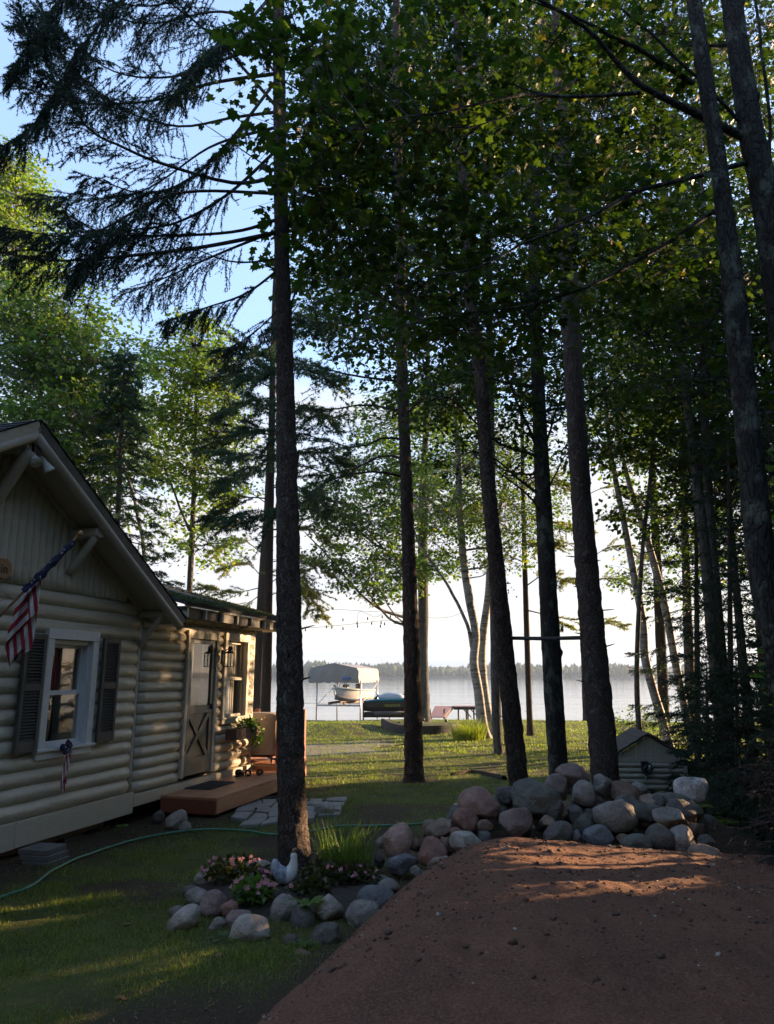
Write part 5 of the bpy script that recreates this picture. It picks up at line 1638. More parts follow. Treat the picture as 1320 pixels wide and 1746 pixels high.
# tall maples behind that close the canopy
mid_tree('maple_tree', 'tall maple whose high leafy crown fills the top middle behind the near branches', [(850, 1262, 9), (846, 1200, 8), (842, 1000, 7.5), (838, 800, 7), (834, 500, 6), (830, 200, 5), (828, -100, 4)], 20,
         [(700, 120, 19, 2.4, 2.0, 1.4, 60), (800, 40, 20, 2.4, 2.0, 1.4, 56), (620, 60, 19, 2.2, 2.0, 1.4, 50), (640, 260, 19, 2.2, 2.0, 1.3, 56), (740, 330, 20, 2.4, 2.0, 1.4, 60), (600, 420, 19, 1.8, 1.8, 1.1, 42), (850, 230, 21, 2.6, 2.0, 1.4, 60), (940, 130, 21, 2.6, 2.0, 1.4, 60), (700, 470, 20, 2.2, 2.0, 1.2, 50), (800, 520, 20, 2.2, 2.0, 1.2, 50), (620, 540, 19, 1.6, 1.6, 0.9, 34), (740, 640, 20, 2.0, 1.8, 1.1, 42), (860, 620, 21, 2.2, 1.8, 1.2, 46), (560, 180, 19, 1.2, 1.4, 1.0, 28), (550, 320, 19, 1.0, 1.4, 0.9, 22)],
         M['leaf_maple'], M['bark_grey'], 61, 0.13) if True else None
mid_tree('maple_tree', 'tall maple behind the right-hand woods with a crown reaching the top edge', [(1180, 1235, 9), (1176, 1150, 8), (1168, 900, 7), (1162, 650, 6), (1156, 400, 5), (1150, 100, 4), (1148, -100, 3)], 24,
         [(1040, 80, 22, 2.6, 2.0, 1.5, 60), (1160, 60, 23, 2.8, 2.2, 1.5, 64), (1280, 60, 23, 2.6, 2.2, 1.5, 60), (1060, 240, 22, 2.6, 2.0, 1.4, 58), (1180, 200, 23, 2.6, 2.0, 1.4, 60), (1290, 220, 23, 2.4, 2.0, 1.4, 56), (1040, 380, 22, 2.4, 2.0, 1.3, 52), (1140, 360, 23, 2.6, 2.0, 1.3, 56), (1250, 370, 23, 2.6, 2.0, 1.3, 56), (960, 330, 22, 2.2, 1.8, 1.2, 44), (1310, 480, 23, 2.2, 1.8, 1.2, 44), (1180, 470, 23, 2.4, 1.8, 1.1, 44), (1060, 500, 23, 2.2, 1.8, 1.0, 36), (960, 480, 22, 2.0, 1.8, 1.0, 34), (1260, 560, 24, 2.2, 1.8, 1.1, 36), (1310, 640, 24, 2.0, 1.8, 1.1, 34), (1210, 830, 24, 1.6, 1.5, 0.8, 20)],
         M['leaf_maple'], M['bark_grey'], 62, 0.13)

# ---- behind the cabin: birch mass, young aspen, spruce, pines
mid_tree('birch_tree', 'broad leafy birch rising behind the cabin roof at the left edge', [(95, 1050, 10), (92, 900, 8.5), (88, 740, 6.5), (85, 620, 4), (84, 530, 1.2)], 19,
         [(40, 760, 18, 1.8, 1.6, 1.0, 70), (130, 740, 18.5, 1.7, 1.6, 1.0, 66), (60, 640, 18.5, 1.9, 1.7, 1.1, 74), (140, 620, 19, 1.4, 1.5, 1.0, 58), (20, 560, 18.5, 1.6, 1.6, 1.0, 60), (100, 540, 19, 1.3, 1.5, 0.9, 48), (155, 690, 19.5, 0.9, 1.2, 0.8, 36), (120, 830, 19, 1.2, 1.3, 0.9, 48)],
         M['leaf_green'], M['bark_birch'], 71, 0.10, extra=[(px_path([(250, 1010, 18.5), (240, 900, 18.5), (200, 760, 18.5), (165, 650, 18.5)], 18), 0.06, 0.02)], leaves=18)
mid_tree('birch_tree', 'yellow-lit birch crown at the far left edge above the cabin', [(-60, 1080, 11), (-45, 800, 8), (-30, 500, 4), (-15, 330, 1)], 23,
         [(10, 300, 22, 0.9, 1.2, 1.0, 50), (30, 360, 22.5, 0.9, 1.2, 1.0, 50), (15, 430, 22.5, 1.1, 1.4, 1.0, 56), (-10, 500, 22, 1.4, 1.4, 1.0, 50), (60, 470, 23, 0.7, 1.0, 0.6, 20)],
         M['leaf_aspen'], M['bark_birch'], 72, 0.10, leaves=18)
mid_tree('aspen_tree', 'young yellow-green aspen with a thin forked trunk behind the wing roof', [(325, 1030, 5.5), (326, 950, 5), (330, 850, 4), (333, 740, 3), (334, 640, 2), (332, 540, 0.8)], 24,
         [(330, 590, 24, 0.8, 0.9, 1.0, 34), (300, 640, 24, 1.0, 1.0, 0.9, 36), (365, 650, 24, 0.8, 0.9, 1.0, 30), (270, 600, 24, 0.4, 0.5, 0.7, 10), (330, 720, 24, 1.3, 1.1, 0.9, 44), (270, 700, 24, 0.9, 1.0, 0.7, 28), (375, 740, 24, 0.8, 0.9, 0.8, 26), (320, 800, 24, 1.4, 1.2, 0.7, 34), (260, 780, 24.3, 0.9, 1.0, 0.7, 22), (370, 830, 24, 0.9, 0.9, 0.6, 20), (350, 930, 24, 0.9, 0.9, 0.5, 16), (285, 880, 24, 0.8, 0.9, 0.5, 12), (345, 560, 24, .4, .5, .5, 10)],
         M['leaf_aspen'], M['bark_grey'], 73, 0.11, extra=[(px_path([(323, 905, 24), (305, 860, 24), (280, 800, 24), (262, 740, 24), (235, 690, 24)], 24), 0.05, 0.015), (px_path([(328, 930, 24), (345, 905, 24), (370, 890, 24)], 24), 0.025, 0.01), (px_path([(330, 870, 24), (345, 800, 24), (368, 740, 24)], 24), 0.03, 0.01)], leaves=14)
T_ = px_trunk([(196, 1040, 6), (200, 900, 5), (206, 760, 3.8), (210, 660, 2.4), (214, 585, 0.8)], 17.5)
r9 = np.random.default_rng(9)
conifer('spruce_tree', 'narrow pointed young spruce between the birch and the aspen behind the cabin', 'tree', T_, whorl_boughs(r9, T_, at(200, 980, 17.5)[2], at(214, 600, 17.5)[2], 64, 1.45, 0.10, 0.28, 0.14), M['needle_far'], M['bark_spruce'], seed=74, per=12, ln=0.07, wd=0.020, sides=8, step=0.3, nz=0.05, flare=0.1,
        spacing=0.20, blen=0.45, twl=0.2, droop=0.15, hang=0.25, twig_r=0.005, br=0.02, start=0.1, tip_bias=0.6)
slim_pine('tall thin pine with dark plate-like boughs behind the wing of the cabin', [(452, 1230, 9), (455, 1150, 8), (458, 1000, 7.5), (461, 850, 7), (464, 700, 6), (467, 540, 4.5)], 23,
          [[(463, 700, 23), (420, 690, 22.5), (370, 710, 22)], [(463, 740, 23), (410, 740, 23), (345, 765, 23)], [(462, 790, 23), (420, 800, 22), (380, 830, 21.5)], [(462, 660, 23), (410, 640, 23.5), (370, 655, 24)], [(464, 610, 23), (420, 590, 23), (390, 600, 23)], [(461, 850, 23), (410, 850, 23), (360, 880, 23)], [(463, 720, 23), (520, 700, 23), (570, 720, 23)], [(464, 640, 23), (520, 630, 23), (580, 650, 23)], [(462, 780, 23), (530, 770, 23), (590, 790, 23)], [(466, 560, 23), (510, 540, 23), (550, 560, 23)], [(462, 830, 23), (520, 840, 23.5), (560, 870, 24)], [(464, 620, 23), (440, 600, 21), (420, 640, 20)]], 75, 'needle_pine', spacing=0.15, per=16, ln=0.11, wd=0.032, blen=1.1, start=0.25)
slim_pine('sunlit golden pine with a burl on its thick trunk behind the wing', [(440, 1228, 20), (437, 1195, 15), (440, 1150, 13.5), (446, 1080, 12), (452, 980, 11), (458, 880, 9), (462, 760, 7)], 36,
          [[(452, 990, 36), (420, 960, 36), (380, 970, 36)], [(454, 950, 36), (410, 920, 36), (360, 940, 36)], [(456, 920, 36), (520, 900, 36), (570, 930, 36)], [(454, 960, 36), (520, 950, 35), (565, 980, 34.5)], [(455, 900, 36), (400, 890, 36), (350, 900, 36)], [(452, 1000, 36), (400, 1010, 35), (350, 1000, 34)], [(450, 1020, 36), (510, 1000, 35), (545, 1050, 34)], [(458, 880, 36), (510, 860, 36), (560, 880, 36)], [(452, 1000, 36), (505, 970, 34), (530, 1010, 33.5)], [(458, 860, 36), (420, 840, 36), (375, 860, 36)], [(452, 980, 36), (490, 970, 35), (512, 1010, 34.5)], [(450, 1010, 36), (420, 1030, 35.5), (385, 1040, 35)]], 76, 'needle_gold', spacing=0.22, ln=0.13, wd=0.03, per=16, blen=1.1)

# ---- dark firs and hemlock undergrowth on the right
def fir(label, px, D, ztop_py, base_py, n_, l0, l1, seed, group, rbase=6, lean=0, z_low=None, cat='tree', name='fir_tree', nm='needle_fir', **kw):
    b_ = at(px, base_py, D)
    b_[2] = gz(b_[0], b_[1]) - 0.1
    tpt = at(px + lean, ztop_py, D)
    T = [(*b_, rbase * pxm(D)), (*(b_ * 0.5 + tpt * 0.5), rbase * 0.6 * pxm(D)), (*tpt, 0.008)]
    rr = np.random.default_rng(seed)
    zl = b_[2] + 0.15 if z_low is None else at(px, z_low, D)[2]
    o = dict(per=6, ln=0.04, wd=0.018, sides=8, step=0.2, nz=0.05, flare=0.2, spacing=0.11, blen=0.42, twl=0.15, droop=0.12, hang=0.2, twig_r=0.004, br=0.014, start=0.12, tip_bias=0.5)
    o.update(kw)
    return conifer(name, label, cat, T, whorl_boughs(rr, T, zl, tpt[2] - 0.1, n_, l0, l1, 0.22, 0.10), M[nm], M['bark_spruce'], seed=seed, group=group, **o)
G_ = 'dark firs along the right of the lawn'
fir('dark fir left of the double-stemmed tree, boughs hanging over the lake view', 1185, 18, 640, 1250, 60, 2.0, 0.3, 81, G_)
fir('dark fir behind the double-stemmed tree', 1240, 14.5, 560, 1260, 64, 1.7, 0.3, 82, G_)
fir('dark fir at the right edge under the maple', 1310, 12, 700, 1300, 60, 1.5, 0.3, 83, G_)
fir('low young fir beside the small shed', 1205, 13.5, 1130, 1330, 36, 1.1, 0.15, 84, G_)
fir('low dark hemlock right of the small shed', 1255, 11.5, 1120, 1350, 44, 1.1, 0.2, 85, G_)
fir('dark hemlock sapling spilling over the right end of the rock pile', 1262, 8.6, 1290, 1470, 40, 0.75, 0.15, 86, G_, name='hemlock_sapling', cat='sapling', ln=0.024, wd=0.008, per=9, spacing=0.075, blen=0.26, twl=0.09)
fir('dark hemlock sapling in the bottom right corner behind the sand', 1330, 8.2, 1250, 1470, 44, 0.9, 0.15, 87, G_, name='hemlock_sapling', cat='sapling', ln=0.024, wd=0.008, per=9, spacing=0.075, blen=0.28, twl=0.10)
fir('dark hemlock sapling standing close by the leaning maple at the right edge', 1345, 6.6, 1060, 1500, 40, 0.62, 0.12, 89, G_, name='hemlock_sapling', cat='sapling', ln=0.024, wd=0.007, per=9, spacing=0.07, blen=0.24, twl=0.09)
fir('small hemlock between the speckled boulder and the ferns', 1228, 9.6, 1330, 1440, 26, 0.55, 0.1, 88, G_, name='hemlock_sapling', cat='sapling', ln=0.024, wd=0.008, per=9, spacing=0.075, blen=0.22, twl=0.08)

# ---- woods carried on out of view, added to block low sun and dim the foreground
def woods(name, label, spots, seed):
    """one mass: trunks in the mesh, leaf clusters set on its points by geometry nodes"""
    rng = np.random.default_rng(seed)
    LP, S0, S1, R0, R1 = [], [], [], [], []
    for (x, y, h, r_, zlow) in spots:
        z0 = gz(x, y)
        S0.append([(x, y, z0 - 0.2)]); S1.append([(x + rng.normal(0, .3), y + rng.normal(0, .3), z0 + h)]); R0.append([0.17 if r_ > 1 else 0.04]); R1.append([0.03])
        n_ = int(((135 if 9 < y < 19 else 95) if r_ > 1 else 190) * r_ * (h - zlow) / 4)
        zz = zlow + (h - zlow) * rng.random(n_) ** 0.9
        rr = r_ * np.sqrt(rng.random(n_)) * np.clip(1.15 - ((zz - zlow) / (h - zlow)) ** 1.5 * 0.9, 0.15, 1)
        a_ = rng.uniform(0, 6.283, n_)
        LP.append(np.stack([x + rr * np.cos(a_), y + rr * np.sin(a_), z0 + zz], -1))
    LP = np.vstack(LP)
    LP = LP[~in_gap(LP, 0.27)]
    V2, F2 = segs_geo(np.vstack(S0), np.vstack(S1), np.concatenate(R0), np.concatenate(R1), 8)
    n_ = 46
    d = unit(rng.normal(size=(n_, 3))) * 0.52 * rng.random((n_, 1)) ** 0.5 * np.array((1, 1, 0.7))
    cv, cf = stamp(OVAL_T, OVAL_F, d, rng.normal(size=(n_, 3)), np.array((0, 0, 1.0)) + rng.normal(0, 0.7, (n_, 3)), 0.17 * rng.uniform(0.6, 1.25, n_))
    o = np_mesh(name, V2, F2, M['bark_grey'], kind='stuff')
    o['label'] = label
    cl = np_mesh('leaf_cluster', cv, cf, M['leaf_green'], o, kind='stuff')
    cl.location = tuple(LP[0])
    pm_ = bpy.data.meshes.new('foliage')
    pm_.vertices.add(len(LP))
    pm_.vertices.foreach_set('co', np.ascontiguousarray(LP, np.float32).ravel())
    pm_.update()
    fo = bpy.data.objects.new('foliage', pm_)
    link(fo, o)
    fo['kind'] = 'stuff'
    ng = bpy.data.node_groups.new('leaf_scatter', 'GeometryNodeTree')
    ng.interface.new_socket('Geometry', in_out='INPUT', socket_type='NodeSocketGeometry')
    ng.interface.new_socket('Geometry', in_out='OUTPUT', socket_type='NodeSocketGeometry')
    gi, go = ng.nodes.new('NodeGroupInput'), ng.nodes.new('NodeGroupOutput')
    oi = ng.nodes.new('GeometryNodeObjectInfo')
    oi.inputs['Object'].default_value = cl
    ip = ng.nodes.new('GeometryNodeInstanceOnPoints')
    rv = ng.nodes.new('FunctionNodeRandomValue')
    rv.data_type = 'FLOAT_VECTOR'
    rv.inputs[0].default_value = (-0.7, -0.7, 0)
    rv.inputs[1].default_value = (0.7, 0.7, 6.283)
    ng.links.new(gi.outputs[0], ip.inputs['Points'])
    ng.links.new(oi.outputs['Geometry'], ip.inputs['Instance'])
    ng.links.new(rv.outputs[0], ip.inputs['Rotation'])
    ng.links.new(ip.outputs[0], go.inputs[0])
    fo.modifiers.new('leaf_scatter', 'NODES').node_group = ng
    return o
sp_ = []
rw = np.random.default_rng(91)
for k in range(40):                                   # right of the frame, blocking the low sun
    y = -6 + 31 * (k + rw.random()) / 40
    x = 0.56 * max(y, 0) + 3.2 + 10 * ((k * 0.618) % 1.0) + (2.0 if y < 3 else 0)
    for q, *_r in GAPS[:11]:                             # no trunk stands in a lane of light
        if x is None:
            break
        s = (np.array((x, y)) - q[:2]) @ SUN_DIR[:2] / (SUN_DIR[:2] @ SUN_DIR[:2])
        dv = np.array((x, y)) - q[:2] - s * SUN_DIR[:2]
        if s > 2 and np.linalg.norm(dv) < 0.75:
            x = None
            break
    if x is None or (y > 18 and k % 2):
        continue
    sp_.append((x, y, rw.uniform(13, 18) if y > 5 else rw.uniform(9, 13), rw.uniform(1.8, 2.6), rw.uniform(0.1, 0.9)))
for x, y, h in ((5.7, 8.9, 5), (6.3, 9.9, 6), (7.0, 9.2, 6), (5.3, 8.0, 4), (7.6, 10.6, 7), (6.6, 8.4, 5), (8.4, 11.6, 7), (6.0, 7.4, 4)):  # low bushes added out of view to shade the near lawn
    sp_.append((x, y, h, 0.85, 0.0))
for x, y in ((10.9, 16.4), (14.2, 18.0), (12.4, 15.4)):  # tall trees added out of view to keep sun off the gable
    sp_.append((x, y, 14, 2.3, 1.5))
for k in range(16):                                   # behind and left of the camera
    a_ = rw.uniform(R(115), R(268))
    d_ = rw.uniform(10, 20)
    sp_.append((d_ * math.cos(math.pi / 2 - a_), d_ * math.sin(math.pi / 2 - a_), rw.uniform(10, 16), rw.uniform(2.2, 3.2), rw.uniform(1.0, 3.0)))
woods('woods', 'unseen leafy woods added beyond the right edge and behind the camera to block light', sp_, 92)
def font_mesh(lo):
    """turns a text object into a plain mesh object of the same name and place"""
    bpy.context.view_layer.update()
    me = bpy.data.meshes.new_from_object(lo.evaluated_get(bpy.context.evaluated_depsgraph_get()))
    nm, par, loc, rot, sc = lo.name.split('.')[0], lo.parent, lo.location.copy(), lo.rotation_euler.copy(), lo.scale.copy()
    bpy.data.objects.remove(lo)
    o = bpy.data.objects.new(nm, me)
    link(o, par)
    o.location, o.rotation_euler, o.scale = loc, rot, sc
    return o

# ------------------------------------------------------------------ sand pile
_rd = np.random.default_rng(77)
DENTS = [(_rd.uniform(-0.4, 3.6), _rd.uniform(3.6, 6.9), _rd.uniform(0.03, 0.11), _rd.uniform(0.006, 0.022)) for _ in range(90)]
def mound_z(x, y):
    """height of the sand surface (absolute)"""
    dl = (x + 0.60) * 0.95 - (y - 4.55) * 0.312
    dl = dl + 0.10 * fbm2(x, y, 1.1, 41, 3)
    db = 7.62 - y + 0.08 * fbm2(x, y, 0.9, 43, 3) - 0.02 * x
    df = y - 0.5
    prof_ = lambda d, wdt: np.clip(1 - np.clip(1 - d / wdt, 0, 1) ** 1.7, 0, 1)
    hgt = 0.53 - 0.088 * np.clip(x - 0.7, 0, 2.6)
    m_ = hgt * prof_(dl, 0.95) * prof_(db, 0.75) * (0.25 + 0.75 * sstep(-0.2, 4.0, df) - 0.05 * np.clip(y - 5.0, 0, 3))
    # second low ridge of sand along the back
    m_ = m_ + 0.03 * np.exp(-((db - 0.42) / 0.10) ** 2) * sstep(0.3, 1.2, dl)
    m_ = m_ - 0.025 * np.exp(-((db - 0.62) / 0.12) ** 2) * sstep(0.5, 1.4, dl)
    z = -0.02 * np.clip(y, 0, 14) - 0.03 + m_
    z = z + 0.022 * fbm2(x, y, 1.8, 45, 3) * sstep(0, 0.5, dl) + 0.009 * fbm2(x, y, 5.5, 47, 3) + 0.012 * fbm2(x, y, 16.0, 49, 3)
    for dx_, dy_, dr_, dd_ in DENTS:
        q_ = ((x - dx_) ** 2 + ((y - dy_) * 0.8) ** 2) / dr_ ** 2
        z = z - dd_ * np.exp(-q_) + dd_ * 0.45 * np.exp(-(np.sqrt(q_) - 1.5) ** 2 / 0.15)
    # a small scraped hollow near the crest
    z = z - 0.045 * np.exp(-(((x - 0.72) / 0.13) ** 2 + ((y - 5.72) / 0.06) ** 2)) + 0.02 * np.exp(-(((x - 0.72) / 0.16) ** 2 + ((y - 5.60) / 0.06) ** 2))
    out_ = sstep(-0.05, -0.30, np.minimum(dl, db))
    return z - 0.25 * out_

sx_ = np.arange(-1.1, 5.4, 0.028)
sy_ = np.concatenate([np.arange(0.2, 3.4, 0.09), np.arange(3.4, 7.6, 0.026)])
SX, SY = np.meshgrid(sx_, sy_)
sV = np.stack([SX, SY, mound_z(SX, SY)], -1).reshape(-1, 3)
kx = len(sx_)
a_ = np.arange(len(sy_) - 1)[:, None] * kx + np.arange(kx - 1)[None]
sand = np_mesh('sand_pile', sV, np.stack([a_, a_ + 1, a_ + kx + 1, a_ + kx], -1).reshape(-1, 4), M['sand'], smooth=True)
tag(sand, 'large mound of reddish brown sand filling the bottom right foreground', 'sand pile')
wr_ = np.zeros((len(sV), 3))
wr_[:, 0] = np.clip(1.3 * np.exp(-(((sV[:, 0] - 0.72 - 0.3 * (sV[:, 1] - 5.72)) / 0.14) ** 2 + ((sV[:, 1] - 5.72) / 0.045) ** 2)) + 0.0 * sV[:, 0], 0, 1) * 0.8
set_wear(sand, wr_)
nc = 4200
cx = RNG.uniform(-0.9, 4.2, nc)
cyy = 3.4 + 3.7 * RNG.random(nc) ** 0.8
cz = mound_z(cx, cyy)
tv, tf = ICO1
csz = 0.0042 * np.exp(RNG.normal(0, 0.55, nc))
csz[:120] *= 2.0
csz = np.minimum(csz, 0.019)
V = tv[None] * csz[:, None, None] * (1 + 0.35 * RNG.normal(size=(nc, len(tv), 1))) * np.array((1.2, 1.0, 0.75))
V += np.stack([cx, cyy, cz + csz * 0.3], -1)[:, None]
F = (np.arange(nc)[:, None, None] * len(tv) + tf[None]).reshape(-1, 3)
kk = (RNG.random(nc) < 0.88)
M['clod'] = surf('clod', (0.075, 0.042, 0.030), (0.13, 0.075, 0.05), 40, 0.95, 0.3)
M['pebble'] = surf('pebble', (0.25, 0.20, 0.16), (0.42, 0.36, 0.30), 60, 0.8, 0.2)
np_mesh('clods', V.reshape(-1, 3), F, sand and None, sand, kind='stuff', mats=[M['clod'], M['pebble']], midx=np.repeat(np.where(kk, 0, 1), len(tf)))

# ------------------------------------------------------------------ boulders
def rock(label, px, py, wp, hp, D, kind, tilt=0.0, seed=0, facets=9, cat='boulder', group=None, ang=0.75, depth=0.9, name='boulder', bury=None):
    """boulder centred on the photo pixel at distance D, size in pixels; tilt in degrees (counter-clockwise as seen)"""
    rng = np.random.default_rng(1000 + seed)
    V = ICO4[0].copy()
    n_ = unit(rng.normal(size=(facets, 3)))
    d_ = rng.uniform(0.60, 0.95, facets)
    sup = V @ n_.T
    r_ = np.ones(len(V))
    soft = 0.035
    for k in range(facets):
        lim_ = np.where(sup[:, k] > 0.05, d_[k] / np.maximum(sup[:, k], 0.05), 9)
        h_ = np.clip(0.5 + 0.5 * (r_ - lim_) / soft, 0, 1)
        r_ = r_ * (1 - h_) + lim_ * h_ - soft * 0.5 * h_ * (1 - h_)
    r_ = r_ * ang + (1 - ang)
    V = V * r_[:, None]
    V = V * (1 + 0.09 * fbm(V * 1.7 + seed * 3.1, seed, 3) + 0.035 * fbm(V * 6 + seed, seed + 9, 4))[:, None]
    V /= np.abs(V).max(0)
    s = pxm(D)
    V = V * np.array((wp * s / 2, (wp + hp) * s / 4 * depth, hp * s / 2))
    t_ = R(tilt)
    V = V @ np.array(((math.cos(t_), 0, math.sin(t_)), (0, 1, 0), (-math.sin(t_), 0, math.cos(t_))))
    c = at(px, py, D)
    o = np_mesh(name, V, ICO4[1], ROCK[kind], smooth=True, loc=c)
    tag(o, label, cat, group)
    return o
PG = 'boulders heaped behind the sand'
PILE = [
    ('large pale pink oval boulder at the left end of the rock pile', 679, 1436, 54, 56, 7.5, 'pink', 10),
    ('flat dark blue-grey boulder at the foot of the pile, below the pale pink oval', 686, 1473, 53, 39, 7.25, 'blue', 0),
    ('rounded rust-red boulder at the foot of the pile, right of the dark blue-grey one', 736, 1457, 52, 56, 7.2, 'red', 20),
    ('pinkish grey speckled boulder at the left tip of the sand crest', 796, 1437, 58, 46, 7.15, 'pale', -14),
    ('wedge of tan brown stone tipped up left, above the rust-red boulder', 750, 1412, 52, 33, 7.55, 'tan', 20),
    ('rounded reddish boulder under the big pink one on the left shoulder of the pile', 793, 1400, 44, 46, 7.6, 'red', 0),
    ('big pink boulder with a sunlit right end on the left shoulder of the pile', 819, 1370, 76, 54, 7.7, 'pink', -8),
    ('largest greenish grey boulder on the upper left of the pile', 912, 1360, 94, 60, 7.75, 'green', -14),
    ('rounded pinkish tan boulder under the largest greenish grey one', 880, 1404, 57, 51, 7.4, 'dull', 0),
    ('dark grey boulder squeezed between the big pink and the greenish grey boulder', 864, 1357, 38, 40, 8.0, 'dark', 40),
    ('small brown stone tucked below the big pink boulder', 827, 1409, 30, 22, 7.45, 'brown', 0),
    ('small dark stone at the sand edge, right of the pinkish grey boulder', 826, 1429, 24, 26, 7.25, 'dark', 0),
    ('small grey stone at the far left behind the pale pink oval', 650, 1436, 20, 20, 7.7, 'grey', 0),
    ('small dark mossy stone at the far left corner of the pile', 647, 1467, 20, 26, 7.4, 'dark', 0),
    ('small brownish stone between the pale pink oval and the wedge', 710, 1441, 24, 24, 7.5, 'brown', 0),
    ('pale tan stone peeping out behind the wedge', 733, 1414, 28, 32, 7.75, 'tan', 0),
    ('low flat tan stone on the sand tip below the rust-red boulder', 750, 1474, 44, 26, 7.05, 'tan', 14),
    ('fist-sized grey stone at the very foot below the rust-red boulder', 709, 1485, 20, 17, 7.0, 'grey', 0),
    ('flat little dark stone at the lowest left foot of the pile', 720, 1492, 28, 16, 6.9, 'dark', 0),
    ('dark brown stone in the shade between the rust-red and pinkish grey boulders', 762, 1441, 26, 34, 7.4, 'brown', 0),
    ('small pink-brown stone above the pinkish grey boulder', 777, 1421, 24, 20, 7.45, 'red', 0),
    ('pinkish boulder crowning the top of the pile', 976, 1323, 60, 42, 8.3, 'dull', -10),
    ('dull pink-grey boulder just left of the crowning one', 948, 1343, 50, 48, 8.2, 'dull', -30),
    ('angular grey boulder below the crowning one', 995, 1356, 44, 46, 8.0, 'grey', 30),
    ('rounded grey boulder right of the crowning one, before the thick trunk', 1026, 1341, 40, 44, 8.35, 'grey', 20),
    ('long brown boulder on the upper middle of the pile, before the shed', 1066, 1356, 66, 42, 8.2, 'brown', -16),
    ('pale grey stone resting against the shed front', 1086, 1345, 36, 24, 8.6, 'grey', -10),
    ('big oval grey-brown boulder tilted right in the middle of the pile', 1051, 1392, 78, 60, 7.6, 'grey', -24),
    ('dark stone in the middle of the pile, left of the big oval boulder', 981, 1390, 30, 36, 7.8, 'dark', 15),
    ('tan-brown boulder under the right end of the greenish grey one', 951, 1385, 38, 42, 7.75, 'tan', 20),
    ('small tan stone under the greenish grey boulder', 932, 1401, 28, 20, 7.5, 'tan', 0),
    ('dark speckled boulder at the sand edge left of the small blue stone', 952, 1421, 52, 38, 7.3, 'dark', 14),
    ('small bluish stone standing at the sand edge', 984, 1428, 21, 26, 7.3, 'blue', 0),
    ('blocky blue-grey boulder at the sand edge under the big oval one', 1021, 1427, 54, 38, 7.35, 'blue', 0),
    ('dark greenish triangular boulder at the sand edge', 1086, 1438, 54, 34, 7.2, 'green', 0),
    ('rounded dark grey boulder at the sand edge, left of its grey neighbour', 1127, 1430, 54, 48, 7.3, 'dark', 0),
    ('upright grey boulder at the sand edge, right of the rounded dark one', 1162, 1432, 40, 54, 7.25, 'grey', 0),
    ('pale grey oval boulder lying on the right part of the pile', 1143, 1396, 66, 38, 7.6, 'grey', -6),
    ('round black and white speckled granite boulder at the top right of the pile', 1178, 1346, 58, 50, 8.1, 'granite', 0),
    ('long dark slab leaning down right under the speckled granite boulder', 1164, 1377, 76, 38, 7.85, 'green', -28),
    ('dark boulder right of the big oval one', 1098, 1391, 38, 42, 7.75, 'dark', 10),
    ('small bluish stone on top, left of the sunlit tan one', 1075, 1370, 32, 16, 8.0, 'blue', 0),
    ('tan stone with a sunlit edge near the shed front', 1111, 1369, 44, 28, 8.1, 'tan', -18),
    ('brown stone under the dark slab at the right end', 1186, 1415, 32, 32, 7.6, 'brown', 0),
    ('dark stone at the right end against the hemlock', 1206, 1437, 34, 28, 7.4, 'dark', 0),
    ('low flat tan boulder at the right end of the sand edge', 1199, 1454, 54, 28, 7.1, 'tan', 4),
    ('little dark stone wedged between the blocky and the triangular boulder', 1062, 1432, 24, 20, 7.35, 'brown', 0),
]
for i_, (lab, px, py, wp, hp, D, kd, tl) in enumerate(PILE):
    rock(lab, px, py, wp, hp, D, kd, tl, seed=i_, group=PG, facets=8 + i_ % 5, ang=0.84 + 0.16 * ((i_ * 7) % 5) / 4)
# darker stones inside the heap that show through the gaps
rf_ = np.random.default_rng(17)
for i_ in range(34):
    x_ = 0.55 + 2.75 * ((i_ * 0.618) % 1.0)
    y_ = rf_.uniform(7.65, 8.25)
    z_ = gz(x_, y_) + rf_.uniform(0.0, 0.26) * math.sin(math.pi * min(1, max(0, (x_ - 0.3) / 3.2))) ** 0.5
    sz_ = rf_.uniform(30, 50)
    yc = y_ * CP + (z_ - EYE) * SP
    rock('dark stone wedged deep in the gaps of the rock pile', 660 + FPX * x_ / yc, 873 - FPX * ((z_ - EYE) * CP - y_ * SP) / yc, sz_ * 1.15, sz_, y_, ['dark', 'brown', 'green'][i_ % 3], rf_.uniform(-30, 30), seed=200 + i_, group='dark stones deep in the gaps of the rock pile')

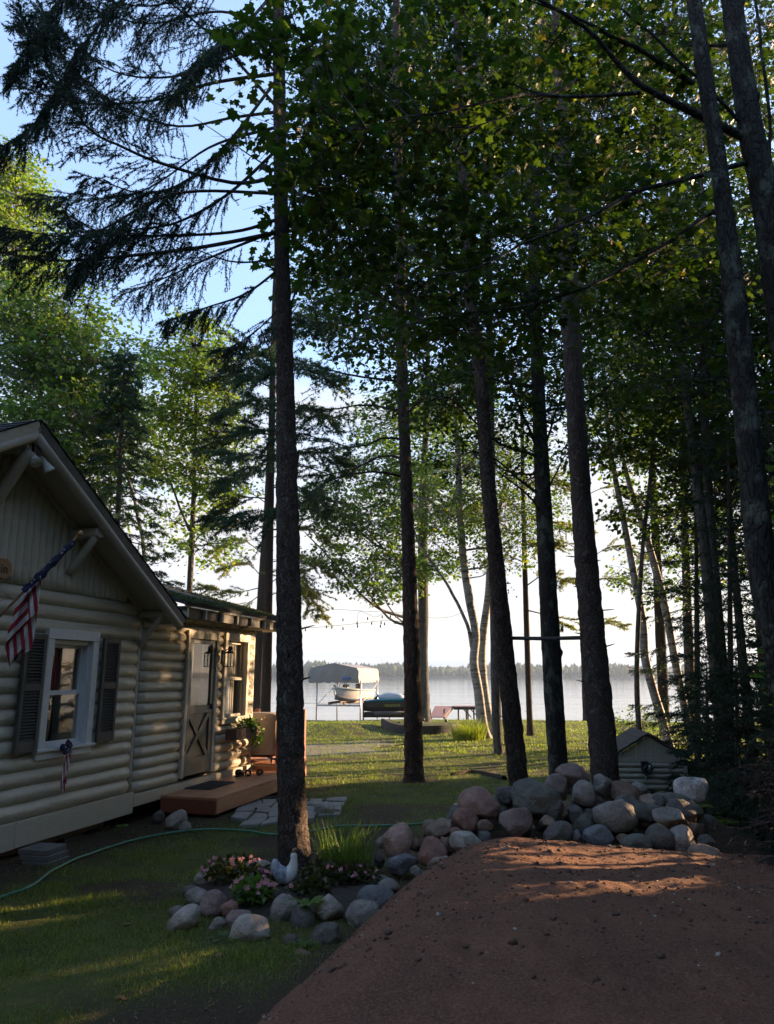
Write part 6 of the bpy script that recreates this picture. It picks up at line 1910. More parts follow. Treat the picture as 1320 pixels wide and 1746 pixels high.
BG = 'stones edging the flower bed'
BED = [
    ('leaning grey slab at the lower left corner of the flower bed', 313, 1572, 58, 34, 5.75, 'pale', 42),
    ('small grey stone above the leaning slab', 303, 1558, 26, 22, 6.05, 'grey', 0),
    ('grey stone on the left rim of the bed, above the pink-grey one', 336, 1533, 46, 32, 6.35, 'grey', 8),
    ('rounded pink-grey stone on the left front rim of the bed', 368, 1543, 46, 42, 6.05, 'dull', 0),
    ('small reddish stone leaning on the rounded pink-grey one', 391, 1551, 26, 27, 5.95, 'red', 0),
    ('brownish grey stone in the left front of the bed, above the big pale one', 408, 1567, 42, 30, 5.85, 'dull', 8),
    ('small wedge-shaped pale stone left of the big pale one', 370, 1579, 28, 22, 5.75, 'grey', 20),
    ('big pale granite stone in front of the flower bed', 430, 1588, 64, 48, 5.6, 'pale', 6),
    ('dark little stone at the far left rim of the bed', 326, 1520, 28, 20, 6.6, 'dark', 0),
    ('light grey stone at the left back of the bed beside the pink flowers', 348, 1501, 28, 30, 6.95, 'pale', 0),
    ('pale flat stone hidden behind the pink flowers', 438, 1476, 40, 18, 7.5, 'pale', 0),
    ('broad grey stone left of the bright green weed', 488, 1554, 46, 52, 6.05, 'grey', 0),
    ('dark oval stone standing under the bright green weed', 515, 1573, 36, 48, 5.9, 'dark', -8),
    ('rounded pale grey stone right of the bright green weed', 560, 1552, 46, 47, 6.05, 'pale', 0),
    ('dark flat stone sunk in the soil below the rounded pale grey one', 553, 1597, 54, 36, 5.55, 'dark', 20),
    ('rounded grey stone at the edge of the sand', 618, 1565, 54, 54, 5.95, 'grey', 24),
    ('dark blue-grey stone on the right rim of the bed', 642, 1536, 58, 46, 6.35, 'blue', -10),
    ('small grey stone above the dark blue-grey one on the right rim', 661, 1513, 34, 24, 6.7, 'grey', 0),
    ('small flat stone at the right back of the bed', 654, 1502, 36, 17, 6.95, 'dark', 0),
    ('mossy lump of stone low in front of the bed', 497, 1608, 26, 28, 5.5, 'dark', 0),
    ('brown lump half buried in front of the bed', 515, 1630, 26, 20, 5.3, 'brown', 0),
]
for i_, (lab, px, py, wp, hp, D, kd, tl) in enumerate(BED):
    rock(lab, px, py, wp * 1.14, hp * 1.12, D, kd, tl, seed=60 + i_, group=BG, cat='stone', name='stone', facets=8 + i_ % 4, ang=0.8 + 0.2 * ((i_ * 3) % 4) / 3)
for i_, (lab, px, py, wp, hp, D, kd) in enumerate([
    ('large rounded grey stone under the corner of the porch step', 301, 1400, 36, 38, 9.75, 'pale'),
    ('small grey stone in front of the larger one by the porch step', 316, 1411, 20, 20, 9.5, 'grey'),
    ('small dark stone under the porch step beside the cabin base', 270, 1392, 20, 20, 10.1, 'dark'),
    ('pale angular stone standing on the end of the flagstones', 554, 1380, 36, 26, 10.7, 'pale')]):
    rock(lab, px, py, wp, hp, D, kd, 0, seed=90 + i_, cat='stone', name='stone', group='loose stones by the porch')

# ------------------------------------------------------------------ flagstones
flag = empty('flagstone_path', (0, 0, 0), 0)
flag['kind'] = 'structure'
flag['label'] = 'irregular pale flagstones laid in the soil beside the porch step'
rng = np.random.default_rng(33)
fu = np.linspace(0, 1, 7)
for i in range(6):
    for j in range(5):
        def jp(a, b):
            r2 = np.random.default_rng(a * 31 + b * 7 + 5)
            return np.array((a / 6.0 + r2.uniform(-0.045, 0.045) * (0 < a), b / 5.0 + r2.uniform(-0.055, 0.055)))
        q = [jp(i, j), 0.5 * (jp(i, j) + jp(i + 1, j)) + rng.normal(0, 0.012, 2), jp(i + 1, j), 0.5 * (jp(i + 1, j) + jp(i + 1, j + 1)) + rng.normal(0, .012, 2), jp(i + 1, j + 1), 0.5 * (jp(i + 1, j + 1) + jp(i, j + 1)) + rng.normal(0, 0.012, 2), jp(i, j + 1), 0.5 * (jp(i, j + 1) + jp(i, j)) + rng.normal(0, .012, 2)]
        q = np.array(q)
        c = q.mean(0)
        q = c + (q - c) * rng.uniform(0.86, 0.94)
        if i == 5 and j in (0,) or (i == 0 and j == 0):
            continue
        # bed corners on the ground: near left, near right, far right, far left
        A, B_, Cc, Dd = np.array((-2.05, 9.75)), np.array((-0.70, 10.15)), np.array((-0.62, 11.9)), np.array((-2.15, 11.9))
        P2 = [(A * (1 - a) + B_ * a) * (1 - b) + (Dd * (1 - a) + Cc * a) * b for a, b in q]
        zt = gz(*P2[0]) + rng.uniform(0.025, 0.05)
        tx, ty = rng.normal(0, 0.015, 2)
        cc = np.mean(P2, 0)
        n_ = len(P2)
        V = [(x, y, zt + tx * (x - cc[0]) + ty * (y - cc[1]) - 0.06) for x, y in P2] + [(x, y, zt + tx * (x - cc[0]) + ty * (y - cc[1])) for x, y in P2] + [(cc[0] + (x - cc[0]) * 0.93, cc[1] + (y - cc[1]) * 0.93, zt + 0.008 + tx * (x - cc[0]) + ty * (y - cc[1])) for x, y in P2]
        mb = MB()
        mb.raw(V, [tuple(range(2 * n_, 3 * n_))] + [(k, (k + 1) % n_, n_ + (k + 1) % n_, n_ + k) for k in range(n_)] + [(n_ + k, n_ + (k + 1) % n_, 2 * n_ + (k + 1) % n_, 2 * n_ + k) for k in range(n_)])
        mb.build('flagstone', M['flagstone'], flag)

# ------------------------------------------------------------------ porch step, upper deck, things on them (cabin axes)
def local_thing(name, u, w_, z, label, cat, group=None):
    return empty(name, wpt(u, w_, z), CABIN_RZ, label, cat, group)
dk = local_thing('porch_step', 0.74, 0.06, -0.16, 'low reddish brown wooden porch step in front of the screen door', 'porch step')
PW, PL, PH = 0.84, 2.86, 0.21
for k in range(6):
    mb = MB()
    y0 = -k * (PW / 6)
    mb.box((0.0, y0 - PW / 6 + 0.006, PH - 0.032), (PL, y0, PH))
    mb.build('plank', M['deck_wood'], dk, bevel=0.004)
mb = MB(); mb.box((0.02, -PW + 0.0, 0.0), (PL, -PW + 0.035, PH - 0.034)); mb.build('front_board', M['deck_wood'], dk, bevel=0.003)
mb = MB(); mb.box((-0.018, -PW - 0.004, 0.0), (0.018, -0.01, PH - 0.034)); mb.build('end_board', M['deck_shaded'], dk, bevel=0.003)  # near end painted darker, as the shaded face
mb = MB(); mb.box((0.1, -PW + 0.1, -0.15), (0.2, -0.1, 0.15)); mb.box((2.5, -PW + 0.1, -0.15), (2.6, -0.1, 0.15)); mb.build('joist', M['deck_shaded'], dk)

mt_ = local_thing('door_mat', 1.75, 0.27, 0.052, 'dark grey ribbed door mat on the porch step before the door', 'door mat')
mb = MB(); mb.box((-0.40, -0.21, 0), (0.40, 0.21, 0.010)); mb.build('backing', M['mat_rubber'], mt_, bevel=0.003)
for k in range(14):
    mb = MB(); mb.box((-0.385 + k * 0.0555, -0.20, 0.0105), (-0.35 + k * 0.0555, 0.20, 0.016)); mb.build('rib', M['mat_rubber'], mt_)

ud = local_thing('upper_deck', 3.72, 0, -0.2, 'reddish wooden deck with railing posts beyond the corner of the cabin', 'deck')
for k in range(7):
    mb = MB(); mb.box((0.0, 0.50 - k * 0.148 - 0.142, 0.32), (1.3, 0.50 - k * 0.148, 0.352)); mb.build('plank', M['deck_wood'], ud, bevel=0.004)
mb = MB(); mb.box((-0.03, -0.54, 0.0), (0.0, 0.5, 0.318)); mb.build('front_board', M['deck_wood'], ud, bevel=0.003)
mb = MB(); mb.box((0.002, -0.54, 0.0), (1.3, -0.51, 0.318)); mb.build('side_board', M['deck_shaded'], ud, bevel=0.003)
for (x, y, h_) in ((0.06, -0.49, 1.18), (1.2, -0.49, 1.22), (1.2, 0.46, 1.22)):
    mb = MB(); mb.box((x - 0.045, y - 0.045, 0.353), (x + 0.045, y + 0.045, h_)); mb.build('post', M['rail_wood'], ud, bevel=0.004)
for z in (0.62, 1.1):
    mb = MB(); mb.box((0.107, -0.51, z), (1.153, -0.47, z + 0.09)); mb.build('rail', M['rail_wood'], ud, bevel=0.004)

# covered grill
gr = local_thing('covered_grill', 4.12, -0.02, 0.155, 'barbecue grill under a tan fabric cover on the upper deck', 'grill')
nu, nz_ = 48, 9
V = []
for j in range(nz_):
    t_ = j / (nz_ - 1)
    for i in range(nu):
        a = i / nu * 2 * math.pi
        c, s = math.cos(a), math.sin(a)
        e_ = 5.0
        r_ = (abs(c) ** e_ + abs(s) ** e_) ** (-1 / e_)
        fold = 1 + 0.05 * t_ * math.sin(a * 7 + 1.3) + 0.03 * t_ * math.sin(a * 13)
        wx, wy = 0.30 + 0.05 * t_, 0.42 + 0.06 * t_
        V.append((r_ * c * wx * fold, r_ * s * wy * fold, 0.80 - 0.70 * t_ - 0.04 * t_ * math.sin(a * 1.0 + 0.6)))
top0 = len(V)
for i in range(nu):
    V.append((V[i][0] * 0.9, V[i][1] * 0.9, 0.83))
V.append((0, 0, 0.835))
F = [(j * nu + i, (j + 1) * nu + i, (j + 1) * nu + (i + 1) % nu, j * nu + (i + 1) % nu) for j in range(nz_ - 1) for i in range(nu)]
F += [(top0 + i, i, (i + 1) % nu, top0 + (i + 1) % nu) for i in range(nu)] + [(top0 + nu, top0 + i, top0 + (i + 1) % nu) for i in range(nu)]
mb = MB(); mb.raw(V, F, True); mb.build('cover', M['tan_cloth'], gr)
mb = MB()
for x in (-0.24, 0.24):
    for y in (-0.34, 0.34):
        mb.box((x - 0.02, y - 0.02, 0.0), (x + 0.02, y + 0.02, 0.4))
mb.box((-0.24, -0.36, 0.08), (0.24, 0.36, 0.10))
mb.build('frame', M['deck_shaded'], gr)

# sandals by the wall
def sandal(u, w_, z, rz, label):
    t_ = local_thing('sandal', u, w_, z, label, 'sandal', 'pair of black sandals')
    t_.rotation_euler.z += rz
    sole = [(-0.13, -0.035), (-0.05, -0.036), (0.05, -0.048), (0.11, -0.040), (0.135, 0), (0.11, 0.038), (0.04, 0.042), (-0.05, 0.032), (-0.13, 0.034), (-0.145, 0)]
    mb = MB(); mb.prism(sole, 2, 0, 0.025); mb.build('sole', M['black_metal'], t_, bevel=0.004)
    for x_, h_ in ((0.05, 0.055), (-0.09, 0.07)):
        mb = MB()
        mb.tube([(x_, -0.045, 0.022), (x_, -0.035, h_), (x_, 0, h_ + 0.015), (x_, 0.033, h_), (x_, 0.042, 0.022)], 0.014, 6)
        mb.build('strap', M['black_metal'], t_)
sandal(2.95, 0.30, 0.052, 0.5, 'black sandal on the porch step, the one nearer the wall')
sandal(3.10, 0.45, 0.052, 0.3, 'black sandal on the porch step, the one farther from the wall')
bt = local_thing('boot', 2.80, 0.22, 0.052, 'small black rubber clog standing on the porch step by the wall', 'shoe')
mb = MB(); mb.tube([(-0.08, 0, 0.04), (-0.05, 0, 0.065), (0.02, 0, 0.06), (0.10, 0, 0.035), (0.13, 0, 0.025)], [0.035, 0.052, 0.05, 0.042, 0.02], 12); mb.build('upper', M['black_metal'], bt)
mb = MB(); mb.prism([(-0.11, -0.03), (0.1, -0.045), (0.135, 0), (0.1, 0.045), (-0.11, 0.03)], 2, 0, 0.02); mb.build('sole', M['grey_rubber'], bt)

# wall lantern
ln_ = local_thing('wall_lantern', 2.31, 0.09, 1.80, 'black iron lantern on the wing wall between door and window', 'lantern')
mb = MB(); mb.box((-0.05, -0.01, 0.06), (0.05, 0.02, 0.26)); mb.build('backplate', M['black_metal'], ln_, bevel=0.004)
mb = MB(); mb.tube([(0, 0, 0.2), (0, -0.06, 0.27), (0, -0.11, 0.26)], 0.010, 6); mb.build('arm', M['black_metal'], ln_)
mb = MB(); mb.raw([(-0.07, -0.18, 0.2), (0.07, -0.18, 0.2), (0.07, -0.04, 0.2), (-0.07, -0.04, 0.2), (0, -0.11, 0.27)], [(3, 2, 1, 0), (0, 1, 4), (1, 2, 4), (2, 3, 4), (3, 0, 4)])
mb.build('cap', M['black_metal'], ln_)
mb = MB()
for x in (-0.055, 0.055):
    for y in (-0.165, -0.055):
        mb.box((x - 0.006, y - 0.006, 0.0), (x + 0.006, y + 0.006, 0.199))
mb.box((-0.062, -0.172, -0.012), (0.062, -0.048, -0.001))
mb.build('cage', M['black_metal'], ln_)
mb = MB(); mb.box((-0.048, -0.158, 0.001), (0.048, -0.062, 0.19)); mb.build('glass', M['glass'], ln_)
for k, (x, h_) in enumerate(((-0.03, 0.30), (0.035, 0.29))):        # little iron bird shapes on top
    mb = MB(); mb.tube([(x, -0.11, 0.24), (x + 0.01, -0.11, h_ - 0.01), (x + 0.03, -0.11, h_ + 0.03)], [0.012, 0.022, 0.006], 8); mb.build('ornament', M['black_metal'], ln_)

# window box with trailing plant
wb = local_thing('window_box', 2.42, 0.13, 0.64, 'brown wooden planter box under the wing window', 'planter')
mb = MB(); mb.box((0, -0.20, 0), (0.92, -0.17, 0.17)); mb.box((0, -0.03, 0), (0.92, 0, 0.17)); mb.box((0.001, -0.17, 0), (0.03, -0.03, 0.17)); mb.box((0.89, -0.17, 0), (0.919, -0.03, 0.17)); mb.box((0.03, -0.17, 0.001), (0.89, -0.03, 0.03))
mb.build('box', M['planter'], wb, bevel=0.003)
mb = MB(); mb.box((0.031, -0.169, 0.03), (0.889, -0.031, 0.145)); mb.build('soil', M['soil'], wb)

def leaf_cloud(name, root, mat_, cen, rad, n_, size, tmpl, seed, up=0.6, down=0.0, zmin=None):
    rng = np.random.default_rng(seed)
    d = unit(rng.normal(size=(n_, 3))) * rng.random((n_, 1)) ** 0.45
    p = np.asarray(cen) + d * np.asarray(rad)
    if zmin is not None:
        p[:, 2] = np.maximum(p[:, 2], zmin)
    ld = unit(d + np.array((0, 0, -down)) + rng.normal(0, 0.5, (n_, 3)))
    V, F = stamp(tmpl[0], tmpl[1], p, ld, np.array((0, 0, 1.0)) + rng.normal(0, up, (n_, 3)), size * rng.uniform(0.6, 1.2, n_))
    return np_mesh(name, V, F, mat_, root, kind='stuff')
PET_V = [(0, 0, 0.004)]
PET_F = []
for k in range(5):
    a = k * 2 * math.pi / 5
    for da, r_ in ((-0.5, 0.55), (-0.28, 0.95), (0.28, 0.95), (0.5, 0.55)):
        PET_V.append((r_ * math.cos(a + da), r_ * math.sin(a + da), 0.10 * (1 if r_ > .6 else 0)))
    b = 1 + 4 * k
    PET_F += [(0, b, b + 1), (0, b + 1, b + 2), (0, b + 2, b + 3)]
PET_V, PET_F = np.array(PET_V), np.array(PET_F)
def flowers(root, spots, size, mat_, seed):
    rng = np.random.default_rng(seed)
    me = None
    for p in spots:
        if me is None:
            o = np_mesh('flower', PET_V, PET_F, mat_, root)
            me = o.data
        else:
            o = bpy.data.objects.new('flower', me)
            link(o, root)
        o.location = tuple(p)
        o.scale = (size * rng.uniform(0.7, 1.15),) * 3
        o.rotation_euler = (rng.uniform(0.4, 1.3), rng.normal(0, 0.4), rng.uniform(-1, 1))
wp_ = local_thing('box_plant', 3.02, 0.24, 0.80, 'leafy green plant with white flowers trailing out of the window box', 'plant')
leaf_cloud('foliage', wp_, M['leaf_bed'], (0.05, 0, 0.03), (0.34, 0.12, 0.13), 330, 0.06, (OVAL_T, OVAL_F), 5)
leaf_cloud('trailing_foliage', wp_, M['leaf_bed'], (0.28, -0.04, -0.14), (0.14, 0.10, 0.18), 240, 0.06, (OVAL_T, OVAL_F), 6, down=0.6)
rng = np.random.default_rng(4)
flowers(wp_, [(rng.uniform(-0.1, 0.4), -0.10 - rng.random() * 0.05, rng.uniform(-0.1, 0.15)) for _ in range(10)], 0.024, M['petal_white'], 8)

# ------------------------------------------------------------------ flag on its pole, ribbon bow, sign
fp0, fp1 = wpt(-2.88, 0.08, 1.90), at(133, 913, 7.32)
fdir = unit(fp1 - fp0)
fl_ = empty('flag', fp0, 0, 'red and white striped flag with starry corner furled on a slanting pole', 'flag')
mb = MB(); mb.tube([(0, 0, 0), tuple(fp1 - fp0)], 0.012, 8); mb.build('pole', M['pole_wood'], fl_)
mb = MB(); q = fp1 - fp0
mb.tube([tuple(q), tuple(q + fdir * 0.012), tuple(q + fdir * 0.03), tuple(q + fdir * 0.05), tuple(q + fdir * 0.06)], [0.012, 0.022, 0.026, 0.018, 0.004], 10); mb.build('finial', M['brass'], fl_)
Lp = np.linalg.norm(q)
# furled canton: wrinkled sleeve round the upper pole, with small stars
ts = np.linspace(0.965, 0.50, 60)
cp_ = np.array([fdir * Lp * t_ + np.array((0, 0, -0.018)) for t_ in ts])
def can_r(th, tt):
    return 1 + 0.22 * np.sin(th * 2 + tt * 22) + 0.15 * np.sin(th * 3 - tt * 35)
V, F = tube_geo(cp_, np.linspace(0.024, 0.040, 60), 16, lobes=can_r)
can = np_mesh('canton', V, F, M['blue_cloth'], fl_, smooth=True)
T3, A3, B3_ = frames(cp_)
rng = np.random.default_rng(12)
SV, SF = [], []
star = []
for k in range(10):
    a = k * math.pi / 5
    r_ = 1.0 if k % 2 == 0 else 0.45
    star.append((r_ * math.cos(a), r_ * math.sin(a)))
for k in range(46):
    i = int(rng.integers(2, 57))
    a = rng.uniform(0, 6.28)
    nrm = math.cos(a) * A3[i] + math.sin(a) * B3_[i]
    c = cp_[i] + nrm * (np.linspace(0.024, 0.040, 60)[i] * can_r(a, i / 59.0) + 0.003)
    b = np.cross(nrm, T3[i])
    n0 = len(SV)
    SV.append(c)
    for sx2, sy2 in star:
        SV.append(c + T3[i] * sx2 * 0.011 + b * sy2 * 0.011)
    SF += [(n0, n0 + 1 + j, n0 + 1 + (j + 1) % 10) for j in range(10)]
np_mesh('stars', np.array(SV), np.array(SF), M['white_cloth'], fl_, kind='stuff')
# drooping striped cloth, folded so that its stripes meet in a chevron
nS, nT = 44, 100
LE = [(690, 425), (720, 380), (860, 210), (960, 165), (1250, 80), (1400, 55), (1500, 78), (1600, 100)]
RE = [(690, 442), (830, 425), (980, 405), (1150, 385), (1310, 360), (1420, 330), (1490, 210), (1570, 120), (1600, 102)]
V, F, MI = [], [], []
for j in range(nT):
    yy = 692 + (1600 - 692) * j / (nT - 1)
    xl, xr = np.interp(yy, [a for a, _ in LE], [b for _, b in LE]), np.interp(yy, [a for a, _ in RE], [b for _, b in RE])
    for i in range(nS):
        f = i / (nS - 1)
        xx = xl + (xr - xl) * f
        dd = 7.2 + 0.035 * math.sin(f * 9 + yy * 0.004) + 0.02 * math.sin(f * 17 + 1) + (0.05 if yy > 1330 - (xx - 90) else 0.0)
        V.append(at(xx / 6.24, 880 + yy / 6.24, dd) - fp0)
        if j < nT - 1 and i < nS - 1:
            F.append((j * nS + i, j * nS + i + 1, (j + 1) * nS + i + 1, (j + 1) * nS + i))
            if yy > 1345 - (xx - 90) * 1.06 or xx > 300 + (yy - 1000) * 0.05:
                b = (xx - 0.16 * (1600 - yy) * -0.55 - 330) / 43.0      # lower fold: stripes hang down
            else:
                b = (xx * 0.72 + yy * 0.69 - 880) / 44.0                # upper fold: stripes slant up to the right
            MI.append(int(math.floor(b + 60)) % 2)
cloth = np_mesh('striped_cloth', np.array(V), np.array(F), None, fl_, smooth=True, mats=[M['red_cloth'], M['white_cloth']], midx=MI)

bw = local_thing('ribbon_bow', -1.38, 0.115, 0.86, 'dark blue starry bow with red and white striped ribbon tails on the gable window sill', 'bow')
for k, (x, z, rx, rz, tl) in enumerate(((-0.05, 0.01, 0.055, 0.04, 0.3), (0.05, 0.02, 0.055, 0.04, -0.3), (0.0, 0.05, 0.04, 0.04, 0), (0.025, -0.03, 0.04, 0.035, 0.5), (-0.03, -0.035, 0.04, 0.03, -.5))):
    V = ICO2[0] * np.array((rx, 0.022, rz))
    V = V * (1 + 0.25 * fbm(ICO2[0] * 3 + k, k, 2))[:, None]
    c_, s_ = math.cos(tl), math.sin(tl)
    V = np.stack([V[:, 0] * c_ + V[:, 2] * s_ + x, V[:, 1] - 0.02 * (k > 1), -V[:, 0] * s_ + V[:, 2] * c_ + z], -1)
    np_mesh('loop', V, ICO2[1], M['blue_cloth'], bw, smooth=True)
rng = np.random.default_rng(13)
SV, SF = [], []
for k in range(34):
    c = np.array((rng.uniform(-0.09, 0.09), -0.045, rng.uniform(-0.06, 0.08)))
    n0 = len(SV); SV.append(c)
    for sx2, sy2 in star:
        SV.append(c + np.array((sx2 * 0.007, 0, sy2 * 0.007)))
    SF += [(n0, n0 + 1 + j, n0 + 1 + (j + 1) % 10) for j in range(10)]
np_mesh('stars', np.array(SV), np.array(SF), M['white_cloth'], bw, kind='stuff')
for k, (x0_, x1_, ln2) in enumerate(((-0.01, -0.06, 0.40), (0.02, -0.005, 0.36), (0.0, -0.035, 0.44))):
    V, F, MI = [], [], []
    for j in range(16):
        t_ = j / 15
        for i in range(6):
            V.append((x0_ + (x1_ - x0_) * t_ + (i - 2.5) * 0.009, -0.03 - 0.012 * math.sin(t_ * 7 + i + k), -0.02 - ln2 * t_))
    for j in range(15):
        for i in range(5):
            F.append((j * 6 + i, j * 6 + i + 1, (j + 1) * 6 + i + 1, (j + 1) * 6 + i)); MI.append(i % 2)
    np_mesh('tail', np.array(V), np.array(F), None, bw, mats=[M['red_cloth'], M['white_cloth']], midx=MI)

sg = local_thing('name_sign', -2.495, 0.12, 2.71, 'small brown wooden name board hanging on the gable at the left edge', 'sign')
mb = MB()
mb.prism([(-0.50, -0.075), (-0.45, -0.10), (-0.07, -0.10), (-0.045, -0.075), (-0.02, -0.065), (0.0, -0.03), (0.0, 0.03), (-0.02, 0.065), (-0.045, 0.075), (-0.07, 0.10), (-0.45, 0.10), (-0.50, 0.075)], 1, -0.012, 0.012)
mb.build('board', M['sign_wood'], sg, bevel=0.004)
try:
    cu = bpy.data.curves.new('lettering', 'FONT')
    cu.body = 'in'
    cu.size = 0.135
    cu.extrude = 0.002
    cu.align_x = 'RIGHT'
    lo = bpy.data.objects.new('lettering', cu)
    link(lo, sg)
    lo.location = (-0.055, -0.0155, -0.045)
    lo.rotation_euler = (math.pi / 2, 0, 0)
    cu.materials.append(M['black_metal'])
    font_mesh(lo)
except Exception as ex:
    print('text', ex)

# ------------------------------------------------------------------ block stack under the gable wall, garden hose
def at_ground(px, py):
    return on_ground(px, py)
bs_ = on_ground(58, 1476)
for k in range(3):
    o = MB().box((-0.02, -0.16, 0), (0.30, 0.16, 0.05)).build('paving_block', M['concrete'], None, loc=(bs_[0] - 0.02 * k, bs_[1] + 0.03 + 0.012 * k, bs_[2] - 0.02 + 0.052 * k), bevel=0.005)
    o.rotation_euler.z = CABIN_RZ + 0.06 * (k - 1)
    tag(o, ['lowest grey paving block of the stack beneath the gable wall', 'middle grey paving block of the stack beneath the gable wall', 'topmost grey paving block of the stack beneath the gable wall'][k], 'paving block', 'paving blocks stacked under the cabin')

hp = [(-60, 1560), (0, 1535), (50, 1517), (90, 1488), (130, 1468), (180, 1450), (240, 1433), (300, 1422), (360, 1417), (420, 1420), (470, 1426), (530, 1421), (580, 1412), (640, 1411), (700, 1409), (745, 1403), (790, 1400)]
hpts = np.array([on_ground(a, b) for a, b in hp])
hs = smooth_path(hpts, 240)
hs[:, 2] = ground_z(hs[:, 0], hs[:, 1]) + 0.022
V, F = tube_geo(hs, 0.0125, 8)
tag(np_mesh('garden_hose', V, F, M['hose'], smooth=True), 'green garden hose snaking across the grass from the cabin to the rock pile', 'hose')

# ------------------------------------------------------------------ flower bed planting
def bed_pt(px, py):
    return on_ground(px, py)
def soil_mound():
    c = on_ground(505, 1535)
    n_ = 46
    g = np.linspace(-1, 1, n_)
    X, Y = np.meshgrid(g, g)
    r_ = np.sqrt(X ** 2 + Y ** 2)
    x = c[0] + X * 0.98
    y = c[1] + 0.25 + Y * 0.82
    z = ground_z(x, y) + 0.10 * sstep(1.0, 0.55, r_) - 0.10 * sstep(0.9, 1.1, r_) + 0.02 * fbm2(x, y, 6, 55, 3)
    V = np.stack([x, y, z], -1).reshape(-1, 3)
    a_ = np.arange(n_ - 1)[:, None] * n_ + np.arange(n_ - 1)[None]
    o = np_mesh('flower_bed', V, np.stack([a_, a_ + 1, a_ + n_ + 1, a_ + n_], -1).reshape(-1, 4), M['soil'], smooth=True, kind='structure')
    o['label'] = 'raised bed of dark soil ringed with stones at the foot of the spruce'
soil_mound()
def flower_plant(label, px, py, D, rad, n_, leafm, size, nf, fm, seed, fsize=0.022):
    c = at(px, py, D)
    rad = (rad[0], rad[1], rad[2] * 0.72)
    c[2] = gz(c[0], c[1]) + 0.06 + rad[2]
    rt = empty('flowering_plant', (c[0], c[1], c[2] - rad[2]), 0, label, 'flowers', 'pink flowers in the bed')
    leaf_cloud('foliage', rt, leafm, (0, 0, rad[2]), rad, n_, size, (MID_T, MID_F), seed, up=0.55)
    rng = np.random.default_rng(seed)
    st0, st1 = [], []
    for k in range(16):
        a = rng.uniform(0, 6.28)
        st0.append((rad[0] * 0.3 * math.cos(a), rad[1] * 0.3 * math.sin(a), -0.05)); st1.append((rad[0] * 0.8 * math.cos(a), rad[1] * 0.8 * math.sin(a), rad[2] * 1.4))
    V, F = segs_geo(st0, st1, 0.004, 0.002, 4)
    np_mesh('stems', V, F, leafm, rt, kind='stuff')
    sp2 = []
    for _ in range(nf):
        a, b = rng.uniform(math.pi, 2 * math.pi), rng.uniform(0.1, 1.3)
        sp2.append((rad[0] * 1.02 * math.cos(a) * math.cos(b * 0.8), rad[1] * 1.05 * math.sin(a) * math.cos(b), rad[2] * (1 + 1.05 * math.sin(b))))
    flowers(rt, sp2, fsize, fm, seed)
    return rt
flower_plant('bushy bronze-leaved plant dotted with pink flowers, left in the bed', 398, 1507, 6.75, (0.27, 0.24, 0.15), 520, M['leaf_bronze'], 0.05, 20, M['petal'], 61)
flower_plant('bright green plant with pink flowers at the front of the bed', 432, 1530, 6.2, (0.17, 0.14, 0.13), 300, M['leaf_bed'], 0.055, 17, M['petal'], 62)
flower_plant('pink flowers crowded beside the ceramic hen', 455, 1500, 6.6, (0.13, 0.12, 0.11), 170, M['leaf_bronze'], 0.05, 14, M['petal'], 63)
flower_plant('dark leafy plant with a few pink flowers, right of the ceramic hen', 560, 1508, 6.7, (0.24, 0.22, 0.13), 480, M['leaf_bronze'], 0.055, 6, M['petal'], 64)
flower_plant('low dark plant with scattered pink flowers at the right of the bed', 612, 1500, 6.8, (0.17, 0.2, 0.11), 330, M['leaf_bronze'], 0.055, 9, M['petal'], 65)
flower_plant('dark leafy plant at the front of the bed behind the bright weed', 530, 1525, 6.35, (0.17, 0.15, 0.10), 300, M['leaf_bronze'], 0.055, 1, M['petal'], 66)

def rosette(label, px, py, D, n_, ln, wd, mat_, seed, cat='weed', name='weed', rise=0.8):
    c = at(px, py, D)
    rt = empty(name, c, 0, label, cat)
    rng = np.random.default_rng(seed)
    for k in range(n_):
        a = k * 2.4 + rng.normal(0, 0.2)
        L_ = ln * rng.uniform(0.65, 1.1)
        el_ = rise * rng.uniform(0.5, 1.2)
        V = []
        for t_, wf in ((0, 0.18), (0.35, 0.7), (0.65, 1.0), (0.88, 0.6), (1.0, 0.05)):
            e2 = el_ * (1 - 0.75 * t_)
            x = L_ * t_ * math.cos(e2 * 0.8)
            z = L_ * (math.sin(el_) * t_ - 0.55 * t_ * t_ * math.sin(el_))
            V += [(x, -wd * wf, z + 0.15 * wd * wf), (x, 0, z), (x, wd * wf, z + 0.15 * wd * wf)]
        F = []
        for j in range(4):
            for i in range(2):
                F.append((3 * j + i, 3 * j + i + 1, 3 * j + i + 4, 3 * j + i + 3))
        o = np_mesh('leaf', np.array(V), np.array(F), mat_, rt, smooth=True)
        o.rotation_euler.z = a
rosette('bright green broad-leaved weed among the bed stones', 524, 1546, 5.95, 9, 0.16, 0.028, M['leaf_weed'], 71)
rosette('low green weed in front of the bed, left of the big pale stone', 382, 1603, 5.55, 9, 0.15, 0.024, M['leaf_green'], 72, rise=0.5)
rosette('small leafy weed in the shade under the cabin corner', 208, 1412, 9.3, 10, 0.12, 0.03, M['leaf_bed'], 73)
rosette('small green weed between the mossy lump and the dark flat stone', 520, 1612, 5.4, 7, 0.09, 0.015, M['leaf_green'], 74, rise=0.5)
rosette('broad-leaved weeds in the grass at the bottom left', 66, 1695, 4.75, 9, 0.09, 0.02, M['leaf_green'], 75, rise=0.5)

